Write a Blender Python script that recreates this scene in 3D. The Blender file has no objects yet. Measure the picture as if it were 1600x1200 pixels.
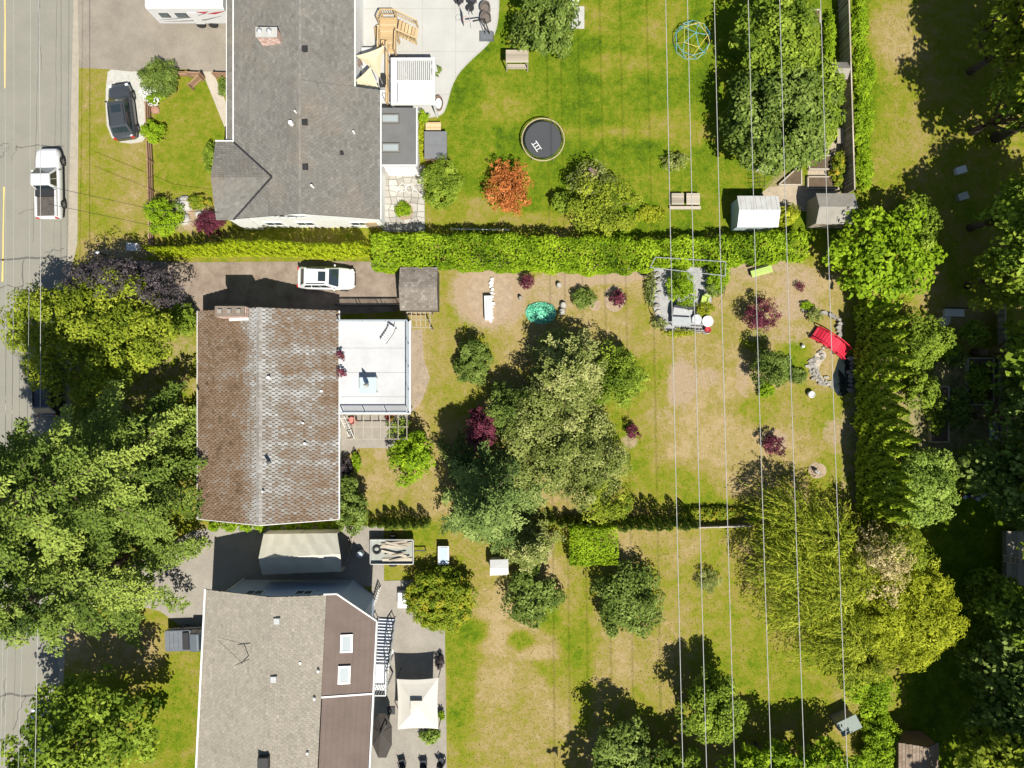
import bpy, bmesh, math, random
import numpy as np
from mathutils import Vector, Matrix
# ------------------------------------------------------------------ camera, sky, sun
scn = bpy.context.scene
COL = scn.collection
CAMH = 57.0          # drone height (m)
PXM = 19.0           # photograph pixels per metre on the ground
cd = bpy.data.cameras.new('drone_camera'); cam = bpy.data.objects.new('drone_camera', cd); COL.objects.link(cam)
cam.location = (0, 0, CAMH); cam.rotation_euler = (0, 0, 0)
cd.sensor_fit = 'HORIZONTAL'; cd.angle = 2*math.atan(800/PXM/CAMH); cd.clip_end = 5000; cd.clip_start = .5
scn.camera = cam
SUNV = Vector((.27, -.58, 1)).normalized()
wd = bpy.data.worlds.new('World'); scn.world = wd; wd.use_nodes = True
nt = wd.node_tree; nt.nodes.clear()
sk = nt.nodes.new('ShaderNodeTexSky'); sk.sky_type = 'NISHITA'; sk.sun_disc = False
sk.sun_elevation = math.asin(SUNV.z); sk.sun_rotation = math.atan2(SUNV.x, SUNV.y); sk.air_density = 1.0; sk.dust_density = .5; sk.ozone_density = 1.0
bgn = nt.nodes.new('ShaderNodeBackground'); bgn.inputs[1].default_value = .062
wo = nt.nodes.new('ShaderNodeOutputWorld'); nt.links.new(sk.outputs[0], bgn.inputs[0]); nt.links.new(bgn.outputs[0], wo.inputs[0])
sl = bpy.data.lights.new('sun', 'SUN'); sl.energy = 5.0; sl.angle = math.radians(.5); sl.color = (1, .955, .87)
so = bpy.data.objects.new('sun', sl); COL.objects.link(so); so.location = (10, -20, 50)
so.rotation_euler = (-SUNV).to_track_quat('-Z', 'Y').to_euler()
vs = scn.view_settings; vs.view_transform = 'Standard'; vs.look = 'None'; vs.gamma = 1; vs.exposure = .66
vs.use_curve_mapping = False
# ------------------------------------------------------------------ helpers
random.seed(7)
RNG = np.random.default_rng(11)
def W(px, py, z=0.0):
    k = (CAMH-z)/CAMH/PXM
    return ((px-800)*k, (600-py)*k)
def P(px, py, z=0.0):
    x, y = W(px, py, z); return Vector((x, y, z))
def U(a, b): return random.uniform(a, b)

_m = {}
def nodes_of(name):
    m = bpy.data.materials.new(name); m.use_nodes = True
    n = m.node_tree; b = n.nodes['Principled BSDF']; return m, n, b
def ramp(n, fac, stops):
    r = n.nodes.new('ShaderNodeValToRGB'); e = r.color_ramp.elements
    while len(e) < len(stops): e.new(.5)
    for i, (p, c) in enumerate(stops): e[i].position = p; e[i].color = (*c, 1)
    n.links.new(fac, r.inputs[0]); return r.outputs[0]
def noise(n, scale, detail=4, rough=.6, vec=None, dist=0):
    t = n.nodes.new('ShaderNodeTexNoise'); t.inputs['Scale'].default_value = scale
    t.inputs['Detail'].default_value = detail; t.inputs['Roughness'].default_value = rough; t.inputs['Distortion'].default_value = dist
    if vec is not None: n.links.new(vec, t.inputs['Vector'])
    return t.outputs['Fac']
def gpos(n):
    g = n.nodes.new('ShaderNodeNewGeometry'); return g.outputs['Position']
def opos(n):
    g = n.nodes.new('ShaderNodeTexCoord'); return g.outputs['Object']
def math_(n, op, a, b=None, c=None):
    m = n.nodes.new('ShaderNodeMath'); m.operation = op
    for i, v in enumerate((a, b, c)):
        if v is None: continue
        if isinstance(v, (int, float)): m.inputs[i].default_value = v
        else: n.links.new(v, m.inputs[i])
    return m.outputs[0]
def mixc(n, f, a, b, mode='MIX'):
    m = n.nodes.new('ShaderNodeMix'); m.data_type = 'RGBA'; m.blend_type = mode
    for s, v in ((0, f), (6, a), (7, b)):
        if isinstance(v, (int, float)): m.inputs[s].default_value = v
        elif isinstance(v, tuple): m.inputs[s].default_value = (*v, 1)
        else: n.links.new(v, m.inputs[s])
    return m.outputs[2]
def attr(n, name):
    a = n.nodes.new('ShaderNodeAttribute'); a.attribute_name = name; return a
def bump(n, b, h, strength=.4, dist=.02):
    bp = n.nodes.new('ShaderNodeBump'); bp.inputs['Strength'].default_value = strength; bp.inputs['Distance'].default_value = dist
    n.links.new(h, bp.inputs['Height']); n.links.new(bp.outputs[0], b.inputs['Normal'])
def pm(name, c1, c2=None, scale=3, rough=.7, bmp=.2, metal=0, spec=.35, detail=5, fine=None):
    """mottled procedural material: c1..c2 by noise, plus optional fine speckle"""
    if name in _m: return _m[name]
    m, n, b = nodes_of(name)
    c2 = c2 or tuple(v*.8 for v in c1)
    v = gpos(n)
    f = noise(n, scale, detail, .65, v)
    col = ramp(n, f, [(.3, c2), (.7, c1)])
    if fine:
        g = noise(n, fine[0], 2, .5, v)
        col = mixc(n, math_(n, 'MULTIPLY', ramp(n, g, [(.45, (0, 0, 0)), (.7, (1, 1, 1))]), fine[2]), col, fine[1])
    n.links.new(col, b.inputs['Base Color'])
    b.inputs['Roughness'].default_value = rough; b.inputs['Metallic'].default_value = metal
    b.inputs['Specular IOR Level'].default_value = spec
    if bmp: bump(n, b, noise(n, scale*6, 3, .6, v), bmp, .02)
    _m[name] = m; return m
def tintmat(name, stops, rough=.85, extra=None, spec=.2):
    """per-piece tint attribute -> colour ramp, with grain"""
    if name in _m: return _m[name]
    m, n, b = nodes_of(name)
    v = gpos(n)
    t = math_(n, 'ADD', attr(n, 'tint').outputs['Fac'], math_(n, 'MULTIPLY', math_(n, 'SUBTRACT', noise(n, 9, 3, .6, v), .5), .35))
    t = math_(n, 'ADD', t, math_(n, 'MULTIPLY', math_(n, 'SUBTRACT', noise(n, .35, 4, .6, v), .5), .5))
    col = ramp(n, t, stops)
    if extra: col = extra(n, v, col)
    n.links.new(col, b.inputs['Base Color']); b.inputs['Roughness'].default_value = rough; b.inputs['Specular IOR Level'].default_value = spec
    bump(n, b, noise(n, 40, 2, .5, v), .25, .01)
    _m[name] = m; return m
LEAFGAIN = 1.75
def leafmat(name, dark, mid, light, trans=.3, rough=.6, spec=.1):
    dark, mid, light = (tuple(min(.85, v*g) for v in c) for c, g in ((dark, LEAFGAIN*.8), (mid, LEAFGAIN), (light, LEAFGAIN*1.1)))
    if name in _m: return _m[name]
    m, n, b = nodes_of(name)
    a = attr(n, 'tint').outputs['Fac']
    col = ramp(n, a, [(0, dark), (.5, mid), (1, light)])
    n.links.new(col, b.inputs['Base Color']); b.inputs['Roughness'].default_value = rough; b.inputs['Specular IOR Level'].default_value = spec
    t = n.nodes.new('ShaderNodeBsdfTranslucent'); n.links.new(col, t.inputs[0])
    mx = n.nodes.new('ShaderNodeMixShader'); mx.inputs[0].default_value = trans
    o = n.nodes['Material Output']
    n.links.new(b.outputs[0], mx.inputs[1]); n.links.new(t.outputs[0], mx.inputs[2]); n.links.new(mx.outputs[0], o.inputs[0])
    _m[name] = m; return m
def glassmat(name, c, rough=.06):
    if name in _m: return _m[name]
    m, n, b = nodes_of(name); b.inputs['Base Color'].default_value = (*c, 1); b.inputs['Roughness'].default_value = rough
    b.inputs['Specular IOR Level'].default_value = .8; b.inputs['Coat Weight'].default_value = .6
    _m[name] = m; return m
def paint(name, c, rough=.25, metal=0.0, coat=.6):
    if name in _m: return _m[name]
    m, n, b = nodes_of(name)
    f = noise(n, 2.5, 5, .6, gpos(n))
    n.links.new(ramp(n, f, [(.3, tuple(v*.93 for v in c)), (.7, c)]), b.inputs['Base Color'])
    b.inputs['Roughness'].default_value = rough; b.inputs['Metallic'].default_value = metal; b.inputs['Coat Weight'].default_value = coat; b.inputs['Coat Roughness'].default_value = .08
    _m[name] = m; return m

class MB:
    """collects geometry for ONE mesh object"""
    def __init__(s): s.v = []; s.f = []; s.t = []
    def face(s, pts, tint=.5):
        i = len(s.v); s.v += [tuple(p) for p in pts]; s.f.append(tuple(range(i, i+len(pts)))); s.t.append(tint); return s
    def add(s, vs, fs, tint=.5):
        i = len(s.v); s.v += [tuple(p) for p in vs]
        for f in fs: s.f.append(tuple(i+k for k in f)); s.t.append(tint)
        return s
    def box(s, c, d, rz=0, tint=.5, M=None, taper=1.0):
        hx, hy, hz = d[0]/2, d[1]/2, d[2]/2
        ca, sa = math.cos(rz), math.sin(rz); vs = []
        for z, k in ((-hz, 1), (hz, taper)):
            for x, y in ((-hx, -hy), (hx, -hy), (hx, hy), (-hx, hy)):
                x2, y2 = x*k, y*k
                p = Vector((x2*ca-y2*sa, x2*sa+y2*ca, z))
                if M is not None: p = M @ Vector((x2, y2, z))
                vs.append((c[0]+p[0], c[1]+p[1], c[2]+p[2]))
        return s.add(vs, [(3, 2, 1, 0), (4, 5, 6, 7), (0, 1, 5, 4), (1, 2, 6, 5), (2, 3, 7, 6), (3, 0, 4, 7)], tint)
    def bar(s, a, b, w, h=None, tint=.5):
        """rectangular bar from a to b"""
        a, b = Vector(a), Vector(b); d = b-a; L = d.length
        if L < 1e-6: return s
        q = d.to_track_quat('X', 'Z').to_matrix(); h = h or w
        return s.box((a+b)/2, (L, w, h), M=q, tint=tint)
    def tube(s, pts, r, n=8, tint=.5, caps=True):
        pts = [Vector(p) for p in pts]; rr = r if isinstance(r, (list, tuple)) else [r]*len(pts)
        rings = []; base = len(s.v)
        for i, p in enumerate(pts):
            d = (pts[min(i+1, len(pts)-1)]-pts[max(i-1, 0)]).normalized()
            u = d.cross(Vector((0, 0, 1)));
            if u.length < .05: u = d.cross(Vector((1, 0, 0)))
            u.normalize(); w = d.cross(u)
            for k in range(n):
                a = 2*math.pi*k/n; s.v.append(tuple(p+(u*math.cos(a)+w*math.sin(a))*rr[i]))
        for i in range(len(pts)-1):
            for k in range(n):
                a = base+i*n+k; b = base+i*n+(k+1) % n; s.f.append((a, b, b+n, a+n)); s.t.append(tint)
        if caps:
            s.f.append(tuple(base+k for k in range(n))); s.t.append(tint)
            s.f.append(tuple(base+(len(pts)-1)*n+k for k in reversed(range(n)))); s.t.append(tint)
        return s
    def prism(s, poly, z0, z1, tint=.5, top=None):
        n = len(poly); top = top or poly
        vs = [(p[0], p[1], z0) for p in poly]+[(p[0], p[1], z1) for p in top]
        fs = [tuple(reversed(range(n))), tuple(range(n, 2*n))]+[(i, (i+1) % n, n+(i+1) % n, n+i) for i in range(n)]
        return s.add(vs, fs, tint)
    def disc(s, c, rx, ry=None, z0=0, z1=.05, n=24, rz=0, wob=0, tint=.5):
        ry = ry or rx; poly = []
        for k in range(n):
            a = 2*math.pi*k/n; w = 1+wob*(random.random()-.5)
            x, y = rx*math.cos(a)*w, ry*math.sin(a)*w
            poly.append((c[0]+x*math.cos(rz)-y*math.sin(rz), c[1]+x*math.sin(rz)+y*math.cos(rz)))
        return s.prism(poly, z0, z1, tint)
    def lathe(s, c, prof, n=16, tint=.5):
        base = len(s.v)
        for r, z in prof:
            for k in range(n):
                a = 2*math.pi*k/n; s.v.append((c[0]+r*math.cos(a), c[1]+r*math.sin(a), c[2]+z))
        for i in range(len(prof)-1):
            for k in range(n):
                a = base+i*n+k; b = base+i*n+(k+1) % n; s.f.append((a, b, b+n, a+n)); s.t.append(tint)
        return s
    def obj(s, name, mat, parent=None, smooth=False, recalc=True, bevel=0):
        me = bpy.data.meshes.new(name); me.from_pydata(s.v, [], s.f)
        at = me.attributes.new('tint', 'FLOAT', 'FACE'); at.data.foreach_set('value', np.array(s.t, dtype=np.float32))
        if recalc or bevel:
            bm = bmesh.new(); bm.from_mesh(me)
            if bevel:
                bmesh.ops.remove_doubles(bm, verts=bm.verts, dist=.0005)
                bmesh.ops.bevel(bm, geom=[e for e in bm.edges if e.is_manifold and e.calc_face_angle(0) > .5], offset=bevel, segments=2, affect='EDGES', profile=.6)
            bmesh.ops.recalc_face_normals(bm, faces=bm.faces); bm.to_mesh(me); bm.free()
        if smooth: me.polygons.foreach_set('use_smooth', [True]*len(me.polygons))
        me.materials.append(mat)
        o = bpy.data.objects.new(name, me); COL.objects.link(o)
        if parent is not None: o.parent = parent; o.matrix_parent_inverse = parent_inv(parent)
        return o
def parent_inv(p):
    m = Matrix.LocRotScale(p.location, p.rotation_euler, p.scale)
    q = p
    while q.parent is not None:
        q = q.parent; m = Matrix.LocRotScale(q.location, q.rotation_euler, q.scale) @ m
        break
    return m.inverted() if p.parent is None else Matrix.Identity(4)
# all parts are built in world coordinates; parents are empties without rotation unless stated
def tag(o, label, cat=None, group=None, kind=None):
    if label: o['label'] = label
    if cat: o['category'] = cat
    if group: o['group'] = group
    if kind: o['kind'] = kind
    return o
def thing(name, label, cat, loc, group=None):
    o = bpy.data.objects.new(name, None); COL.objects.link(o); o.empty_display_size = .3
    o.location = loc if len(loc) == 3 else (loc[0], loc[1], 0)
    return tag(o, label, cat, group)
def struct(o): o['kind'] = 'structure'; return o
def stuff(o): o['kind'] = 'stuff'; return o
def copy_tree(o, parent=None):
    c = o.copy(); COL.objects.link(c)
    if parent is not None: c.parent = parent
    for ch in o.children: copy_tree(ch, c)
    return c
def pxpoly(pts, z=0): return [W(x, y, z) for x, y in pts]
def sheet(name, pts, z, mat, kind='structure', th=.05, parent=None, zp=0):
    mb = MB(); poly = pxpoly(pts, zp)
    n = len(poly); vs = [(p[0], p[1], z) for p in poly]
    # triangulate through bmesh
    me = bpy.data.meshes.new(name); me.from_pydata(vs+[(p[0], p[1], z-th) for p in poly], [], [tuple(range(n))]+[(i, n+i, n+(i+1) % n, (i+1) % n) for i in range(n)])
    bm = bmesh.new(); bm.from_mesh(me); bmesh.ops.recalc_face_normals(bm, faces=bm.faces)
    for f in bm.faces:
        if len(f.verts) == n and n > 4 and f.normal.z < 0: bmesh.ops.reverse_faces(bm, faces=bm.faces[:]); break
    bmesh.ops.triangulate(bm, faces=[f for f in bm.faces if len(f.verts) > 4]); bm.to_mesh(me); bm.free()
    me.materials.append(mat); o = bpy.data.objects.new(name, me); COL.objects.link(o)
    if kind: o['kind'] = kind
    if parent is not None: o.parent = parent
    return o
def smoothpoly(pts, it=2):
    for _ in range(it):
        q = []
        for i in range(len(pts)):
            a, b = pts[i], pts[(i+1) % len(pts)]
            q += [(a[0]*.75+b[0]*.25, a[1]*.75+b[1]*.25), (a[0]*.25+b[0]*.75, a[1]*.25+b[1]*.75)]
        pts = q
    return pts
def blobpoly(cx, cy, rx, ry, n=20, wob=.18, rot=0):
    ph = [U(0, 6.28) for _ in range(3)]; out = []
    for k in range(n):
        a = 2*math.pi*k/n; r = 1+wob*(.5*math.sin(2*a+ph[0])+.35*math.sin(3*a+ph[1])+.25*math.sin(5*a+ph[2]))
        x, y = rx*r*math.cos(a), ry*r*math.sin(a)
        out.append((cx+x*math.cos(rot)-y*math.sin(rot), cy+x*math.sin(rot)+y*math.cos(rot)))
    return out
def clip_rect(poly, x0, y0, x1, y1):
    def cl(pl, ins, inter):
        out = []
        for i in range(len(pl)):
            a, b = pl[i-1], pl[i]
            if ins(b):
                if not ins(a): out.append(inter(a, b))
                out.append(b)
            elif ins(a): out.append(inter(a, b))
        return out
    def ix(v): return lambda a, b: (v, a[1]+(b[1]-a[1])*(v-a[0])/(b[0]-a[0]))
    def iy(v): return lambda a, b: (a[0]+(b[0]-a[0])*(v-a[1])/(b[1]-a[1]), v)
    for ins, it in ((lambda p: p[0] >= x0, ix(x0)), (lambda p: p[0] <= x1, ix(x1)), (lambda p: p[1] >= y0, iy(y0)), (lambda p: p[1] <= y1, iy(y1))):
        if not poly: return []
        poly = cl(poly, ins, it)
    return poly
# ------------------------------------------------------------------ foliage engine
def leaf_mesh(name, pos, nrm, L, Wd, tint, mat, axis=None, parent=None, fold=.18):
    N = len(pos); rng = RNG
    nrm = nrm/np.maximum(np.linalg.norm(nrm, axis=1, keepdims=True), 1e-6)
    if axis is None: axis = rng.normal(size=(N, 3))
    t = axis-nrm*np.sum(axis*nrm, axis=1, keepdims=True); t /= np.maximum(np.linalg.norm(t, axis=1, keepdims=True), 1e-6)
    b = np.cross(nrm, t)
    L = np.broadcast_to(L, (N,))[:, None]; Wd = np.broadcast_to(Wd, (N,))[:, None]
    v = np.empty((N, 4, 3), dtype=np.float32)
    v[:, 0] = pos-t*L*.5; v[:, 1] = pos+b*Wd*.5+nrm*Wd*fold; v[:, 2] = pos+t*L*.5; v[:, 3] = pos-b*Wd*.5+nrm*Wd*fold
    me = bpy.data.meshes.new(name); me.vertices.add(4*N); me.vertices.foreach_set('co', v.ravel())
    me.loops.add(4*N); me.loops.foreach_set('vertex_index', np.arange(4*N, dtype=np.int32))
    me.polygons.add(N); me.polygons.foreach_set('loop_start', np.arange(0, 4*N, 4, dtype=np.int32))
    me.update(calc_edges=True)
    at = me.attributes.new('tint', 'FLOAT', 'FACE'); at.data.foreach_set('value', np.clip(tint, 0, 1).astype(np.float32))
    me.materials.append(mat)
    o = bpy.data.objects.new(name, me); COL.objects.link(o)
    if parent is not None: o.parent = parent; o.matrix_parent_inverse = parent_inv(parent)
    return o
def sph(n, zmin=-.45):
    d = RNG.normal(size=(int(n*2.2)+20, 3)); d /= np.linalg.norm(d, axis=1, keepdims=True)
    d = d[d[:, 2] > zmin][:n]; return d
def lobes_leaves(lobes, leaf, cover=3.2, clump=.75, aspect=.55, tvar=.22):
    """lobes: (x,y,z,rx,ry,rz). Leaves gathered in clumps on and inside the lobes"""
    PP, NN, TT = [], [], []
    la = .5*leaf*leaf*aspect
    for (x, y, z, rx, ry, rz) in lobes:
        R = np.array([rx, ry, rz]); cr = min(clump, .6*min(rx, ry))
        surf = math.pi*rx*ry*2.2
        n = max(30, int(surf*cover/la/2.2)); nc = max(5, int(surf/(cr*cr*2.0)))
        d = sph(nc); nc = len(d)
        rad = 1.1-.45*RNG.random(nc)**1.3
        cc = d*R*rad[:, None]+np.array([x, y, z])
        ct = .5+RNG.normal(size=nc)*tvar*.8
        k = RNG.integers(0, nc, n)
        off = RNG.normal(size=(n, 3)); off[:, 2] = np.abs(off[:, 2])*np.where(RNG.random(n) < .8, 1, -.6); off /= np.linalg.norm(off, axis=1, keepdims=True)
        cs_ = RNG.uniform(.6, 1.25, nc)[k]
        off *= ((.45+.55*RNG.random(n)**.5)*cs_)[:, None]*cr*np.array([1, 1, .75])
        p = cc[k]+off
        nr = off/cr*.6+d[k]*.3+RNG.normal(size=(n, 3))*.3+np.array([0, 0, .65])
        PP.append(p); NN.append(nr); TT.append(ct[k]+RNG.normal(size=n)*tvar*.6)
    p = np.concatenate(PP); m = p[:, 2] > .03
    return p[m], np.concatenate(NN)[m], np.concatenate(TT)[m]
def trunk_mesh(base, lobes, h0, r, mat, root, name='trunk'):
    mb = MB(); bx, by = base; lean = Vector((U(-.2, .2), U(-.2, .2), 0))
    top = Vector((bx, by, h0))+lean
    mb.tube([(bx, by, -.05), (bx+lean.x*.4, by+lean.y*.4, h0*.5), tuple(top)], [r*1.25, r, r*.8], 8)
    for l in lobes:
        e = Vector(l[:3]); mid = (top+e)/2+Vector((U(-.2, .2), U(-.2, .2), .15*(e-top).length*.4))
        mb.tube([tuple(top-Vector((0, 0, .1))), tuple(mid), tuple(e)], [r*.55, r*.36, r*.12], 6)
    return mb.obj(name, mat, root, smooth=True)
BARK = pm('bark', (.13, .095, .065), (.07, .05, .035), 4, .9, .6)
def decid(name, label, cx, cy, rpx, h, mat, leaf=.3, cover=3.2, ry=None, nl=9, clump=.75, cat='tree', group=None, low=.22, rot=0, irr=.3, aspect=.55, zc=.58, parts=True, tvar=.22):
    """broadleaf tree or shrub whose crown is seen centred at photo pixel (cx,cy), crown radius rpx"""
    z = h*zc; x, y = W(cx, cy, z); k = (1-z/CAMH)/PXM; R = rpx*k; Ry = (ry or rpx)*k
    root = thing(name, label, cat, (x, y, 0), group)
    lobes = [(x, y, z+.05*h, R*(.68-.2*irr), Ry*(.68-.2*irr), h*(1-zc)*.92)]
    for i in range(nl):
        a = 2*math.pi*(i+U(-.3, .3))/nl; q = U(.52-.1*irr, .66+.2*irr); s = U(.40-.14*irr, .52)*(1.05-.32*max(0, q-.6)/.2*min(1, irr+.3))
        dx, dy = R*q*math.cos(a), Ry*q*math.sin(a)
        zz = z+U(-.22, .16)*h
        rz = min(h*(1-zc)*.62, zz-h*low*.4)
        lobes.append((x+dx*math.cos(rot)-dy*math.sin(rot), y+dx*math.sin(rot)+dy*math.cos(rot), zz, max(.12, R*s), max(.12, Ry*s), max(.12, rz)))
    p, n, t = lobes_leaves(lobes, leaf, cover, clump, aspect, tvar)
    leaf_mesh('crown', p, n, leaf*RNG.uniform(.7, 1.3, len(p)), leaf*aspect*RNG.uniform(.8, 1.2, len(p)), t, mat, parent=root)
    trunk_mesh((x, y), lobes[1:], h*low+.05, max(.03, h*.028), BARK, root, 'trunk' if cat == 'tree' else 'stem')
    return root
def shrub(name, label, cx, cy, rpx, h, mat, leaf=.16, **kw):
    kw.setdefault('cat', 'shrub'); kw.setdefault('nl', 7); kw.setdefault('clump', .35); kw.setdefault('low', .12); kw.setdefault('zc', .5)
    return decid(name, label, cx, cy, rpx, h, mat, leaf, **kw)
def conifer(name, label, bx, by, h, R, mat, nb=150, leaf=.3, group=None, low=.1, cat='tree', dens=1.0, power=.8, droop=.25):
    """fir with layered branches; bx,by = photo pixel of the trunk base on the ground"""
    x, y = W(bx, by, 0); root = thing(name, label, cat, (x, y, 0), group)
    mb = MB(); mb.tube([(x, y, -.05), (x, y, h*.5), (x, y, h*.97)], [h*.022, h*.014, .03], 8)
    PP, NN, AA, TT = [], [], [], []
    for i in range(nb):
        f = (i+.5)/nb; f = 1-(1-f)**1.25
        z = h*(low+(.985-low)*f); az = i*2.39996+U(-.25, .25)
        bl = R*(1-f)**power*U(.62, 1.15)+.25
        up = .35*f-.02
        d = np.array([math.cos(az), math.sin(az), 0]); sd = np.array([-d[1], d[0], 0])
        def pt(t): return np.array([x, y, z])+d*bl*t+np.array([0, 0, bl*(up*t-droop*t*t)])
        mb.tube([tuple(pt(.0)), tuple(pt(.5)), tuple(pt(.92))], [.012*bl+.02, .008*bl+.012, .01], 5, caps=False)
        ntw = max(5, int(bl*3.4)); bt = .55+random.gauss(0, .2)
        for j in range(ntw):
            t = .28+.72*(j+U(0, 1))/ntw; side = 1 if j % 2 else -1
            tl = (.27*bl*(1.08-t)+.3)*U(.6, 1.25)
            td = d*.62+sd*side*.8; td /= np.linalg.norm(td); td[2] -= U(.05, .3)
            nle = max(4, int(tl*dens*1.9/(leaf*leaf)))
            s = RNG.random(nle)
            base = pt(t)
            q = base+td*(s*tl)[:, None]+RNG.normal(size=(nle, 3))*np.array([.09, .09, .10])*(1+leaf)
            PP.append(q); NN.append(np.array([0, 0, 1])+RNG.normal(size=(nle, 3))*.38); AA.append(td+RNG.normal(size=(nle, 3))*.6)
            TT.append(bt+.18*(s-.4)+.15*(t-.5)+RNG.normal(size=nle)*.12)
    p = np.concatenate(PP)
    leaf_mesh('crown', p, np.concatenate(NN), leaf*RNG.uniform(.8, 1.4, len(p)), leaf*.55, np.concatenate(TT), mat, axis=np.concatenate(AA), parent=root)
    mb.obj('trunk', BARK, root, smooth=True)
    return root
def cone_points(n, h, r, power=.7, leaf=.15):
    z = h*(1-RNG.random(n)**.75); f = np.clip(1-z/h, 0, 1)**power
    # pinch near the ground
    rr = r*f*np.minimum(1, .55+z/h*3)
    a = RNG.random(n)*2*math.pi; lob = 1+.16*np.sin(a*5+z*4)+.1*np.sin(a*9-z*7)
    q = rr*lob*(1-.3*RNG.random(n)**2)
    p = np.stack([q*np.cos(a), q*np.sin(a), z], 1)
    nr = np.stack([np.cos(a), np.sin(a), np.full(n, .38)], 1)+RNG.normal(size=(n, 3))*.27
    ax = np.stack([np.cos(a)*.35, np.sin(a)*.35, np.ones(n)], 1)+RNG.normal(size=(n, 3))*.25
    return p, nr, ax
def cedar_proto(h, r, mat, n=700, leaf=.2, power=.7):
    """one columnar cedar at the origin (root, crown, trunk)"""
    root = bpy.data.objects.new('columnar_cedar', None); COL.objects.link(root)
    p, nr, ax = cone_points(n, h, r, power)
    t = .5+.18*np.sin(np.arctan2(p[:, 1], p[:, 0])*5+p[:, 2]*4)+RNG.normal(size=n)*.14
    leaf_mesh('crown', p, nr, leaf*RNG.uniform(.8, 1.4, n), leaf*.5, t, mat, axis=ax, parent=root)
    MB().tube([(0, 0, -.05), (0, 0, h*.85)], [.06, .02], 6).obj('trunk', BARK, root)
    return root
def hedge_leaves(cl, w, h, leaf, cover=3, bulge=.12, wob=.15):
    """hedge along world centreline cl [(x,y)], width w, height h"""
    PP, NN, TT = [], [], []; la = .275*leaf*leaf
    segs = list(zip(cl[:-1], cl[1:])); acc = 0
    for i, (a, b) in enumerate(segs):
        a, b = np.array(a, float), np.array(b, float); d = b-a; L = np.linalg.norm(d); d /= L; sdv = np.array([-d[1], d[0]])
        n = int(L*(w+2*h)*cover/la/1.6)
        s = RNG.random(n)*L; u = RNG.random(n)*(w+2*h)
        top = (u > h) & (u < h+w); lft = u <= h
        off = np.where(top, u-h-w/2, np.where(lft, -w/2, w/2)); z = np.where(top, h, np.where(lft, u, u-h-w))
        wv = wob*(np.sin((s+acc)*1.9)+.7*np.sin((s+acc)*4.3+off*3)+.5*np.sin(off*5+(s+acc)*.8))
        dep = RNG.random(n)**2*.28
        edge = np.minimum(1, (h-z)/.25); rnd = (1-edge)*bulge*(off/(w/2))**2
        off2 = off*(1-dep*np.where(top, 0, 1)/(w/2))+np.sign(off)*np.where(top, 0, 1)*(bulge*np.sin(np.clip(z/h, 0, 1)*3.1)+wv*.7)
        z2 = z+np.where(top, wv*.8-dep-bulge*1.5*(off/(w/2))**4, 0)
        xy = a+d*s[:, None]+sdv*off2[:, None]
        PP.append(np.column_stack([xy, np.maximum(z2, .05)]))
        nn = np.where(top[:, None], np.array([0, 0, 1.]), np.column_stack([sdv[0]*np.sign(off), sdv[1]*np.sign(off), np.full(n, .4)]))
        NN.append(nn+RNG.normal(size=(n, 3))*.5); TT.append(.5+wv*.8+.16*np.sin((s+acc)*.55)+.1*np.sin((s+acc)*1.3+off*2)+RNG.normal(size=n)*.17); acc += L
    return np.concatenate(PP), np.concatenate(NN), np.concatenate(TT)
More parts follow.
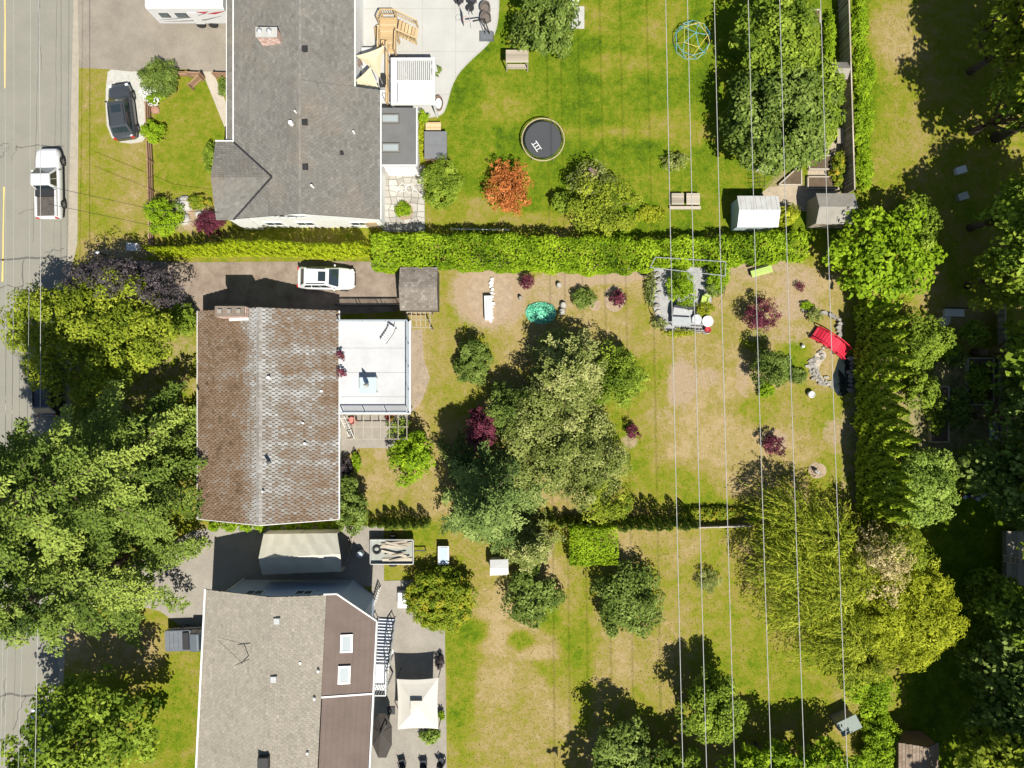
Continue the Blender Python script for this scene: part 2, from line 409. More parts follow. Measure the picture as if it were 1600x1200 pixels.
# ------------------------------------------------------------------ ground
def make_ground():
    m, n, b = nodes_of('lawn'); v = gpos(n)
    dry = attr(n, 'dry').outputs['Fac']; soil = attr(n, 'soil').outputs['Fac']
    f1 = noise(n, .28, 5, .62, v, .6); f2 = noise(n, 1.5, 5, .65, v, .3); f3 = noise(n, 4.5, 4, .72, v); f4 = noise(n, 11, 3, .8, v)
    s = math_(n, 'MULTIPLY', math_(n, 'SUBTRACT', f1, .5), .9)
    s = math_(n, 'ADD', s, math_(n, 'MULTIPLY', math_(n, 'SUBTRACT', f2, .5), .85))
    s = math_(n, 'ADD', s, math_(n, 'MULTIPLY', math_(n, 'SUBTRACT', f3, .5), .62))
    s = math_(n, 'ADD', s, math_(n, 'MULTIPLY', math_(n, 'SUBTRACT', f4, .5), .75))
    d = math_(n, 'ADD', dry, s)
    col = ramp(n, d, [(.0, (.042, .085, .006)), (.28, (.105, .160, .007)), (.5, (.186, .188, .018)), (.72, (.248, .198, .062)), (1, (.34, .255, .135))])
    so_ = math_(n, 'ADD', soil, math_(n, 'MULTIPLY', math_(n, 'SUBTRACT', math_(n, 'ADD', math_(n, 'MULTIPLY', f2, .6), math_(n, 'MULTIPLY', f3, .4)), .5), 1.3))
    mask = ramp(n, so_, [(.36, (0, 0, 0)), (.72, (1, 1, 1))])
    sc = ramp(n, math_(n, 'ADD', math_(n, 'MULTIPLY', f4, .6), math_(n, 'MULTIPLY', f3, .4)), [(.3, (.22, .165, .10)), (.5, (.315, .235, .150)), (.72, (.40, .31, .21))])
    col = mixc(n, mask, col, sc)
    n.links.new(col, b.inputs['Base Color']); b.inputs['Roughness'].default_value = 1; b.inputs['Specular IOR Level'].default_value = .02
    h = math_(n, 'ADD', math_(n, 'MULTIPLY', f4, .6), math_(n, 'MULTIPLY', noise(n, 60, 2, .6, v), .5))
    bump(n, b, h, .8, .06)
    step = .3
    xs = np.concatenate([[-900, -300, -120, -70], np.arange(-52, 52.01, step), [70, 120, 300, 900]])
    ys = np.concatenate([[-900, -300, -120, -60], np.arange(-40, 40.01, step), [60, 120, 300, 900]])
    X, Y = np.meshgrid(xs, ys)
    px = np.clip(X*PXM+800, -200, 1800); py = np.clip(600-Y*PXM, -200, 1400)
    dry = np.full(X.shape, .5); soil = np.zeros(X.shape)
    def sm(a, lo, hi): return np.clip((a-lo)/(hi-lo), 0, 1)
    def rect(x0, y0, x1, y1, s=12): return sm(px, x0-s, x0+s)*sm(-px, -x1-s, -x1+s)*sm(py, y0-s, y0+s)*sm(-py, -y1-s, -y1+s)
    def setr(F, r, val): F[:] = F*(1-r)+val*r
    def blob(F, x, y, rx, ry, val, rot=0, p=1.0):
        c, s_ = math.cos(rot), math.sin(rot); dx, dy = px-x, py-y
        u = (dx*c+dy*s_)/rx; w = (-dx*s_+dy*c)/ry
        g = np.clip(1.25-np.sqrt(u*u+w*w)*1.0, 0, 1)**p; g = np.minimum(1, g*1.6); setr(F, g, val)
    setr(dry, rect(120, 100, 350, 395), .6); setr(dry, rect(235, 110, 350, 300), .46)
    setr(dry, rect(680, -200, 1340, 372), .30)
    for a in ((1060, 200, 60, 30, .5), (900, 30, 90, 25, .46), (960, 100, 60, 18, .5), (790, 170, 40, 30, .5), (860, 350, 120, 20, .6), (730, 330, 60, 30, .55), (950, 210, 120, 12, .52), (1040, 30, 40, 40, .5), (900, 130, 60, 14, .22), (940, 235, 120, 20, .22), (1060, 130, 60, 20, .22), (720, 170, 30, 60, .24), (1130, 300, 40, 40, .42)):
        blob(dry, *a)
    setr(dry, rect(640, 425, 1320, 815), .79)
    for a in ((720, 590, 60, 60, .55), (1000, 640, 60, 150, .42), (960, 700, 40, 60, .36), (1120, 680, 110, 90, .86), (1150, 540, 90, 50, .72), (1060, 760, 70, 40, .5), (990, 500, 60, 60, .72), (1180, 720, 60, 50, .8), (1270, 640, 50, 40, .52), (1300, 750, 40, 40, .42), (1240, 560, 30, 30, .3), (1190, 640, 50, 30, .5), (700, 470, 30, 60, .66), (690, 620, 40, 30, .68), (585, 730, 60, 50, .74), (1110, 795, 90, 20, .42), (1180, 530, 24, 20, .36), (960, 770, 40, 30, .45), (720, 540, 60, 80, .6)):
        blob(dry, *a)
    setr(dry, rect(690, 825, 1340, 1300), .6)
    for a in ((730, 1000, 50, 60, .42), (790, 970, 60, 70, .84), (850, 900, 40, 40, .78), (830, 1020, 70, 12, .9), (780, 1090, 70, 60, .82), (720, 1100, 26, 100, .4), (900, 1000, 30, 50, .42), (960, 1060, 40, 70, .75), (990, 850, 60, 30, .82), (1050, 950, 70, 70, .66), (1150, 990, 80, 80, .5), (1240, 1060, 80, 60, .42), (1120, 900, 50, 50, .55), (850, 1140, 110, 70, .74), (910, 1090, 18, 60, .45), (1080, 860, 90, 30, .62), (860, 960, 20, 26, .34), (740, 985, 26, 20, .3), (815, 1000, 22, 16, .32)):
        blob(dry, *a)
    setr(dry, rect(1338, -200, 1800, 560), .52)
    for a in ((1345, 120, 24, 200, .30), (1400, 60, 40, 60, .75), (1430, 180, 50, 60, .62), (1410, 280, 40, 60, .56), (1500, 490, 50, 24, .72), (1450, 440, 30, 30, .8)):
        blob(dry, *a)
    setr(dry, rect(1420, 560, 1800, 1300), .25)
    setr(dry, rect(100, 960, 330, 1300), .52)
    for a in ((180, 1010, 90, 40, .85), (290, 1040, 30, 40, .5), (260, 1120, 50, 60, .38), (115, 990, 20, 30, .95)): blob(dry, *a)
    setr(dry, rect(130, 375, 225, 412), .85)
    # bare earth
    for a in ((765, 458, 62, 58, 1.2), (870, 450, 50, 40, .62), (1090, 430, 120, 16, .8), (940, 430, 60, 18, .9), (1250, 445, 40, 40, .62), (1240, 480, 46, 22, .7), (1150, 440, 30, 20, .5), (1190, 415, 60, 16, .7), (1065, 602, 24, 46, 1.0), (1105, 590, 28, 22, .6), (1330, 700, 26, 130, .45), (1210, 690, 26, 22, .8), (985, 688, 15, 15, .7), (1190, 500, 24, 18, .55), (1160, 590, 16, 40, .6), (1305, 675, 26, 26, .6), (1220, 520, 80, 24, .5), (1050, 650, 60, 20, .45), (960, 730, 30, 20, .35), (845, 855, 24, 30, .8), (640, 570, 14, 70, 1), (200, 395, 70, 10, .6), (600, 700, 20, 30, .5), (290, 335, 45, 30, .8), (320, 880, 30, 60, .8), (560, 850, 30, 25, .6), (1120, 690, 80, 70, .30), (1300, 260, 30, 60, .8), (1230, 300, 40, 40, .6), (200, 560, 160, 120, .45), (1500, 650, 120, 120, .55), (940, 1050, 60, 90, .22), (820, 1000, 100, 80, .22), (1370, 640, 36, 200, .6)):
        blob(soil, *a)
    nx, ny = len(xs), len(ys)
    vs = np.stack([X, Y, np.zeros_like(X)], -1).reshape(-1, 3).astype(np.float32)
    i, j = np.meshgrid(np.arange(nx-1), np.arange(ny-1)); a = (j*nx+i).ravel()
    fc = np.stack([a, a+1, a+1+nx, a+nx], 1).astype(np.int32); N = len(fc)
    me = bpy.data.meshes.new('ground'); me.vertices.add(len(vs)); me.vertices.foreach_set('co', vs.ravel())
    me.loops.add(4*N); me.loops.foreach_set('vertex_index', fc.ravel()); me.polygons.add(N); me.polygons.foreach_set('loop_start', np.arange(0, 4*N, 4, dtype=np.int32)); me.update(calc_edges=True)
    for nm, F in (('dry', dry), ('soil', soil)):
        at = me.attributes.new(nm, 'FLOAT', 'POINT'); at.data.foreach_set('value', F.ravel().astype(np.float32))
    me.materials.append(m); o = bpy.data.objects.new('ground', me); COL.objects.link(o); struct(o)
    return xs, ys, dry, soil
GX, GY, GDRY, GSOIL = make_ground()
# ------------------------------------------------------------------ road and hard surfaces
M_ROAD = pm('worn_asphalt', (.215, .205, .165), (.185, .178, .145), .5, .9, .3, fine=(30, (.27, .255, .215), .5))
M_SHOULDER = pm('gravel_shoulder', (.32, .28, .22), (.24, .21, .16), 2, .95, .5, fine=(24, (.42, .38, .31), .6))
M_TAR = pm('crack_sealer', (.12, .11, .095), (.09, .085, .075), 3, .8, .1)
M_YEL = pm('yellow_road_paint', (.62, .46, .13), (.5, .40, .16), 6, .8, .1)
M_DRIVA = pm('old_driveway_asphalt', (.25, .22, .175), (.155, .135, .105), .45, .92, .4, fine=(28, (.33, .29, .24), .5))
M_DRIVB = pm('stained_driveway_asphalt', (.26, .21, .165), (.115, .082, .06), .8, .92, .4, fine=(26, (.32, .26, .2), .5))
M_GRAVEL = pm('pale_gravel', (.42, .41, .36), (.30, .29, .25), 3, .95, .6, fine=(28, (.52, .51, .47), .7))
M_CONC = pm('pale_concrete', (.40, .395, .37), (.35, .345, .32), .6, .85, .15, fine=(30, (.37, .365, .34), .5))
M_CONCD = pm('weathered_concrete', (.27, .245, .205), (.19, .17, .14), .7, .9, .3, fine=(24, (.38, .35, .3), .5))
M_SOIL = pm('bed_soil', (.34, .255, .17), (.22, .16, .105), 2.2, .95, .6, fine=(22, (.42, .33, .24), .5))
M_STONE = tintmat('field_stone', [(.1, (.17, .16, .135)), (.5, (.29, .27, .235)), (.9, (.40, .38, .34))], .9)
road = sheet('road', [(-900, -500), (117, -500), (115, 0), (106, 400), (92, 1000), (85, 1500), (80, 1900), (-900, 1900)], .012, M_ROAD)
sheet('road_shoulder', [(117, -500), (128, -500), (124, 0), (121, 380), (112, 420), (112, 560), (104, 990), (90, 1200), (82, 1900), (80, 1900), (85, 1500), (92, 1000), (106, 400), (115, 0)], .008, M_SHOULDER)
def ribbon(pts, w, z, name, mat, parent):
    mb = MB(); q = [Vector((*W(*p), z)) for p in pts]; L = []
    for i, p in enumerate(q):
        d = (q[min(i+1, len(q)-1)]-q[max(i-1, 0)]).normalized(); s = Vector((-d.y, d.x, 0))*w/2*U(.6, 1.3); L.append((p+s, p-s))
    for a, b in zip(L[:-1], L[1:]): mb.face([a[1], b[1], b[0], a[0]])
    return mb.obj(name, mat, parent)
def wander(a, b, n=9, amp=3):
    return [(a[0]+(b[0]-a[0])*i/n+(U(-amp, amp) if 0 < i < n else 0), a[1]+(b[1]-a[1])*i/n+(U(-amp, amp) if 0 < i < n else 0)) for i in range(n+1)]
for a, b, w in (((-40, 229), (14, 225), .1), ((25, 229), (100, 229), .08), ((-40, 407), (105, 401), .14), ((38, 406), (37, 470), .09), ((-40, 452), (37, 446), .1), ((20, 250), (26, 228), .05), ((0, 248), (14, 228), .06), ((22, 495), (45, 480), .09), ((-30, 1087), (60, 1085), .16), ((60, 0), (66, 110), .04), ((40, 1086), (20, 1140), .06), ((70, 395), (100, 388), .06), ((30, 335), (55, 325), .05), ((-30, 800), (60, 795), .1), ((10, 1060), (5, 1120), .05)):
    ribbon(wander(a, b), w, .018, 'crack_seal', M_TAR, road)
for a, b in (((64, -60), (52, 380)), ((33, 480), (20, 1260)), ((90, -60), (84, 380))): ribbon(wander(a, b, 24, .8), .03, .016, 'crack_seal', M_TAR, road)
for a, b in (((8, -60), (8, 138)), ((6.5, 292), (4, 440))):
    ribbon(wander(a, b, 6, .2), .13, .018, 'lane_line', M_YEL, road)
sheet('driveway', [(122, -60), (358, -60), (372, 116), (310, 116), (292, 108), (205, 112), (165, 108), (124, 106), (122, 30)], .016, M_DRIVA)
sheet('gravel_parking_pad', smoothpoly([(170, 100), (228, 104), (235, 160), (232, 220), (195, 226), (168, 212), (164, 150)], 1), .012, M_GRAVEL)
sheet('driveway', smoothpoly([(108, 425), (160, 402), (260, 410), (420, 409), (560, 408), (640, 412), (650, 485), (520, 492), (330, 492), (240, 478), (190, 450), (104, 470)], 1), .016, M_DRIVB)
sheet('driveway', [(95, 905), (180, 900), (300, 830), (345, 822), (600, 822), (600, 916), (395, 918), (380, 990), (300, 990), (250, 955), (190, 940), (94, 955)], .016, M_CONCD)
sheet('garden_walkway', [(316, 112), (333, 112), (372, 205), (372, 226), (362, 226)], .02, pm('walk_concrete', (.42, .37, .29), (.32, .28, .22), 1.2, .9, .2, fine=(25, (.48, .43, .36), .4)))
sheet('patio', [(584, 908), (694, 905), (700, 1320), (570, 1320), (570, 960)], .02, M_CONCD)
# concrete patio of the top house: real slabs with open joints
pat = sheet('patio', smoothpoly([(560, -120), (785, -120), (781, -20), (779, 40), (766, 68), (735, 95), (714, 118), (704, 142), (698, 168), (690, 182), (655, 186), (560, 186)], 2), .012, pm('joint_grit', (.36, .35, .31), (.3, .29, .26), 3, .95, .2))
pp = smoothpoly([(562, -118), (782, -118), (778, -20), (776.5, 40), (763, 67), (733, 93), (712, 117), (702, 142), (696, 168), (688, 180), (655, 184), (562, 184)], 2)
for gx in range(556, 800, 52):
    for gy in range(-120, 200, 67):
        c = clip_rect(pp, gx+.35, gy+.35, gx+51.65, gy+66.65)
        if len(c) >= 3:
            mb = MB(); mb.prism(pxpoly(c), .013, .036+U(0, .003), tint=U(.3, .7)); mb.obj('slab', M_CONC, pat)
# flagstone patio: cut from a jittered grid
flag = sheet('flagstone_patio', [(596, 255), (652, 258), (660, 266), (664, 330), (664, 362), (598, 362)], .012, pm('sand_joint', (.20, .19, .16), (.15, .14, .12), 4, .95, .3))
G = {}
for i in range(7):
    for j in range(11):
        G[i, j] = (598+i*11+U(-3, 3)*(0 < i < 6), 258+j*10.2+U(-3, 3)*(0 < j < 10))
for i in range(6):
    for j in range(10):
        q = [G[i, j], G[i+1, j], G[i+1, j+1], G[i, j+1]]; c = (sum(p[0] for p in q)/4, sum(p[1] for p in q)/4)
        if (c[0]-632)**2+(c[1]-329)**2 < 196: continue
        q = [(c[0]+(p[0]-c[0])*.9, c[1]+(p[1]-c[1])*.9) for p in q]
        MB().prism(pxpoly(q), .012, .035+U(0, .012), tint=U(.45, .95)).obj('flagstone', M_STONE, flag)
# garden beds and paths
sheet('planting_bed', blobpoly(765, 462, 34, 46), .008, M_SOIL)
sheet('gravel_path', [(634, 515), (660, 515), (662, 560), (672, 590), (660, 625), (640, 650), (634, 645)], .008, pm('path_grit', (.30, .235, .17), (.2, .155, .11), 1.5, .95, .5, fine=(22, (.4, .33, .25), .6)))
for c in ((960, 467, 17, 20), (930, 477, 9, 9), (1277, 735, 14, 13), (632, 329, 14, 15)):
    o = sheet('mulch_circle', blobpoly(*c, n=18, wob=.08), .01 if c[0] != 632 else .05, M_SOIL)
M_WATER = glassmat('pond_water', (.012, .018, .02), .08)
sheet('pond', blobpoly(1318, 588, 18, 30, rot=.1), .01, M_WATER)
sheet('garden_walkway', [(1202, 292), (1262, 290), (1262, 232), (1258, 215), (1312, 215), (1312, 330), (1216, 330), (1188, 302)], .01, pm('bark_path', (.36, .30, .21), (.25, .20, .14), 2, .95, .5, fine=(20, (.44, .38, .29), .6)))
sheet('concrete_pad', [(874, 10), (913, 10), (913, 45), (876, 45)], .02, M_CONC)
# ------------------------------------------------------------------ roofs and houses
def shingles(mb, e0, e1, r1, r0, tab=.3, course=.22, fn=None, gap=.012, lift=.02, th=.03, sig=.09):
    """tabs on the plane eave e0->e1, ridge r0->r1"""
    e0, e1, r0, r1 = map(Vector, (e0, e1, r0, r1))
    nrm = (e1-e0).cross(r0-e0).normalized()
    if nrm.z < 0: nrm = -nrm
    slope = ((r0+r1)/2-(e0+e1)/2).length; nc = max(2, int(slope/course))
    for j in range(nc):
        a0, a1 = j/nc, min(1, (j+1.12)/nc)
        A0, A1, B0, B1 = e0.lerp(r0, a0), e1.lerp(r1, a0), e0.lerp(r0, a1), e1.lerp(r1, a1)
        L = (A1-A0).length
        if L < .1: continue
        nt_ = max(1, int(L/tab)); off = (j % 2)*.5+U(-.12, .12)
        for i in range(-1, nt_+1):
            u0, u1 = max(0, (i+off)/nt_), min(1, (i+1+off)/nt_-gap/L)
            if u1-u0 < .2/nt_: continue
            lo = lift+th+U(0, .008); hi = lift
            a, b = A0.lerp(A1, u0), A0.lerp(A1, u1); c, d = B0.lerp(B1, u1), B0.lerp(B1, u0)
            t = fn((a+c)/2) if fn else .5
            t += random.gauss(0, sig)
            mb.face([a+nrm*lo, b+nrm*lo, c+nrm*hi, d+nrm*hi], t)
            mb.face([a, b, b+nrm*lo, a+nrm*lo], t)
def slab(mb, pts, th=.12):
    pts = [Vector(p) for p in pts]; n = len(pts)
    nr = (pts[1]-pts[0]).cross(pts[2]-pts[0]).normalized()
    if nr.z < 0: nr = -nr
    mb.add(pts+[p-nr*th for p in pts], [tuple(range(n)), tuple(reversed(range(n, 2*n)))]+[(i, (i+1) % n, n+(i+1) % n, n+i) for i in range(n)])
M_WHITE = pm('white_wall_paint', (.78, .775, .75), (.70, .69, .67), 1.5, .6, .1)
M_TRIM = pm('white_trim_paint', (.62, .62, .605), (.56, .56, .545), 4, .5, .05)
M_GLASS = glassmat('window_glass', (.06, .09, .10))
M_SKYGL = glassmat('skylight_glass', (.30, .34, .34), .15)
M_DARKM = pm('dark_metal', (.05, .05, .05), (.03, .03, .03), 6, .5, .1, .4)
M_GALV = pm('galvanised_metal', (.55, .55, .53), (.42, .42, .41), 6, .4, .1, .6)
M_PIPE = pm('white_pipe_plastic', (.8, .79, .76), (.7, .69, .66), 6, .5, .05)
M_BRICK = tintmat('brick', [(.1, (.30, .17, .12)), (.5, (.46, .31, .25)), (.9, (.60, .46, .40))])
M_SHA = tintmat('grey_shingle', [(0, (.088, .083, .072)), (.5, (.150, .142, .125)), (1, (.225, .213, .19))], .93, lambda n, v, c: mixc(n, math_(n, 'MULTIPLY', ramp(n, noise(n, .22, 4, .6, v), [(.5, (0, 0, 0)), (.75, (1, 1, 1))]), .35), c, (.26, .19, .12)))
M_SHB = tintmat('mossy_shingle', [(0, (.07, .048, .030)), (.3, (.150, .096, .055)), (.5, (.185, .132, .092)), (.66, (.20, .172, .14)), (1, (.32, .315, .30))], .95)
M_SHC = tintmat('beige_shingle', [(0, (.17, .155, .125)), (.5, (.255, .23, .185)), (1, (.35, .315, .26))], .93)
M_SHW = tintmat('weathered_shake', [(0, (.08, .068, .055)), (.5, (.175, .152, .125)), (1, (.36, .32, .27))], .95)
M_ROLLG = pm('grey_roll_roofing', (.135, .135, .13), (.105, .105, .10), .8, .93, .2, fine=(30, (.18, .18, .175), .5))
M_ROLLB = pm('brown_roll_roofing', (.145, .108, .09), (.105, .078, .064), .5, .92, .2, fine=(30, (.18, .14, .12), .4))
M_UNDER = pm('roof_underlay', (.10, .095, .085), None, 2, .95, .1)
M_BLUE = pm('blue_grey_siding', (.38, .46, .56), (.33, .41, .51), 1.5, .6, .1)

def pipe_vent(px, py, z, parent, h=.45, r=.07, mat=None, name='vent_pipe'):
    p = P(px, py, z+h*.5)
    return MB().tube([(p.x, p.y, z-.1), (p.x, p.y, z+h)], r, 8).obj(name, mat or M_PIPE, parent)
def box_vent(px, py, z, parent, s=.42, mat=None, h=.22):
    p = P(px, py, z+.2); mb = MB(); mb.box((p.x, p.y, z+h/2), (s*.8, s*.8, h)); mb.box((p.x, p.y, z+h+.03), (s, s, .07), taper=.8)
    return mb.obj('box_vent', mat or M_DARKM, parent)
def skylight(x, y, z, sx, sy, parent, rz=0, tilt=(0, 0)):
    mb = MB(); M = Matrix.Rotation(rz, 3, 'Z') @ Matrix.Rotation(tilt[0], 3, 'X') @ Matrix.Rotation(tilt[1], 3, 'Y')
    for dx, dy, lx, ly in ((0, sy/2, sx+.12, .1), (0, -sy/2, sx+.12, .1), (sx/2, 0, .1, sy-.1), (-sx/2, 0, .1, sy-.1)):
        o = M @ Vector((dx, dy, .11)); mb.box((x+o.x, y+o.y, z+o.z), (lx, ly, .22), M=M)
    f = mb.obj('skylight', pm('bronze_frame', (.16, .15, .13), None, 5, .5, 0) if sx > sy else M_GALV, parent)
    g = MB(); o = M @ Vector((0, 0, .16)); g.box((x+o.x, y+o.y, z+o.z), (sx-.1, sy-.1, .04), M=M); g.obj('pane', M_SKYGL, f)
    return f
def wall_window(mb_parent, c, w, h, nrm, parent):
    """framed window on a vertical wall; nrm = outward unit (x,y)"""
    n = Vector((nrm[0], nrm[1], 0)); s = Vector((-n.y, n.x, 0)); c = Vector(c); mb = MB()
    rz = math.atan2(s.y, s.x)
    for du, dv, lu, lv in ((0, h/2, w+.16, .08), (0, -h/2, w+.2, .08), (w/2, 0, .08, h-.08), (-w/2, 0, .08, h-.08), (0, 0, .05, h-.08)):
        q = c+s*du+Vector((0, 0, dv))+n*.035; mb.box(q, (lu, .07, lv), rz)
    f = mb.obj('window', M_TRIM, parent)
    q = c+n*.02; MB().box(q, (w-.06, .03, h-.06), rz).obj('pane', M_GLASS, f)
    return f

# ---- top house (grey shingle)
hA = thing('house', 'white house with grey shingle roof and brick chimney beside the concrete patio', 'house', (-16, 16, 0))
XR, ZR, SL = -15.49, 6.6, .305
def zA(x): return ZR-SL*abs(x-XR)
xl, xr, xr2 = -20.86, -9.91, -11.76; ys, yb, yn = 12.4, 22.1, 36.0
mb = MB()   # walls with gable
wl, wr, wr2 = -20.4, -10.4, -12.2; yw = 12.85
mb.prism([(wl, yw), (wr, yw), (wr, yb-.3), (wr2, yb-.3), (wr2, yn-.4), (wl, yn-.4)], -.1, zA(xr)-.18)
mb.add([(wl, yw, zA(xr)-.18), (wr, yw, zA(xr)-.18), (XR, yw, ZR-.2), (wl, yn-.4, zA(xr)-.18), (wr2, yn-.4, zA(xr)-.18), (XR, yn-.4, ZR-.2)], [(0, 1, 2), (3, 5, 4)])
mb.obj('wall', M_WHITE, hA)
mb = MB(); mb.prism([(-21.9, 12.7), (-20.42, 12.7), (-20.42, 17.8), (-21.9, 17.8)], -.1, 4.75)
mb.add([(-21.9, 12.7, 4.75), (-21.9, 17.8, 4.75), (-21.9, 15.24, 5.75)], [(0, 1, 2)]); mb.obj('wing_wall', M_WHITE, hA)
rf = MB()
slab(rf, [(xl, ys, zA(xl)), (XR, ys, ZR), (XR, yn, ZR), (xl, yn, zA(xl))])
slab(rf, [(xr, ys, zA(xr)), (XR, ys, ZR), (XR, yb, ZR), (xr, yb, zA(xr))])
slab(rf, [(xr2, yb, zA(xr2)-.12), (XR, yb, ZR-.12), (XR, yn, ZR-.12), (xr2, yn, zA(xr2)-.12)])
slab(rf, [(-22.22, 12.31, 4.9), (-20.9, 12.31, 4.93), (-17.67, 15.24, 5.95), (-22.18, 15.24, 5.93)])
slab(rf, [(-22.26, 18.17, 4.9), (-20.9, 18.17, 4.93), (-17.67, 15.24, 5.95), (-22.18, 15.24, 5.93)])
slab(rf, [(-21.55, 18.3, 4.55), (-20.9, 18.3, 4.72), (-20.9, yn, 4.72), (-21.55, yn, 4.55)])
roofA = rf.obj('roof', M_UNDER, hA)
sh = MB(); fA = lambda p: .5
shingles(sh, (xl, ys, zA(xl)), (xl, 29.5, zA(xl)), (XR, 29.5, ZR), (XR, ys, ZR), .3, .2)
shingles(sh, (xr, ys, zA(xr)), (xr, yb, zA(xr)), (XR, yb, ZR), (XR, ys, ZR), .3, .2)
shingles(sh, (xr2, yb, zA(xr2)-.12), (xr2, 29.5, zA(xr2)-.12), (XR, 29.5, ZR-.12), (XR, yb, ZR-.12), .3, .2)
shingles(sh, (-22.22, 12.31, 4.92), (-20.9, 12.31, 4.95), (-17.67, 15.24, 5.97), (-22.18, 15.24, 5.95), .36, .24)
shingles(sh, (-22.26, 18.17, 4.92), (-20.9, 18.17, 4.95), (-17.67, 15.24, 5.97), (-22.18, 15.24, 5.95), .3, .2)
shingles(sh, (-21.55, 18.3, 4.55), (-21.55, 29.5, 4.55), (-20.9, 29.5, 4.72), (-20.9, 18.3, 4.72), .3, .2)
stuff(sh.obj('shingles', M_SHA, roofA, recalc=False))
cap = MB()
for k in range(int((29.5-ys)/.3)):
    y0 = ys+k*.3; cap.face([(XR-.16, y0, ZR-.01), (XR, y0, ZR+.06), (XR, y0+.32, ZR+.045), (XR-.16, y0+.32, ZR-.02)], U(.5, .9)); cap.face([(XR, y0, ZR+.06), (XR+.16, y0, ZR-.01), (XR+.16, y0+.32, ZR-.02), (XR, y0+.32, ZR+.045)], U(.5, .9))
stuff(cap.obj('ridge_cap', M_SHA, roofA))
MB().bar((xl-.06, 18.1, zA(xl)-.02), (xl-.06, yn, zA(xl)-.02), .1, .12).obj('gutter', M_TRIM, roofA); MB().bar((xr+.05, ys, zA(xr)-.06), (xr+.05, yb, zA(xr)-.06), .1, .12).obj('gutter', M_TRIM, roofA)
MB().bar((-22.3, 18.26, 4.9), (-20.95, 18.26, 4.9), .1, .12).obj('gutter', M_TRIM, roofA); MB().bar((-21.6, 18.3, 4.5), (-21.6, yn, 4.5), .08, .1).obj('gutter', M_TRIM, roofA); MB().bar((xr2+.05, yb, zA(xr2)-.2), (xr2+.05, yn, zA(xr2)-.2), .1, .12).obj('gutter', M_TRIM, roofA)

for e in ((-20.88, 12.33, 4.96), (-20.88, 18.15, 4.96)): MB().bar((e[0], e[1], e[2]+.05), (-17.67, 15.24, 6.02), .14, .03).obj('valley_shadow_strip', M_DARKM, roofA)  # dark bars put in as the shadow lines along the wing valleys
# chimney, built of bricks
def brick_stack(c, sx, sy, z0, z1, parent, bl=.24, bh=.1, name='chimney'):
    core = MB().box((c[0], c[1], (z0+z1)/2), (sx-.05, sy-.05, z1-z0)).obj(name, pm('mortar', (.5, .46, .42), None, 6, .9, .3), parent)
    nr = int((z1-z0)/bh); proto = None
    br = MB()
    for k in range(nr):
        z = z0+(k+.5)*bh; o = (k % 2)*.5
        for side in range(4):
            L = sx if side % 2 == 0 else sy; nb_ = max(2, round(L/bl)); 
            for i in range(nb_):
                u = (i+.5)/nb_*L-L/2
                if side == 0: q = (c[0]+u, c[1]-sy/2, z)
                elif side == 2: q = (c[0]+u, c[1]+sy/2, z)
                elif side == 1: q = (c[0]+sx/2, c[1]+u, z)
                else: q = (c[0]-sx/2, c[1]+u, z)
                d = (L/nb_-.02, .06, bh-.02) if side % 2 == 0 else (.06, L/nb_-.02, bh-.02)
                br.box(q, d, tint=U(.2, .9))
    b = br.obj('bricks', M_BRICK, core); stuff(b)
    return core
zc = zA(-17.9); c1 = W(416, 50, 7.2)
core = brick_stack(c1, 1.45, .62, zc-.1, 7.1, roofA)
cp = MB(); cp.box((c1[0], c1[1], 7.15), (1.55, .72, .1)); cp.obj('cap', M_CONC, core)
for dx in (-.45, .25): MB().lathe((c1[0]+dx, c1[1], 7.2), [(.14, 0), (.14, .22), (.2, .24), (.02, .36)], 10).obj('flue', M_GALV, core)
for q in ((476, 76), (476, 191), (477, 261)): box_vent(*q, zA(W(q[0], q[1], 6.5)[0]), roofA)
box_vent(534, 239, zA(W(534, 239, 5.6)[0]), roofA, .25)
box_vent(373, 288, 5.5, roofA, .38, M_GALV)
for q, r in (((455, 193), .16), ((553, 207), .07), ((488, 291), .08), ((462, 175), .06)): pipe_vent(*q, zA(W(q[0], q[1], 6)[0]), roofA, .5, r)
for q in ((438, 4.2, .9, .7), (449, 4.1, 1.3, .8), (470, 4.1, .8, .6)):
    x, _ = W(q[0], 338, 4); wall_window(None, (x, yw, q[1]), q[2], q[3], (0, -1), hA)
for x in (-19, -16.5, -12.2): wall_window(None, (x, yw, 1.5), 1.3, 1.1, (0, -1), hA)
d = MB(); d.box((-11.3, yw-.04, 1.0), (.95, .06, 2.0)); dd = d.obj('door', pm('tan_door', (.5, .38, .24), None, 5, .6, .1), hA); MB().box((-11.65, yw-.1, 1.0), (.05, .06, .12)).obj('handle', M_GALV, dd)
# low flat-roofed porch with two skylights
ex = MB(); x0, y0 = W(597, 262, 3.2); x1, y1 = W(650, 168, 3.2)
ex.prism([(x0, y0+.3), (x1-.15, y0+.3), (x1-.15, y1-.1), (x0, y1-.1)], -.05, 3.0); ex.obj('porch_wall', M_WHITE, hA)
pr = MB().prism([(x0-.3, y0+.25), (x1, y0+.25), (x1, y1), (x0-.3, y1)], 3.0, 3.16).obj('porch_roof', M_ROLLG, hA)
fb = MB(); fb.bar((x0-.3, y0+.2, 3.06), (x1+.06, y0+.2, 3.06), .1, .26); fb.bar((x1+.06, y0+.2, 3.06), (x1+.06, y1, 3.06), .1, .26); fb.obj('fascia', M_TRIM, pr)
for q in ((610, 185.5), (610.5, 231)):
    x, y = W(*q, 3.3); skylight(x, y, 3.14, 1.3, .62, pr)

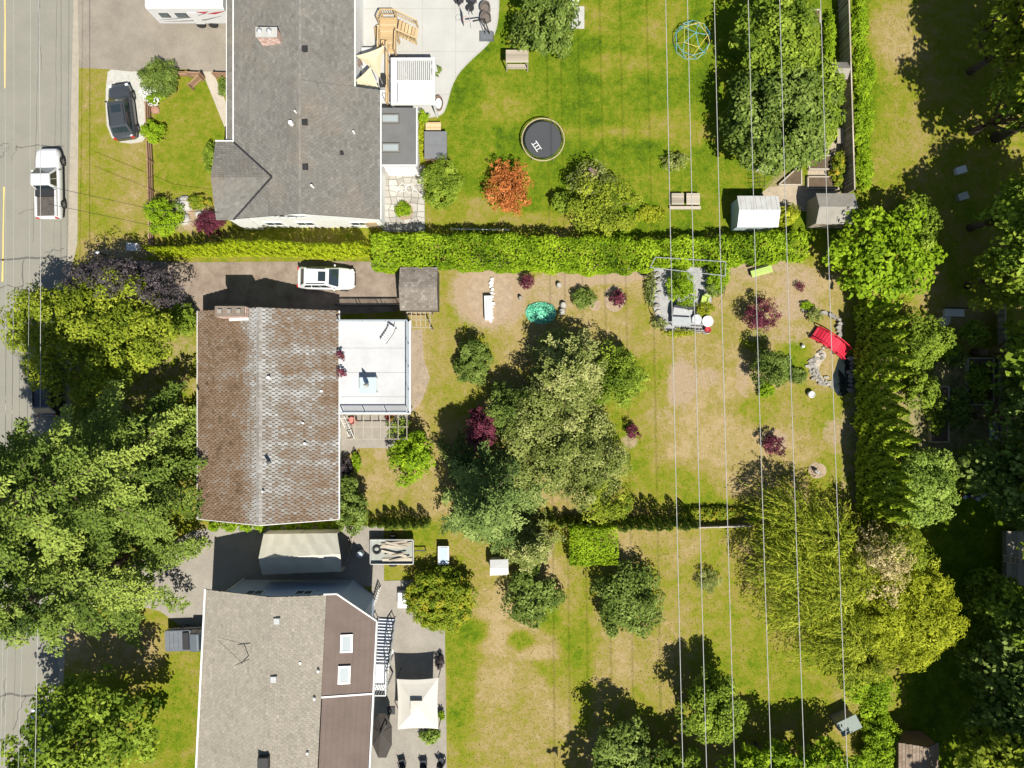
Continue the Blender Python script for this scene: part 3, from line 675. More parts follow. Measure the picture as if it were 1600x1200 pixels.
# ---- middle house (mossy brown roof)
hB = thing('house', 'house with mossy brown shingle roof and white balcony deck in the middle', 'house', (-19, -2, 0))
XB, ZB, SB = -18.9, 5.2, .43
def zB(x): return ZB-SB*abs(x-XB)
bl_, br_ = -24.57, -13.54; by0, by1 = -10.55, 5.72
mb = MB(); mb.prism([(-24.1, by0+.45), (-14.0, by0+.45), (-14.0, by1-.45), (-24.1, by1-.45)], -.1, zB(br_)-.05)
for y in (by0+.45, by1-.45): mb.face([(-24.1, y, zB(br_)-.05), (-14.0, y, zB(br_)-.05), (XB, y, ZB-.2)])
mb.obj('wall', pm('cream_siding', (.62, .58, .48), (.54, .5, .42), 2, .7, .1), hB)
rf = MB()
slab(rf, [(bl_, by0, zB(bl_)), (XB, by0, ZB), (XB, by1, ZB), (bl_, by1, zB(bl_))]); slab(rf, [(br_, by0, zB(br_)), (XB, by0, ZB), (XB, by1, ZB), (br_, by1, zB(br_))])
roofB = rf.obj('roof', M_UNDER, hB)
from mathutils import noise as mnoise
STREAK = [(590, .35), (552, .2), (722, .5), (660, .4), (648, .25), (694, .35), (768, .3), (615, .3)]
def fB(p):
    py = 600-p.y*PXM*CAMH/(CAMH-p.z); nz = mnoise.noise(Vector((p.x*.55, p.y*.55, 1)))*.22+mnoise.noise(Vector((p.x*2.1, p.y*2.1, 9)))*.13+mnoise.noise(Vector((p.x*.25, p.y*1.4, 5)))*.16
    dr = abs(p.x-XB)
    bare = .55*max(0, 1-dr/1.7)
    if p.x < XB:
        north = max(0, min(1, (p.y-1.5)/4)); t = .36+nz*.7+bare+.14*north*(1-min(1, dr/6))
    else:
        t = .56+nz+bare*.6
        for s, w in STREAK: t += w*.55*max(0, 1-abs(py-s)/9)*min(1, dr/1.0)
    return t
sh = MB()
shingles(sh, (bl_, by0, zB(bl_)), (bl_, by1, zB(bl_)), (XB, by1, ZB), (XB, by0, ZB), .29, .22, fB, .06, .02, .035, .09)
shingles(sh, (br_, by0, zB(br_)), (br_, by1, zB(br_)), (XB, by1, ZB), (XB, by0, ZB), .29, .22, fB, .085, .02, .04, .09)
stuff(sh.obj('shingles', M_SHB, roofB, recalc=False))
cap = MB()
for k in range(int((by1-by0)/.3)):
    y0 = by0+k*.3
    for s in (-1, 1): cap.face([(XB, y0, ZB+.09), (XB+s*.2, y0, ZB-.01), (XB+s*.2, y0+.28, ZB-.03), (XB, y0+.28, ZB+.06)], U(.72, .98))
stuff(cap.obj('ridge_cap', M_SHB, roofB))
MB().bar((bl_-.05, by0, zB(bl_)-.06), (bl_-.05, by1, zB(bl_)-.06), .1, .12).obj('gutter', M_TRIM, roofB); MB().bar((br_+.05, by0, zB(br_)-.06), (br_+.05, by1, zB(br_)-.06), .1, .12).obj('gutter', M_TRIM, roofB)
MB().bar((bl_, by0-.03, zB(bl_)-.08), (XB, by0-.03, ZB-.08), .05, .18).obj('gutter', M_TRIM, roofB); MB().bar((XB, by0-.03, ZB-.08), (br_, by0-.03, zB(br_)-.08), .05, .18).obj('gutter', M_TRIM, roofB)
c2 = W(361, 487, 5.3); core = brick_stack(c2, 2.2, .75, 3.0, 5.45, roofB)
cp = MB(); cp.box((c2[0], c2[1], 5.5), (2.2, .78, .1)); cp.obj('cap', pm('old_mortar_cap', (.20, .16, .125), (.14, .11, .085), 3, .9, .3), core)
for dx in (-.7, 0, .7): MB().box((c2[0]+dx, c2[1], 5.63), (.3, .3, .16)).obj('flue', M_CONCD, core)
fl = MB(); fl.box((c2[0]+.3, c2[1]-.5, zB(c2[0]+.3)+.14), (1.9, .22, .06), M=Matrix.Rotation(-math.atan(SB), 3, 'Y')); fl.obj('flashing', M_TRIM, core)
for q, r, h in (((503, 611), .09, .35), ((474, 661), .08, .35), ((477, 693), .1, .4), ((420, 590), .12, .3), ((411, 768), .07, .3)): pipe_vent(*q, zB(W(q[0], q[1], 4.5)[0]), roofB, h, r)
pipe_vent(418, 724, zB(W(418, 724, 5)[0]), roofB, 1.0, .13, M_GALV, 'stove_pipe')
# balcony deck
zd = 2.85; dx0, dy1 = W(529, 502, zd); dx1, dy0 = W(639, 644, zd); dx0 = br_+.08
M_VINYL = pm('white_deck_vinyl', (.47, .475, .48), (.385, .385, .38), .45, .5, .05, fine=(9, (.36, .35, .33), .25))
dk = MB().prism([(dx0, dy0), (dx1, dy0), (dx1, dy1), (dx0, dy1)], zd-.3, zd).obj('deck', M_VINYL, hB)
for x in (dx0+.6, (dx0+dx1)/2, dx1-.2):
    for y in (dy0+.2, dy1-.2): MB().box((x, y, (zd-.3)/2-.02), (.15, .15, zd-.3+.04)).obj('deck_post', M_TRIM, hB)
sm_ = MB()
for y in (-1.0, .9, 2.8): sm_.box(((dx0+dx1)/2, y, zd+.003), (dx1-dx0-.1, .05, .012))
sm_.obj('seam', pm('seam_grey', (.33, .33, .32), None, 3, .6, 0), dk)
M_RAIL = pm('grey_blue_railing', (.40, .45, .48), (.32, .37, .40), 4, .4, .05, .3)
rail = MB()
pts = [(dx0, dy1), (dx1, dy1), (dx1, dy0), (dx0+.3, dy0)]
for a, b in zip(pts[:-1], pts[1:]):
    rail.bar((*a, zd+1.0), (*b, zd+1.0), .07); rail.bar((*a, zd+.12), (*b, zd+.12), .05)
    L = math.hypot(b[0]-a[0], b[1]-a[1]); n_ = max(1, round(L/1.8))
    for k in range(n_+1): x, y = a[0]+(b[0]-a[0])*k/n_, a[1]+(b[1]-a[1])*k/n_; rail.box((x, y, zd+.5), (.07, .07, 1.0))
rail.obj('railing', M_RAIL, dk)
RAILGLASS, n2, b2 = nodes_of('clear_rail_glass'); b2.inputs['Base Color'].default_value = (.75, .8, .8, 1); b2.inputs['Roughness'].default_value = .05
_t = n2.nodes.new('ShaderNodeBsdfTransparent'); _x = n2.nodes.new('ShaderNodeMixShader'); _x.inputs[0].default_value = .78
n2.links.new(b2.outputs[0], _x.inputs[1]); n2.links.new(_t.outputs[0], _x.inputs[2]); n2.links.new(_x.outputs[0], n2.nodes['Material Output'].inputs[0])
for a, b in zip(pts[:-1], pts[1:]):
    L = math.hypot(b[0]-a[0], b[1]-a[1]); n_ = max(1, round(L/1.8))
    for k in range(n_):
        f0, f1 = (k+.06)/n_, (k+.94)/n_; MB().bar((a[0]+(b[0]-a[0])*f0, a[1]+(b[1]-a[1])*f0, zd+.55), (a[0]+(b[0]-a[0])*f1, a[1]+(b[1]-a[1])*f1, zd+.55), .02, .72).obj('glass_panel', RAILGLASS, dk)
MB().bar((dx1+.08, dy0-.08, zd-.12), (dx1+.08, dy1+.05, zd-.12), .12, .26).obj('fascia', M_TRIM, dk); MB().bar((dx0, dy0-.1, zd-.12), (dx1+.14, dy0-.1, zd-.12), .12, .26).obj('fascia', M_TRIM, dk)
for x in (-22, -16.5): wall_window(None, (x, by0+.45, 1.5), 1.3, 1.0, (0, -1), hB)
wall_window(None, (-14.0, -6.5, 1.6), 1.4, 1.1, (1, 0), hB); wall_window(None, (-14.0, -4, 1.6), 1.0, 1.9, (1, 0), hB)

# ---- bottom house (beige roof, turned about 3 degrees)
hC = thing('house', 'blue-grey house with beige shingle roof and white side stairs at the bottom', 'house', (-17, -24, 0))
ANG = math.radians(-2.9); O = Vector((-22.99, -15.45)); ex_, ey_ = Vector((math.cos(ANG), math.sin(ANG)*.0)), Vector((math.sin(ANG), -math.cos(ANG)))
def C(u, v, z): p = O+Vector((1, 0))*u+ey_*v; return (p.x, p.y, z)
uR, zR = 5.55, 6.75; uE = 9.4; uF = 13.05
zE0, zE1, zF = 4.9, 6.25, 5.65; LV = 19
mb = MB(); mb.add([C(1.0, .65, -.1), C(uE+.2, .65, -.1), C(uE+.2, LV-.5, -.1), C(1.0, LV-.5, -.1), C(1.0, .65, 5.0), C(uE+.2, .65, 6.0), C(uE+.2, LV-.5, 6.0), C(1.0, LV-.5, 5.0), C(uR, .65, 6.5), C(uR, LV-.5, 6.5)], [(0, 1, 5, 8, 4), (1, 2, 6, 5), (2, 3, 7, 9, 6), (3, 0, 4, 7)]); mb.obj('wall', M_BLUE, hC)
mb = MB(); q0 = [(uE+.2, .65), (uE+.6, .65), (uF-1.25, 2.0), (uF-1.25, LV-.5), (uE+.2, LV-.5)]
vs_ = [C(u, v, -.1) for u, v in q0]+[C(u, v, zF-.2) for u, v in q0]; n_ = 5
mb.add(vs_, [tuple(range(n_, 2*n_))]+[(i, (i+1) % n_, n_+(i+1) % n_, n_+i) for i in range(n_)]); mb.obj('sunroom_wall', M_BLUE, hC)
rf = MB(); slab(rf, [C(0, 0, zE0), C(uR, 0, zR), C(uR, LV, zR), C(0, LV, zE0)]); slab(rf, [C(uR, 0, zR), C(uE, 0, zE1), C(uE, LV, zE1), C(uR, LV, zR)])
roofC = rf.obj('roof', M_UNDER, hC)
sh = MB(); shingles(sh, C(0, 0, zE0), C(0, 14.5, zE0), C(uR, 14.5, zR), C(uR, 0, zR), .3, .19); shingles(sh, C(uE, 0, zE1), C(uE, 14.5, zE1), C(uR, 14.5, zR), C(uR, 0, zR), .3, .19)
stuff(sh.obj('shingles', M_SHC, roofC, recalc=False))
fr = MB(); slab(fr, [C(uE+.01, 0, zE1), C(uE+.75, 0, zE1-.1), C(uF, 2.15, zF), C(uF, 7.45, zF), C(uE+.01, 7.45, zE1)], .1); 
flatC = fr.obj('flat_roof', M_ROLLB, hC)
fr = MB(); slab(fr, [C(uE+.01, 7.52, zE1-.25), C(uF, 7.52, zF-.25), C(uF, LV, zF-.25), C(uE+.01, LV, zE1-.25)], .1); flat2 = fr.obj('flat_roof', M_ROLLB, hC)
sl_ = MB()
for k in range(1, 9): u = uE+k*.42; sl_.bar(C(u, 7.6, zE1-.25-(u-uE)*.163+.012), C(u, LV, zE1-.25-(u-uE)*.163+.012), .03, .02); 
sl_.obj('lap_seam', M_ROLLB, flat2)
sl_ = MB()
for k in range(2, 9): u = uE+k*.42; sl_.bar(C(u, .3+max(0, (u-uE-.75)*.75), zE1-(u-uE)*.163+.012), C(u, 7.4, zE1-(u-uE)*.163+.012), .03, .02)
sl_.obj('lap_seam', M_ROLLB, flatC)
MB().bar(C(-.06, -.05, zE0-.02), C(-.06, LV, zE0-.02), .14, .16).obj('gutter', M_TRIM, roofC); MB().bar(C(uE-.2, -.06, zE1+.02), C(uE+.75, -.06, zE1-.08), .1, .16).obj('gutter', M_TRIM, roofC)
MB().bar(C(uE+.75, -.06, zE1-.08), C(uF+.05, 2.1, zF+.02), .1, .16).obj('gutter', M_TRIM, roofC); MB().bar(C(uF+.06, 2.1, zF), C(uF+.06, LV, zF-.1), .12, .3).obj('gutter', M_TRIM, roofC); MB().bar(C(uE, 7.48, zE1-.02), C(uF, 7.48, zF-.02), .12, .2).obj('gutter', M_TRIM, roofC)
MB().bar(C(1.0, .6, 0), C(1.0, .6, 5.2), .14).obj('gutter', M_TRIM, roofC)
for u, v in ((11.0, 3.6), (10.95, 5.9)):
    q = C(u, v, 0); skylight(q[0], q[1], zE1-(u-uE)*.163-.02, .75, 1.2, flatC, ANG*.6, (0, .16))
def zCf(x): return zR-abs(x-(O.x+uR))*.14
for q in ((433, 970), (428, 1061)): box_vent(*q, 6.55, roofC, .5, M_GALV, .3)
for q in ((470, 1035), (498, 1048), (492, 1091), (481, 1176)): pipe_vent(*q, 6.2, roofC, .4, .09, M_PIPE)
MB().box((*W(412, 1192, 7.0), 6.7), (.75, .9, 1.1)).obj('chimney_box', M_DARKM, roofC)
an = MB(); a = P(388, 1025, 6.3); an.tube([(a.x, a.y, 6.0), (a.x, a.y, 7.6)], .035, 6); an.bar((a.x-.5, a.y-.2, 7.5), (a.x+.5, a.y+.25, 7.5), .04); an.tube([(a.x, a.y, 7.5), (a.x-2.5, a.y+.9, 5.6)], .012, 5); an.obj('antenna_mast', M_DARKM, roofC)
for u in (3.2, 7.0): q = C(u, .65, 3.6); wall_window(None, q, 1.3, 1.0, (0, 1), hC)
# white stairs with landing
M_STAIRW = M_TRIM; st = thing('outdoor_staircase', 'white outdoor staircase with dark rails climbing along the blue-grey house', 'staircase', P(598, 985))
n_ = 15; s0 = Vector(W(604, 970, .3)); s1 = Vector(W(594, 1040, 2.9))
for k in range(n_):
    f = k/(n_-1); c = s0.lerp(s1, f); MB().box((c.x, c.y, .18+2.75*f), (1.3, .2, .05), ANG).obj('tread', pm('white_stair_paint', (.66, .70, .76), (.58, .62, .68), 3, .5, .05), st)
for s in (-1, 1):
    MB().bar((s0.x+s*.7, s0.y+.15, .0), (s1.x+s*.7, s1.y, 2.86), .08, .26).obj('stringer', M_STAIRW, st)
    r_ = MB(); r_.bar((s0.x+s*.68, s0.y+.15, 1.1), (s1.x+s*.68, s1.y, 3.85), .06, .08)
    for k in range(0, n_, 3): f = k/(n_-1); c = s0.lerp(s1, f); r_.box((c.x+s*.68, c.y, .7+2.75*f), (.05, .05, 1.0))
    r_.obj('handrail', M_DARKM if s > 0 else M_STAIRW, st)
ld = MB(); l0 = s1+Vector((0, -1.0)); ld.box((l0.x, l0.y, 2.9), (1.25, 1.8, .12), ANG)
for dx in (-.5, .5):
    for dy in (-.75, .7): ld.box((l0.x+dx, l0.y+dy, 1.4), (.12, .12, 2.84))
ld.obj('landing', M_STAIRW, st)
r_ = MB(); r_.bar((l0.x+.62, l0.y+.9, 3.85), (l0.x+.6, l0.y-.9, 3.85), .07); r_.bar((l0.x-.62, l0.y-.92, 3.85), (l0.x+.6, l0.y-.92, 3.85), .07)
for k in range(7): r_.box((l0.x+.61, l0.y-.9+k*.3, 3.4), (.05, .05, .9)); r_.box((l0.x-.6+k*.2, l0.y-.92, 3.4), (.04, .04, .9))
r_.obj('railing', M_STAIRW, st)
# ------------------------------------------------------------------ vehicles (built at the origin, x forward)
M_TYRE = pm('tyre_rubber', (.03, .03, .03), (.02, .02, .02), 8, .85, .2)
M_RIM = pm('alloy_rim', (.5, .5, .5), (.4, .4, .4), 8, .3, 0, .8)
M_CGL = glassmat('car_glass', (.02, .03, .034), .05)
M_BLK = pm('black_plastic', (.025, .025, .027), (.018, .018, .02), 6, .6, .1)
M_HEAD = glassmat('headlight_lens', (.75, .77, .78), .1)
M_TAIL = glassmat('taillight_lens', (.4, .02, .015), .15)
def loft(stations, ringf, name, mat, parent, smooth=True):
    mb = MB(); n = None
    for s in stations:
        r = ringf(*s); n = len(r); mb.v += [tuple(p) for p in r]
    m = len(stations)
    for i in range(m-1):
        for k in range(n): a = i*n+k; b = i*n+(k+1) % n; mb.f.append((a, b, b+n, a+n)); mb.t.append(.5)
    mb.f.append(tuple(range(n))); mb.f.append(tuple((m-1)*n+k for k in reversed(range(n)))); mb.t += [.5, .5]
    return mb.obj(name, mat, parent, smooth=smooth)
def car_ring(x, w, z0, z1):
    h = z1-z0; half = [(w*.90, z0), (w, z0+.22*h), (w*1.0, z0+.55*h), (w*.97, z0+.82*h), (w*.88, z0+.95*h), (w*.6, z1), (w*.2, z1+.015)]
    return [(x, y, z) for y, z in half]+[(x, -y, z) for y, z in reversed(half)]
def inset_quad(A, B, C_, D, u0, u1, v0, v1, off=.014):
    A, B, C_, D = map(Vector, (A, B, C_, D)); n = (B-A).cross(D-A).normalized()
    def bl(u, v): return (A.lerp(B, u)).lerp(D.lerp(C_, u), v)
    q = [bl(u0, v0), bl(u1, v0), bl(u1, v1), bl(u0, v1)]; return q, n
def wheel(x, y, r, parent, w=.24):
    s = 1 if y > 0 else -1; mb = MB()
    prof = [(r*.62, -w/2), (r*.93, -w/2), (r, -w*.3), (r, w*.3), (r*.93, w/2), (r*.62, w/2)]; n = 20; base = 0
    for rr, yy in prof:
        for k in range(n): a = 2*math.pi*k/n; mb.v.append((x+rr*math.cos(a), y+yy, r+rr*math.sin(a)))
    for i in range(len(prof)-1):
        for k in range(n): a = i*n+k; b = i*n+(k+1) % n; mb.f.append((a, b, b+n, a+n)); mb.t.append(.5)
    mb.f.append(tuple(range(n))); mb.t.append(.5)
    t = mb.obj('wheel', M_TYRE, parent)
    rm = MB(); yy = y+s*w*.4
    for k in range(5): a = 2*math.pi*k/5; rm.bar((x, yy, r), (x+r*.6*math.cos(a), yy, r+r*.6*math.sin(a)), .07, .04)
    c = [(x+r*.63*math.cos(2*math.pi*k/n), yy-s*.05, r+r*.63*math.sin(2*math.pi*k/n)) for k in range(n)]; rm.face(c)
    rm.obj('rim', M_RIM, t)
def make_car(name, label, cat, L, Wd, H, pt, px, py, zc, heading, kind='suv', roofmat=None, group=None):
    """zc: height at which (px,py) was read; heading: direction of the nose, degrees in the picture plane (0 = right, 90 = up)"""
    r = bpy.data.objects.new(name, None); COL.objects.link(r); tag(r, label, cat, group)
    w = Wd/2; zb = .62*H if kind != 'pickup' else .56*H; h2 = L/2
    rw = .36 if kind != 'pickup' else .4
    if kind == 'pickup':
        stn = [(-h2, w*.86, .45, zb*.96), (-h2+.08, w*.95, .36, zb), (-h2+.9, w, .32, zb), (.2, w, .32, zb), (h2-1.7, w, .32, zb), (h2-.9, w*.98, .32, zb*.99), (h2-.35, w*.93, .35, zb*.95), (h2-.06, w*.82, .42, zb*.86), (h2, w*.7, .5, zb*.72)]
    else:
        stn = [(-h2, w*.78, .48, zb*.9), (-h2+.1, w*.9, .38, zb*.99), (-h2+.7, w*.98, .3, zb), (-.5, w, .26, zb), (.6, w, .26, zb), (h2-1.15, w*.985, .28, zb*.95), (h2-.55, w*.93, .3, zb*.87), (h2-.16, w*.8, .36, zb*.74), (h2, w*.62, .42, zb*.6)]
    loft(stn, car_ring, 'body', pt, r)
    if kind == 'pickup': xb, xa, xd, xc, wt = -.55, h2-1.55, -.38, h2-2.35, w*.78
    else: xb, xa, xd, xc, wt = -h2+.18, h2-1.2, -h2+.75, h2-1.95, w*.76
    wb = w*.93; zt = H; z0 = zb-.03
    bt = [(xb, -wb, z0), (xa, -wb*.95, z0-.06), (xa, wb*.95, z0-.06), (xb, wb, z0)]; tp = [(xd, -wt, zt-.03), (xc, -wt*.95, zt-.02), (xc, wt*.95, zt-.02), (xd, wt, zt-.03)]
    mb = MB(); mb.add(bt+tp, [(3, 2, 1, 0), (4, 5, 6, 7), (0, 1, 5, 4), (1, 2, 6, 5), (2, 3, 7, 6), (3, 0, 4, 7)])
    mb.obj('cabin', roofmat or pt, r, bevel=.09, smooth=False)
    def win(nm, A, B, C_, D, u0, u1, v0, v1, off=.02):
        q, n = inset_quad(A, B, C_, D, u0, u1, v0, v1); q2 = [p+n*off for p in q]; MB().add(q2+[p-n*.04 for p in q], [(0, 1, 2, 3), (7, 6, 5, 4), (0, 4, 5, 1), (1, 5, 6, 2), (2, 6, 7, 3), (3, 7, 4, 0)]).obj(nm, M_CGL, r)
    win('windshield', bt[1], bt[2], tp[2], tp[1], .05, .95, .08, .93); win('rear_window', bt[3], bt[0], tp[0], tp[3], .1, .9, .35 if kind != 'pickup' else .2, .9)
    for (a, b, c, d) in ((bt[0], bt[1], tp[1], tp[0]), (bt[2], bt[3], tp[3], tp[2])):
        rev = a == bt[2]
        spans = [(.12, .47), (.51, .86)] if kind == 'pickup' else [(.10, .3), (.33, .57), (.6, .84)]
        for u0, u1 in spans:
            if rev: u0, u1 = 1-u1, 1-u0
            win('side_window', a, b, c, d, u0, u1, .18, .86)
    for x in (h2-.95, -h2+.9 if kind != 'pickup' else -h2+1.25):
        for y in (-w+.1, w-.1): wheel(x, y, rw, r)
    for s in (-1, 1):
        MB().box((h2-.22, s*w*.72, zb*.74), (.16, .22, .12), s*-.35).obj('headlight', M_HEAD, r)
        MB().box((-h2+.04, s*w*.76, zb*.84), (.1, .24, .3), 0).obj('taillight', M_TAIL, r)
        MB().box((xa-.35, s*(w+.06), zb+.08), (.1, .16, .12)).obj('wing_mirror', pt if kind != 'dark' else M_BLK, r)
    MB().box((h2-.03, 0, zb*.55), (.1, w*1.1, .2)).obj('grille', M_BLK, r)
    if kind == 'pickup':
        # load bed: floor recessed, seen as dark liner with a toolbox and rails
        bx0, bx1 = -h2+.12, -.62
        MB().box(((bx0+bx1)/2, 0, zb+.012), (bx1-bx0, wb*1.62, .03)).obj('bed_liner', pm('bed_liner_plastic', (.10, .085, .07), (.05, .045, .04), 5, .8, .3), r)
        e = MB()
        for s in (-1, 1): e.box(((bx0+bx1)/2, s*wb*.88, zb+.06), (bx1-bx0, .16, .16))
        e.box((bx0, 0, zb+.05), (.08, wb*1.7, .16)); e.obj('bed_rail', pt, r)
        MB().box((bx1-.28, 0, zb+.16), (.5, wb*1.6, .28)).obj('cargo_box', M_BLK, r)
    else:
        for s in (-1, 1): MB().bar((xd+.15, s*wt*.88, zt+.03), (xc-.25, s*wt*.84, zt+.03), .05, .05).obj('roof_rail', M_BLK, r)
        MB().box((xc-.5, 0, zt-.005), (.6, wt*1.1, .02)).obj('sunroof', M_CGL, r)
    x, y = W(px, py, zc); r.location = (x, y, .02); r.rotation_euler = (0, 0, math.radians(heading))
    return r
make_car('parked_suv', 'dark grey SUV parked on the pale gravel pad beside the rail fence', 'car', 4.6, 1.85, 1.7, paint('dark_grey_paint', (.085, .092, .10), .3, .5), 188, 172, 1.0, 97.5)
make_car('parked_pickup', 'white pickup truck with open dark bed parked on the road', 'truck', 5.7, 1.95, 1.85, paint('white_paint', (.62, .62, .62), .3), 73, 286, 1.0, 91, 'pickup')
make_car('parked_suv', 'white SUV with sunroof parked on the driveway by the cedar hedge', 'car', 4.6, 1.85, 1.66, paint('white_paint', (.62, .62, .62), .3), 509, 434, 1.0, -1.5)
make_car('parked_suv', 'black SUV at the road edge nearly hidden under the left trees', 'car', 4.6, 1.85, 1.7, paint('black_paint', (.02, .02, .022), .25), 72, 606, 1.0, 92)
make_car('parked_car', 'blue car half hidden under the bottom-left maple beside the road', 'car', 4.3, 1.8, 1.45, paint('blue_paint', (.06, .10, .28), .3), 62, 1150, 1.0, 92)
t = make_car('parked_pickup', 'grey pickup truck with ribbed bed cover backed out beside the beige-roofed house', 'truck', 5.3, 1.85, 1.75, paint('slate_grey_paint', (.16, .18, .20), .3, .4), 309, 1000, 1.1, 2, 'pickup')
cv = MB()
for k in range(6): cv.box((-2.45+k*.36, 0, 1.1), (.34, 1.6, .06))
cvo = cv.obj('bed_cover', pm('tonneau_vinyl', (.14, .155, .17), (.11, .12, .135), 3, .5, .1), t); cvo.matrix_parent_inverse = Matrix.Identity(4)
# travel trailer
rv = thing('travel_trailer', 'white travel trailer with red and grey swooshes parked at the top', 'trailer', P(300, 30))
M_RV = paint('white_gelcoat', (.62, .62, .61), .35)
xa, xb_ = W(240, 0, 1.6)[0], W(360, 0, 1.6)[0]; yS = W(300, 37, .7)[1]; yN = yS+2.45
prof = []
def rv_ring(x, k, zt): return [(x, yS+.06*k, .55), (x, yS, .8), (x, yS, zt-.2), (x, yS+.15, zt), (x, yN-.15, zt), (x, yN, zt-.2), (x, yN, .8), (x, yN-.06*k, .55)]
loft([(xa+.35, 1, 2.6), (xa+.1, 1, 2.9), (xa, 1, 3.0), (xa+.1, 1, 3.1), (xa+.6, 1, 3.2), (xb_-.3, 1, 3.2), (xb_, 1, 3.05)][3:], rv_ring, 'body', M_RV, rv, False)
nose = MB(); nose.add([(xa+.1, yS+.1, .6), (xa+.1, yN-.1, .6), (xa+.1, yN-.1, 3.0), (xa+.1, yS+.1, 3.0), (xa-.25, yS+.3, .9), (xa-.25, yN-.3, .9), (xa-.2, yN-.35, 2.3), (xa-.2, yS+.35, 2.3)], [(4, 5, 6, 7), (0, 1, 5, 4), (1, 2, 6, 5), (2, 3, 7, 6), (3, 0, 4, 7)]); nose.obj('nose', M_RV, rv)
for x0_, w_ in ((1.1, .75), (2.45, .9)):
    f = MB().box((xa+x0_, yS-.02, 2.0), (w_, .05, .6)).obj('window', M_BLK, rv); MB().box((xa+x0_, yS-.05, 2.0), (w_-.1, .03, .5)).obj('pane', M_GLASS, f)
MB().box((xa+3.4, yS-.02, 1.55), (.7, .04, 1.7)).obj('door', M_RV, rv)
def swoosh(pts, w, m):
    mb = MB()
    for (a, b), (c, d), w0, w1 in zip(pts[:-1], pts[1:], w[:-1], w[1:]): mb.face([(xa+a, yS-.012, b-w0), (xa+c, yS-.012, d-w1), (xa+c, yS-.012, d+w1), (xa+a, yS-.012, b+w0)])
    mb.obj('stripe', m, rv)
M_RED = pm('red_vinyl', (.45, .03, .05), None, 5, .4, 0); M_GRV = pm('grey_vinyl', (.25, .25, .26), None, 5, .4, 0)
swoosh([(.3, 1.3), (1.5, 1.45), (3, 1.7), (4.6, 2.3)], [.02, .06, .08, .02], M_GRV); swoosh([(.5, 1.05), (2, 1.1), (4, 1.3), (5.6, 1.9)], [.02, .07, .1, .02], M_GRV)
swoosh([(3.8, 2.5), (4.3, 2.35), (4.8, 2.55)], [.02, .14, .02], M_RED); swoosh([(4.6, 2.2), (5.2, 2.3), (6.1, 2.6)], [.02, .14, .02], M_RED)
for x in (xb_-1.9, xb_-2.9): wheel(x, yS+.1, .36, rv)
jk = MB(); jk.bar((xa-.9, (yS+yN)/2, .5), (xa+.1, yS+.6, .55), .1); jk.bar((xa-.9, (yS+yN)/2, .5), (xa+.1, yN-.6, .55), .1); jk.tube([(xa-.85, (yS+yN)/2, .02), (xa-.85, (yS+yN)/2, .7)], .06, 8); jk.obj('hitch', M_DARKM, rv)
ac = MB().box((xa+3.2, (yS+yN)/2, 3.32), (1.0, .8, .28), taper=.8).obj('air_conditioner', M_RV, rv)

# ------------------------------------------------------------------ timber, fences, garden structures
M_WOOD = tintmat('fresh_timber', [(0, (.30, .20, .10)), (.5, (.44, .32, .17)), (1, (.58, .45, .28))], .8)
M_OLDW = tintmat('weathered_timber', [(0, (.18, .15, .115)), (.5, (.30, .26, .20)), (1, (.44, .39, .31))], .9)
M_BROWNW = tintmat('brown_fence_timber', [(0, (.17, .10, .06)), (.5, (.27, .165, .10)), (1, (.36, .23, .15))], .85)
M_CREAM = pm('cream_canvas', (.52, .46, .31), (.47, .41, .27), 2, .8, .1)
M_SAILW = pm('ivory_canvas', (.50, .475, .42), (.46, .435, .38), 1.2, .8, .1)
M_CUSH = pm('dark_cushion', (.05, .05, .06), (.03, .03, .035), 4, .9, .2)
def rail_fence(label, pts, z=1.0):
    f = thing('rail_fence', label, 'fence', P(*pts[0]), None)
    q = [P(*p) for p in pts]
    for a, b in zip(q[:-1], q[1:]):
        for zz in (.35, .65, .95): MB().bar(a+Vector((0, 0, zz)), b+Vector((0, 0, zz)), .09, .13, U(.2, .8)).obj('rail', M_BROWNW, f)
    for a in q: MB().box((a.x, a.y, .53), (.15, .15, 1.1), U(0, .2), U(.2, .7)).obj('post', M_BROWNW, f)
rail_fence('brown split-rail fence running down the front lawn to the driveway', [(237, 168), (238, 215), (240, 255), (241, 300), (242, 345), (242, 388)])
rail_fence('short rail fence between the grassy shrub and the walkway', [(272, 121), (300, 121), (320, 122)])
rail_fence('short rail fence between the walkway and the top house', [(340, 122), (372, 123)])
rail_fence('open diagonal rail gate on the front lawn beside the walkway', [(318, 126), (303, 140)])

# deck, steps and sails of the top house
dkA = thing('deck', 'raised white deck with timber handrail beside the top house', 'deck', P(590, 130))
zdk = 1.3; a0 = W(570, 168, zdk); a1 = W(609, 74, zdk)
MB().prism([(-12.1, a0[1]), (a1[0], a0[1]), (a1[0], a1[1]), (-12.1, a1[1])], zdk-.2, zdk).obj('deck_surface', M_VINYL, dkA)
for y in np.linspace(a0[1]+.1, a1[1]-.1, 5):
    MB().box((a1[0]-.08, y, (zdk+.95)/2), (.12, .12, zdk+.95), tint=U(.3, .7)).obj('post', M_WOOD, dkA)
MB().bar((a1[0]-.08, a0[1], zdk+1.0), (a1[0]-.08, a1[1], zdk+1.0), .16, .06).obj('handrail', M_WOOD, dkA)
MB().bar((a1[0]-.08, a0[1], zdk+.2), (a1[0]-.08, a1[1], zdk+.2), .05, .08).obj('bottom_rail', M_WOOD, dkA)
stp = thing('timber_steps', 'honey-coloured timber steps with landing at the top house deck', 'stairs', P(613, 50))
def PB(px, py, z): return P(px, py, z)
zl = 1.28
lc = PB(607, 43, zl)
for k in range(10): MB().box((lc.x, lc.y-.85+k*.175, zl), (1.35, .16, .05), tint=U(.25, .8)).obj('board', M_WOOD, stp)
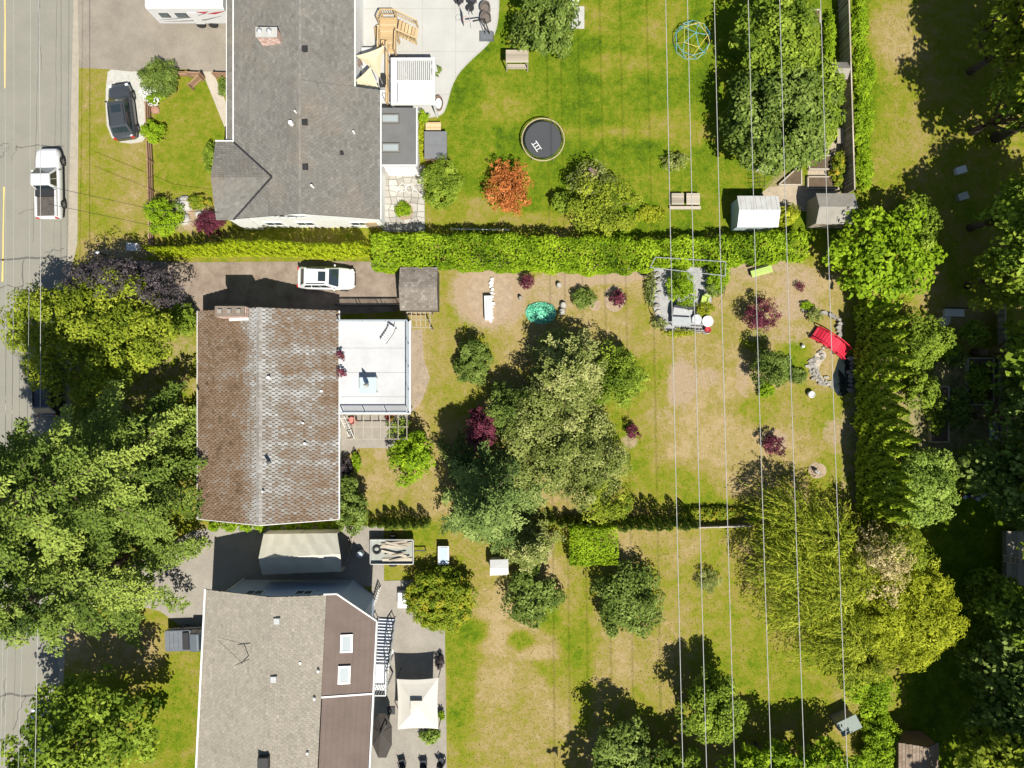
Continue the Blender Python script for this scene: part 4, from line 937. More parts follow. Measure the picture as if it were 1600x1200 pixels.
for k in range(6): MB().box((lc.x, lc.y-1.05-k*.19, zl), (1.2, .17, .05), .06, tint=U(.25, .8)).obj('board', M_WOOD, stp)
for k in range(6): MB().box((lc.x+.85+k*.24, lc.y+.05-k*.04, zl-.18*(k+1)), (.23, 1.25, .05), -.17, tint=U(.3, .8)).obj('tread', M_WOOD, stp)
for k in range(2): MB().box((lc.x-.85-k*.24, lc.y-.2, zl-.3*(k+1)), (.23, 1.1, .05), .1, tint=U(.3, .8)).obj('tread', M_WOOD, stp)
def railing_run(pts, parent, mat, zt=.95, zlow=.2, w=.1):
    for a, b in zip(pts[:-1], pts[1:]):
        a, b = Vector(a), Vector(b)
        MB().bar(a+Vector((0, 0, zt)), b+Vector((0, 0, zt)), w, .05, U(.4, .8)).obj('handrail', mat, parent); MB().bar(a+Vector((0, 0, zlow)), b+Vector((0, 0, zlow)), .05, .06, U(.3, .7)).obj('rail', mat, parent)
        n_ = max(2, int((b-a).length/.16)); bl2 = MB()
        for k in range(1, n_): q = a.lerp(b, k/n_); bl2.box((q.x, q.y, q.z+(zt+zlow)/2), (.035, .035, zt-zlow), tint=U(.3, .8))
        stuff(bl2.obj('balusters', mat, parent))
    for a in pts: a = Vector(a); MB().box((a[0], a[1], (a[2]+zt)/2), (.1, .1, a[2]+zt), tint=U(.3, .7)).obj('post', mat, parent)
railing_run([(lc.x-.75, lc.y+.4, zl), (lc.x-.5, lc.y+.95, zl), (lc.x+.6, lc.y+.95, zl), (lc.x+2.2, lc.y+.65, .25)], stp, M_WOOD)
railing_run([(lc.x+.72, lc.y-.6, zl), (lc.x+2.1, lc.y-.75, .25)], stp, M_WOOD)
railing_run([(lc.x-.7, lc.y-2.2, zl), (lc.x-.68, lc.y-.5, zl)], stp, M_WOOD); railing_run([(lc.x+.62, lc.y-2.2, zl), (lc.x+.68, lc.y-.75, zl)], stp, M_WOOD)
def sail(name, label, corners, mat, sag=.25, n=10):
    """fabric stretched between 3-4 corner points, edges curved inwards"""
    cs = [Vector(c) for c in corners]; ctr = sum(cs, Vector())/len(cs); o = thing(name, label, 'shade sail', (ctr.x, ctr.y, 0), None)
    mb = MB(); edge = []
    for a, b in zip(cs, cs[1:]+cs[:1]):
        for k in range(n): f = k/n; edge.append(a.lerp(b, f).lerp(ctr, .2*4*f*(1-f)*.55))
    rings = 6; vs = []
    for r in range(rings):
        for e in edge: p = e.lerp(ctr, r/rings); p.z -= sag*math.sin(math.pi/2*r/rings)*.6; vs.append(p)
    m_ = len(edge); c = ctr.copy(); c.z -= sag*.6; vs.append(c); fs = []
    for r in range(rings-1):
        for k in range(m_): fs.append((r*m_+k, r*m_+(k+1) % m_, (r+1)*m_+(k+1) % m_, (r+1)*m_+k))
    for k in range(m_): fs.append(((rings-1)*m_+k, (rings-1)*m_+(k+1) % m_, len(vs)-1))
    mb.add(vs, fs); mb.obj('fabric', mat, o, smooth=True)
    for q in cs: MB().tube([(q.x, q.y, 0), (q.x, q.y, q.z+.05)], .04, 6).obj('pole', M_GALV, o)
    return o
sail('shade_sail', 'cream triangular shade sail nearest the timber steps', [P(556, 87, 3.6), P(601, 71, 3.4), P(594, 122, 3.4)], M_CREAM)
sail('shade_sail', 'cream triangular shade sail against the grey roof edge', [P(556, 125, 3.9), P(579, 104, 3.7), P(594, 141, 3.5), P(557, 135, 3.9)], M_CREAM)
def patio_chair(name, label, px, py, mat, rz=0, z=0, group=None, s=1.0):
    p = P(px, py, z+.4); o = thing(name, label, 'chair', (p.x, p.y, z), group); R = Matrix.Rotation(rz, 3, 'Z')
    def at(x, y, zz): q = R @ Vector((x*s, y*s, 0)); return (p.x+q.x, p.y+q.y, z+zz*s)
    MB().box(at(0, 0, .4), (.52*s, .52*s, .1), rz).obj('seat', mat, o); MB().box(at(0, -.27, .72), (.52*s, .1*s, .6*s), rz).obj('backrest', mat, o)
    for dx in (-.27, .27): MB().box(at(dx, 0, .6), (.06*s, .5*s, .05), rz).obj('armrest', mat, o)
    for dx in (-.23, .23):
        for dy in (-.22, .22): MB().box(at(dx, dy, .2), (.05, .05, .38*s), rz).obj('leg', M_DARKM, o)
    return o
def round_table(name, label, px, py, r, mat, z=0, h=.72):
    p = P(px, py, z+h); o = thing(name, label, 'table', (p.x, p.y, z)); MB().disc(p, r, z0=z+h-.04, z1=z+h).obj('table_top', mat, o)
    for k in range(4): a = k*math.pi/2+.6; MB().tube([(p.x+r*.8*math.cos(a), p.y+r*.8*math.sin(a), z), (p.x+r*.3*math.cos(a), p.y+r*.3*math.sin(a), z+h-.04)], .025, 6).obj('leg', M_DARKM, o)
    return o
patio_chair('deck_chair', 'brown cushioned chair on the white deck between the sails', 559, 99, pm('brown_cushion', (.26, .16, .12), None, 4, .9, .2), .8, zdk)
# barbecue and grill on the deck
bq = thing('barbecue', 'black and steel barbecue grill on the white deck below the sails', 'barbecue', (*W(599, 126, zdk), zdk)); p = P(599, 126, zdk+.9)
MB().box((p.x, p.y, zdk+.4), (.55, .9, .78)).obj('cabinet', M_BLK, bq); MB().box((p.x, p.y, zdk+.98), (.6, .95, .34), taper=.75).obj('lid', M_DARKM, bq); MB().box((p.x, p.y-.75, zdk+.8), (.5, .5, .05)).obj('side_shelf', M_GALV, bq); MB().bar((p.x+.3, p.y-.4, zdk+1.0), (p.x+.3, p.y+.4, zdk+1.0), .04).obj('handle', M_GALV, bq)
patio_chair('deck_chair', 'white and black chair on the deck against the porch roof', 599, 152, pm('pale_cushion', (.6, .62, .66), None, 4, .9, .2), 3.1, zdk)
# louvred pergola
pg = thing('pergola', 'white louvred pergola on the concrete patio by the deck', 'pergola', P(650, 128)); zp = 2.6
A = W(611, 164, zp); B = W(680, 91, zp)
for x in (A[0]+.1, B[0]-.1):
    for y in (A[1]+.1, B[1]-.1): MB().box((x, y, zp/2), (.16, .16, zp)).obj('post', M_TRIM, pg)
for a, b in (((A[0], A[1]+.08), (B[0], A[1]+.08)), ((A[0], B[1]-.08), (B[0], B[1]-.08))): MB().bar((*a, zp), (*b, zp), .16, .22).obj('beam', M_TRIM, pg)
for x in (A[0]+.25, B[0]-.08): MB().bar((x, A[1]+.16, zp), (x, B[1]-.16, zp), .16 if x > -7 else .5, .2).obj('beam', M_TRIM, pg)
ym = A[1]+(B[1]-A[1])*.5; MB().bar((A[0]+.5, ym, zp), (B[0]-.16, ym, zp), .12, .2).obj('beam', M_TRIM, pg)
nl_ = 18
for k in range(nl_):
    x = A[0]+.62+(B[0]-A[0]-.82)*k/(nl_-1)
    for y0_, y1_, tl in ((A[1]+.18, ym-.08, .08), (ym+.08, B[1]-.18, 1.12)):
        MB().box((x, (y0_+y1_)/2, zp+.02), (.17 if tl > .5 else .128, y1_-y0_, .02), M=Matrix.Rotation(tl, 3, 'Y')).obj('louvre', M_TRIM, pg)
round_table('patio_table', 'dark round table in the shade under the white pergola', 645, 110, .55, M_DARKM)
for q, a, s in (((636, 101), 2.4, 'left'), ((655, 104), -2.4, 'right'), ((645, 122), 0, 'lower')): patio_chair('patio_chair', f'dark chair under the white pergola on the {s} side of the table', *q, M_CUSH, a)
# portable basketball hoop
bh = thing('basketball_hoop', 'portable basketball hoop with grey base lying over the patio edge', 'basketball hoop', P(757, 56))
q0 = P(760, 55, .3); MB().box((q0.x, q0.y, .18), (1.2, .78, .34), 0, taper=.85).obj('base', pm('grey_base_plastic', (.13, .14, .15), None, 4, .6, .1), bh)
q1 = P(737, 32, 3.0); po = MB(); po.tube([(q0.x+.25, q0.y+.1, .3), (q0.x-.1, q0.y+.35, 2.2), (q1.x+.1, q1.y-.05, 3.0)], .06, 8); po.tube([(q0.x-.1, q0.y+.1, .3), (q0.x-.15, q0.y+.4, 2.0)], .035, 6); po.obj('pole', M_DARKM, bh)
bd = MB().box((q1.x-.15, q1.y+.05, 3.15), (.05, 1.1, .75), .12).obj('backboard', pm('smoky_backboard', (.30, .26, .27), None, 4, .3, 0), bh)
rg = MB(); c = Vector((q1.x-.48, q1.y+.1, 3.0)); rg.tube([(c.x+.23*math.cos(a), c.y+.23*math.sin(a), 3.0) for a in np.linspace(0, 6.283, 17)], .012, 5, caps=False); rg.obj('hoop', pm('orange_hoop', (.5, .14, .04), None, 5, .5, 0), bh)
# wicker armchairs at the top patio
M_WICK = pm('brown_grey_wicker', (.17, .145, .125), (.09, .075, .065), 14, .9, .6)
for i, (q, a, s) in enumerate((((758, 13), 1.2, 'upper'), ((759, 28), 1.5, 'lower'))):
    p = P(*q, .4); o = thing('wicker_armchair', f'brown-grey wicker armchair on the patio edge, {s} of the pair', 'chair', P(*q), 'wicker armchairs on the patio edge')
    mb = MB()
    for k in range(14):
        t0 = a-2.1+k*.3; t1 = t0+.3
        pts = [Vector((p.x+.44*math.cos(t), p.y+.4*math.sin(t), 0)) for t in (t0, t1)]; hh = [.35+.45*max(0, math.cos((t-a)*.75)) for t in (t0, t1)]
        mb.add([(pts[0].x, pts[0].y, .1), (pts[1].x, pts[1].y, .1), (pts[1].x, pts[1].y, .1+hh[1]), (pts[0].x, pts[0].y, .1+hh[0])], [(0, 1, 2, 3)])
        q_ = [p2.lerp(Vector((p.x, p.y, 0)), .16) for p2 in pts]; mb.add([(q_[0].x, q_[0].y, .1), (q_[1].x, q_[1].y, .1), (q_[1].x, q_[1].y, .1+hh[1]), (q_[0].x, q_[0].y, .1+hh[0]), (pts[1].x, pts[1].y, .1+hh[1]), (pts[0].x, pts[0].y, .1+hh[0])], [(0, 1, 2, 3), (3, 2, 4, 5)])
    mb.obj('shell', M_WICK, o); MB().disc(p, .34, z0=.1, z1=.4, n=16).obj('seat', M_WICK, o)
# fire table group at the very top
round_table('fire_table', 'small grey round table at the top edge of the patio', 735, 12, .3, M_DARKM); patio_chair('folding_chair', 'dark folding chair at the top edge of the patio', 717, 1, M_CUSH, .8); patio_chair('folding_chair', 'dark folding chair beside the small round patio table', 738, 2, M_CUSH, -.6)
# spa with cover
sp = thing('hot_tub', 'square hot tub with dark grey cover beside the porch', 'hot tub', P(681, 231)); a = W(663, 248, 1); b = W(698, 205, 1); cx, cy = (a[0]+b[0])/2, (a[1]+b[1])/2
MB().box((cx, cy, .42), (b[0]-a[0]-.1, b[1]-a[1]-.1, .86)).obj('cabinet', M_BROWNW, sp)
for s in (-1, 1): MB().box((cx, cy+s*(b[1]-a[1])/4, .93), (b[0]-a[0], (b[1]-a[1])/2-.01, .12), 0).obj('cover', pm('grey_spa_vinyl', (.155, .16, .165), (.13, .135, .14), 2, .6, .1), sp)
bx = thing('tan_storage_box', 'tan wooden storage box above the hot tub', 'box', P(677, 200)); p = P(677, 197, .5)
for k in range(5): MB().box((p.x, p.y-.26+k*.13, .5), (1.25, .12, .04), tint=U(.4, .9)).obj('board', M_WOOD, bx)
MB().box((p.x, p.y, .23), (1.2, .6, .46)).obj('box_body', M_WOOD, bx)
MB().lathe((*W(688, 162), 0), [(.0, .02), (.45, .03), (.55, .3), (.5, .45), (.42, .45), (.35, .25), (0, .22)], 18)
tb = thing('oval_tub', 'oval brown tub with white liner at the pergola corner', 'tub', P(685, 161)); p = P(685, 161, .4); t_ = MB(); t_.lathe((0, 0, 0), [(.36, 0), (.44, .4), (.38, .42), (.33, .1)], 20); t_.v = [(p.x+v[0]*.9, p.y+v[1]*1.5, v[2]) for v in t_.v]; t_.obj('shell', pm('tub_brown', (.22, .15, .12), None, 5, .8, .2), tb); MB().disc(p, .26, .42, z0=.05, z1=.36).obj('liner', M_TRIM, tb)
# porch swing bench, play bench
sw = thing('garden_swing', 'weathered wooden swing seat with canopy near the dark laurel tree', 'swing', P(808, 98)); p = P(808, 88, 1.7)
for k in range(6): MB().box((p.x, p.y-.42+k*.17, 1.72+.02*math.sin(k)), (1.8, .16, .03), tint=U(.3, .9)).obj('canopy_board', M_OLDW, sw)
p2 = P(808, 104, .45)
for k in range(3): MB().box((p2.x, p2.y-.15+k*.14, .45), (1.6, .12, .04), tint=U(.4, .9)).obj('seat_slat', M_OLDW, sw)
for k in range(2): MB().box((p2.x, p2.y+.28, .65+k*.2), (1.6, .04, .12), tint=U(.4, .9)).obj('back_slat', M_OLDW, sw)
for s in (-.85, .85): MB().bar((p.x+s, p.y-.35, 1.7), (p2.x+s, p2.y-.2, 0), .09).obj('frame_leg', M_OLDW, sw); MB().bar((p.x+s, p.y+.35, 1.7), (p.x+s, p.y+.45, 0), .09).obj('frame_leg', M_OLDW, sw)
# trampoline
tr = thing('trampoline', 'round black trampoline with tan rim on the green lawn', 'trampoline', P(849, 221)); c = P(848.5, 218, .75); R0 = 1.72
def ring(mb, c, r, z, rt, n=40): mb.tube([(c.x+r*math.cos(a), c.y+r*math.sin(a), z) for a in np.linspace(0, 2*math.pi, n+1)], rt, 6, caps=False)
fm = MB(); ring(fm, c, R0, .75, .05); fm.obj('frame', pm('tan_frame', (.42, .35, .2), None, 5, .5, .1), tr)
MB().disc(c, R0-.26, z0=.74, z1=.755, n=48).obj('mat', pm('trampoline_mat', (.052, .054, .058), (.046, .048, .05), 1, .7, .05), tr)
sp_ = MB()
for k in range(72): a = 2*math.pi*k/72; sp_.bar((c.x+(R0-.27)*math.cos(a), c.y+(R0-.27)*math.sin(a), .75), (c.x+(R0-.03)*math.cos(a), c.y+(R0-.03)*math.sin(a), .75), .035, .03)
stuff(sp_.obj('springs', M_DARKM, tr))
for k in range(6): a = k*math.pi/3; MB().tube([(c.x+R0*math.cos(a), c.y+R0*math.sin(a), 0), (c.x+R0*math.cos(a), c.y+R0*math.sin(a), .72)], .03, 6).obj('leg', M_GALV, tr)
lg = MB(); u = Vector((.42, -.62, 0)).normalized(); w_ = Vector((u.y, -u.x, 0)); b0 = Vector((c.x-.52, c.y-.55, .762))
for off in (-.2, .2): lg.bar(b0+w_*off-u*.42, b0+w_*off+u*.42, .06, .006)
for k in (-.26, 0, .26): lg.bar(b0-w_*.16+u*k, b0+w_*.16+u*k, .06, .006)
lg.obj('printed_logo', M_TRIM, tr)
# dome climber
dm = thing('dome_climber', 'blue and yellow geodesic climbing dome under the power lines', 'climbing frame', P(1080, 64)); c = P(1080, 65, 0); rings_ = [(1.5, 0, 10, 0), (1.5*.95, .62, 10, .5), (1.05, 1.12, 5, 0), (0, 1.45, 1, 0)]
bl3, yl3 = MB(), MB(); nd = []
for r, z, n_, o in rings_: nd.append([Vector((c.x+r*math.cos(2*math.pi*(k+o)/n_), c.y+r*math.sin(2*math.pi*(k+o)/n_), z)) for k in range(n_)])
def seg(mb, a, b): mb.tube([a, b], .024, 6)
for k in range(10):
    seg(bl3, nd[0][k], nd[0][(k+1) % 10]); seg(bl3, nd[1][k], nd[1][(k+1) % 10]); seg(yl3, nd[0][k], nd[1][k]); seg(bl3, nd[0][(k+1) % 10], nd[1][k]); seg(yl3 if k % 2 else bl3, nd[1][k], nd[2][((k+1)//2) % 5])
for k in range(5): seg(yl3, nd[2][k], nd[2][(k+1) % 5]); seg(bl3, nd[2][k], nd[3][0])
bl3.obj('blue_bars', pm('blue_bar_paint', (.12, .34, .42), None, 5, .4, .05), dm); yl3.obj('yellow_bars', pm('yellow_bar_paint', (.6, .48, .12), None, 5, .4, .05), dm)
# play benches
for q, l, s in (((1059, 312), 'weathered low wooden bench, left of the pair on the lawn', 1.0), ((1083, 312), 'weathered square wooden bench, right of the pair on the lawn', 1.1)):
    o = thing('garden_bench', l, 'bench', P(*q)); p = P(*q, .45)
    for k in range(5): MB().box((p.x, p.y-.32+k*.19, .45), (1.0*s, .17, .05), tint=U(.3, .95)).obj('slat', M_OLDW, o)
    for dx in (-.4, .4):
        for dy in (-.3, .4): MB().box((p.x+dx, p.y+dy, .21), (.08, .08, .42), tint=.4).obj('leg', M_OLDW, o)
    MB().box((p.x, p.y-.62, .3), (1.2*s, .26, .05), tint=.8).obj('front_plank', M_OLDW, o); 
    for dx in (-.4, .4): MB().box((p.x+dx, p.y-.62, .14), (.08, .2, .28), tint=.4).obj('leg', M_OLDW, o)
# sheds
def shed(name, label, x0p, y0p, x1p, y1p, ze, zr, wallm, roofm, axis='x', tab=None, over=.12, ridge_f=.5, shing=None):
    a = W(x0p, y1p, ze); b = W(x1p, y0p, ze); o = thing(name, label, 'shed', ((a[0]+b[0])/2, (a[1]+b[1])/2, 0))
    x0_, y0_, x1_, y1_ = a[0], a[1], b[0], b[1]; w_ = MB(); w_.prism([(x0_+over, y0_+over), (x1_-over, y0_+over), (x1_-over, y1_-over), (x0_+over, y1_-over)], -.05, ze-.08)
    rf_ = MB()
    if axis == 'x':
        ym_ = y0_+(y1_-y0_)*ridge_f
        for x in (x0_+over, x1_-over): w_.face([(x, y0_+over, ze-.08), (x, y1_-over, ze-.08), (x, ym_, zr-.12)])
        Q = [[(x0_, y0_, ze), (x1_, y0_, ze), (x1_, ym_, zr), (x0_, ym_, zr)], [(x0_, y1_, ze), (x1_, y1_, ze), (x1_, ym_, zr), (x0_, ym_, zr)]]
    else:
        xm_ = x0_+(x1_-x0_)*ridge_f
        for y in (y0_+over, y1_-over): w_.face([(x0_+over, y, ze-.08), (x1_-over, y, ze-.08), (xm_, y, zr-.12)])
        Q = [[(x0_, y0_, ze), (x0_, y1_, ze), (xm_, y1_, zr), (xm_, y0_, zr)], [(x1_, y0_, ze), (x1_, y1_, ze), (xm_, y1_, zr), (xm_, y0_, zr)]]
    w_.obj('wall', wallm, o)
    for q in Q: slab(rf_, q, .06)
    ro = rf_.obj('roof', roofm if not shing else M_UNDER, o)
    if shing:
        s_ = MB()
        for q in Q: shingles(s_, *q, *shing)
        stuff(s_.obj('shingles', roofm, ro, recalc=False))
    return o, ro, Q
M_SHEDW = pm('pale_metal_cladding', (.56, .56, .54), (.44, .43, .40), 1.4, .5, .1)
M_FELT = pm('grey_felt_roof', (.27, .25, .215), (.19, .175, .145), 1.3, .93, .3, fine=(22, (.35, .32, .28), .4))
o, ro, Q = shed('garden_shed', 'white metal shed by the laurel hedge with ivy on its roof', 1152, 306, 1216, 355, 2.0, 2.5, pm('blue_shed_side', (.42, .5, .52), None, 3, .5, .1), M_SHEDW, 'x')
rb = MB()
for q in Q:
    q = [Vector(v) for v in q]
    for k in range(8): f = (k+.5)/8; rb.bar(q[0].lerp(q[1], f)+Vector((0, 0, .01)), q[3].lerp(q[2], f)+Vector((0, 0, .01)), .05, .03)
rb.obj('roof_ribs', M_SHEDW, ro)
shed('garden_shed', 'grey felt-roofed shed between the white shed and the big maple', 1275, 302, 1335, 350, 2.1, 2.7, M_OLDW, M_FELT, 'x')
shed('garden_shed', 'small grey shed with pitched roof among trees beside the back fence', 1298, 97, 1324, 124, 1.7, 2.3, M_OLDW, M_FELT, 'x', ridge_f=.45)
o, ro, Q = shed('garden_shed', 'brown shingle-roofed shed in the shade at the bottom right', 1404, 1160, 1466, 1240, 2.1, 2.8, M_BROWNW, tintmat('brown_shed_shingle', [(0, (.14, .10, .07)), (.5, (.25, .19, .14)), (1, (.38, .31, .25))]), 'y', ridge_f=.58, shing=(.3, .22))
shed('carport_shed', 'small shake-roofed outbuilding at the end of the driveway', 625, 418, 684, 485, 2.4, 3.0, pm('dark_shed_wall', (.10, .085, .07), None, 3, .9, .2), M_SHW, 'x', ridge_f=.52, shing=(.26, .2))
gs = thing('cold_frame', 'small box with pale green sloped lid under the bottom-right trees', 'cold frame', P(1325, 1140)); p = P(1327, 1134, 1.4); MB().box((p.x, p.y, .65), (1.5, 1.1, 1.3), .45).obj('box_body', M_OLDW, gs); MB().box((p.x, p.y, 1.36), (1.75, 1.1, .06), M=Matrix.Rotation(.45, 3, 'Z') @ Matrix.Rotation(-.15, 3, 'X')).obj('lid', pm('pale_green_sheet', (.19, .23, .20), (.16, .20, .17), 2, .4, .05), gs)
# raised beds
def bed(label, pts, h=.35, cat='planter'):
    q = pxpoly(pts); c = (sum(p[0] for p in q)/len(q), sum(p[1] for p in q)/len(q)); o = thing('raised_bed', label, cat, (*c, 0))
    for a, b in zip(q, q[1:]+q[:1]): MB().bar((*a, h/2), (*b, h/2), .1, h, U(.6, .95)).obj('plank', M_OLDW, o)
    mb = MB(); mb.prism(q, .0, h-.08); mb.obj('soil', pm('dark_soil', (.12, .085, .055), (.07, .05, .03), 3, .95, .6), o); return o
bed('raised bed with dark soil below the laurel tree', [(1262, 245), (1296, 245), (1296, 266), (1262, 266)]); bed('raised bed with brown soil, lowest beside the back fence', [(1260, 278), (1306, 278), (1306, 296), (1260, 296)]); bed('triangular raised bed at the path corner', [(1215, 290), (1250, 258), (1250, 290)], .3)
bed('empty raised bed between laurel tree and top of back fence', [(1262, 18), (1279, 18), (1279, 40), (1262, 40)], .3)
# back fence
def board_fence(label, p0, p1, h=1.8, span=2.4):
    a, b = P(*p0), P(*p1); L = (b-a).length; n_ = max(1, round(L/span)); o = thing('board_fence', label, 'fence', (a.x, a.y, 0)); d = (b-a).normalized(); s = Vector((-d.y, d.x, 0))
    bw = .145; nb_ = int(L/bw); bd_ = MB()
    for k in range(nb_):
        q = a+d*((k+.5)*bw); bd_.box((q.x+s.x*.03, q.y+s.y*.03, h/2), (bw-.012, .025, h+U(-.02, .02)), math.atan2(d.y, d.x), U(.1, .9))
    stuff(bd_.obj('boards', M_OLDW, o))
    for k in range(n_+1): q = a+d*(L*k/n_); MB().box((q.x, q.y, h/2+.03), (.11, .11, h+.1), math.atan2(d.y, d.x), U(.4, .8)).obj('post', M_OLDW, o)
    for k in range(n_):
        q0_, q1_ = a+d*(L*k/n_), a+d*(L*(k+1)/n_); MB().bar(q0_+Vector((0, 0, h+.03))+s*.02, q1_+Vector((0, 0, h+.03))+s*.02, .1, .035, U(.5, 1)).obj('cap_rail', M_OLDW, o)
    return o
board_fence('tall weathered board fence behind the top garden', (1308, -30), (1318, 305)); 
board_fence('dark board fence stretch behind the maple and cedars', (1558, 480), (1560, 680), .9)
board_fence('low board fence under the flowers on the lower boundary', (1068, 822), (1168, 819), .9)
# things along the back fence
for i, (q, l) in enumerate((((1311, 160), 'white bucket with plants near the back fence'), ((1311, 185), 'second white bucket lower along the back fence'))):
    o = thing('bucket', l, 'bucket', P(*q)); MB().lathe((*W(*q), 0), [(0, .01), (.2, .01), (.26, .42), (.23, .42), (.19, .05)], 14).obj('shell', M_TRIM, o); MB().disc(Vector((*W(*q), 0)), .22, z0=.02, z1=.36, n=14).obj('soil', M_SOIL, o)
for q, l in (((1313, 212), 'brown plank bench standing upright by the back fence'), ((1325, 212), 'grey plank shelf leaning against the back fence')):
    o = thing('plank_shelf', l, 'shelf', P(*q)); p = P(*q, .5)
    for k in range(3): MB().box((p.x-.18+k*.17, p.y, .5), (.15, 1.25, .04), tint=U(.4, .9)).obj('plank', M_OLDW, o)
    for dy in (-.5, .5): MB().box((p.x, p.y+dy, .24), (.4, .06, .48), tint=.5).obj('leg', M_OLDW, o)
# black garden trellis
tl = thing('black_trellis', 'black wire trellis panel at the foot of the laurel tree', 'trellis', P(1183, 284)); p = P(1183, 284, 0); t_ = MB()
for k in range(5): t_.bar((p.x-.5, p.y+.8-k*.35, .9), (p.x+.3, p.y+.8-k*.35, .9), .03)
for k in range(3): t_.bar((p.x-.5+k*.4, p.y+.85, .9), (p.x-.5+k*.4, p.y-.65, .9), .03)
for x in (-.5, .3):
    for y in (.8, -.6): t_.bar((p.x+x, p.y+y, 0), (p.x+x, p.y+y, .9), .03)
t_.obj('frame', M_DARKM, tl)
# cooler, garden box at the top pad
o = thing('white_cooler', 'white chest at the top edge beside the concrete pad', 'chest', P(896, -2)); p = P(896, -2, .5); MB().box((p.x, p.y, .26), (.85, .5, .5)).obj('chest_body', M_TRIM, o); MB().box((p.x, p.y, .55), (.9, .55, .08), taper=.92).obj('lid', M_TRIM, o)
# ---- middle garden
tw = thing('arbour_trellis', 'small grey slatted arbour below the shake-roofed outbuilding', 'arbour', P(652, 502)); z = 2.1
A = W(636, 512, z); B = W(672, 488, z); 
for k in range(6): f = k/5; MB().bar((A[0]+(B[0]-A[0])*f, A[1], z), (A[0]+(B[0]-A[0])*f, B[1], z), .05, .07, .7).obj('slat', M_OLDW, tw)
for k in range(3): f = k/2; MB().bar((A[0]-.15, A[1]+(B[1]-A[1])*f, z+.07), (B[0]+.15, A[1]+(B[1]-A[1])*f, z+.07), .05, .06, .6).obj('crossbar', M_OLDW, tw)
for x in (A[0], B[0]):
    for y in (A[1], B[1]): MB().box((x, y, z/2), (.09, .09, z), tint=.5).obj('post', M_OLDW, tw)
# side gate frame under the deck edge
gf = thing('metal_gate', 'dark metal gate frame across the driveway beside the balcony', 'gate', P(575, 478)); t_ = MB(); a, b = P(528, 478), P(624, 478)
for zz in (.1, 1.1): t_.bar(a+Vector((0, 0, zz)), b+Vector((0, 0, zz)), .05)
for k in range(4): q = a.lerp(b, k/3); t_.bar(q, q+Vector((0, 0, 1.12)), .05)
t_.obj('frame', M_DARKM, gf)
# table and folded umbrella on the balcony
tt = thing('glass_table', 'square glass table on the white balcony deck', 'table', (*W(575, 602, zd), zd)); p = P(575, 602, zd+.7)
MB().box((p.x, p.y, zd+.7), (1.3, 1.2, .02)).obj('table_top', glassmat('table_glass', (.42, .5, .5), .08), tt)
for dx in (-.6, .6):
    for dy in (-.55, .55): MB().box((p.x+dx, p.y+dy, zd+.35), (.05, .05, .7)).obj('leg', M_GALV, tt)
for a_, b_ in (((-.65, -.6), (.65, -.6)), ((-.65, .6), (.65, .6)), ((-.65, -.6), (-.65, .6)), ((.65, -.6), (.65, .6))): MB().bar((p.x+a_[0], p.y+a_[1], zd+.68), (p.x+b_[0], p.y+b_[1], zd+.68), .04).obj('edge', M_GALV, tt)
um = thing('folded_umbrella', 'folded white patio umbrella on the balcony table', 'umbrella', (p.x, p.y, zd)); MB().tube([(p.x, p.y, zd), (p.x+.02, p.y, zd+2.35)], .025, 8).obj('pole', M_GALV, um); MB().lathe((p.x+.01, p.y, zd+1.1), [(.16, 0), (.19, .3), (.12, .8), (.04, 1.2), (0, 1.24)], 10).obj('canopy', M_SAILW, um); MB().disc(p, .28, z0=zd+.001, z1=zd+.08, n=16).obj('base', M_TRIM, um)
ln = thing('lounge_chair', 'white folding lounge chair on the upper corner of the balcony', 'chair', (*W(605, 522, zd), zd)); p = P(606, 522, zd+.4); R = Matrix.Rotation(-.6, 3, 'Z')
for k in range(7):
    q = R @ Vector((0, -.6+k*.2, 0)); MB().box((p.x+q.x, p.y+q.y, zd+.3+(max(0, k-4)*.14)), (.55, .16, .03), -.6).obj('slat', M_TRIM, ln)
for s in (-.3, .3):
    q0_, q1_, q2_ = R @ Vector((s, -.7, 0)), R @ Vector((s, .3, 0)), R @ Vector((s, .8, 0)); MB().bar((p.x+q0_.x, p.y+q0_.y, zd+.3), (p.x+q1_.x, p.y+q1_.y, zd+.3), .04).obj('rail', M_DARKM, ln); MB().bar((p.x+q1_.x, p.y+q1_.y, zd+.3), (p.x+q2_.x, p.y+q2_.y, zd+.85), .04).obj('rail', M_DARKM, ln)
    for w_ in (q0_, q2_): MB().bar((p.x+w_.x*.9, p.y+w_.y*.9, zd), (p.x+w_.x*.9, p.y+w_.y*.9, zd+.32), .04).obj('leg', M_DARKM, ln)
M_POT = pm('terracotta_pot', (.35, .16, .09), None, 5, .8, .2)
# vine pergola below the balcony
vp = thing('vine_pergola', 'thin grey lattice pergola below the balcony', 'pergola', P(590, 665)); z = 2.3; A = W(541, 686, z); B = W(636, 648, z)
for k in range(8): x = A[0]+(B[0]-A[0])*k/7; MB().bar((x, A[1], z+.06), (x, B[1], z+.06), .05, .07, .7).obj('slat', M_OLDW, vp)
for k in range(3): y = A[1]+(B[1]-A[1])*k/2; MB().bar((A[0]-.1, y, z), (B[0]+.1, y, z), .06, .06, .6).obj('beam', M_OLDW, vp)
for x in (A[0], B[0]):
    for y in (A[1], B[1]): MB().box((x, y, z/2), (.1, .1, z), tint=.5).obj('post', M_OLDW, vp)
patio_chair('garden_chair', 'red garden chair under the lattice pergola, far corner', 610, 651, pm('red_cushion', (.45, .05, .04), None, 4, .8, .1), .3)
patio_chair('garden_chair', 'red and white garden chair under the lattice pergola near the house', 551, 657, pm('coral_cushion', (.6, .2, .17), None, 4, .8, .1), 2.2)
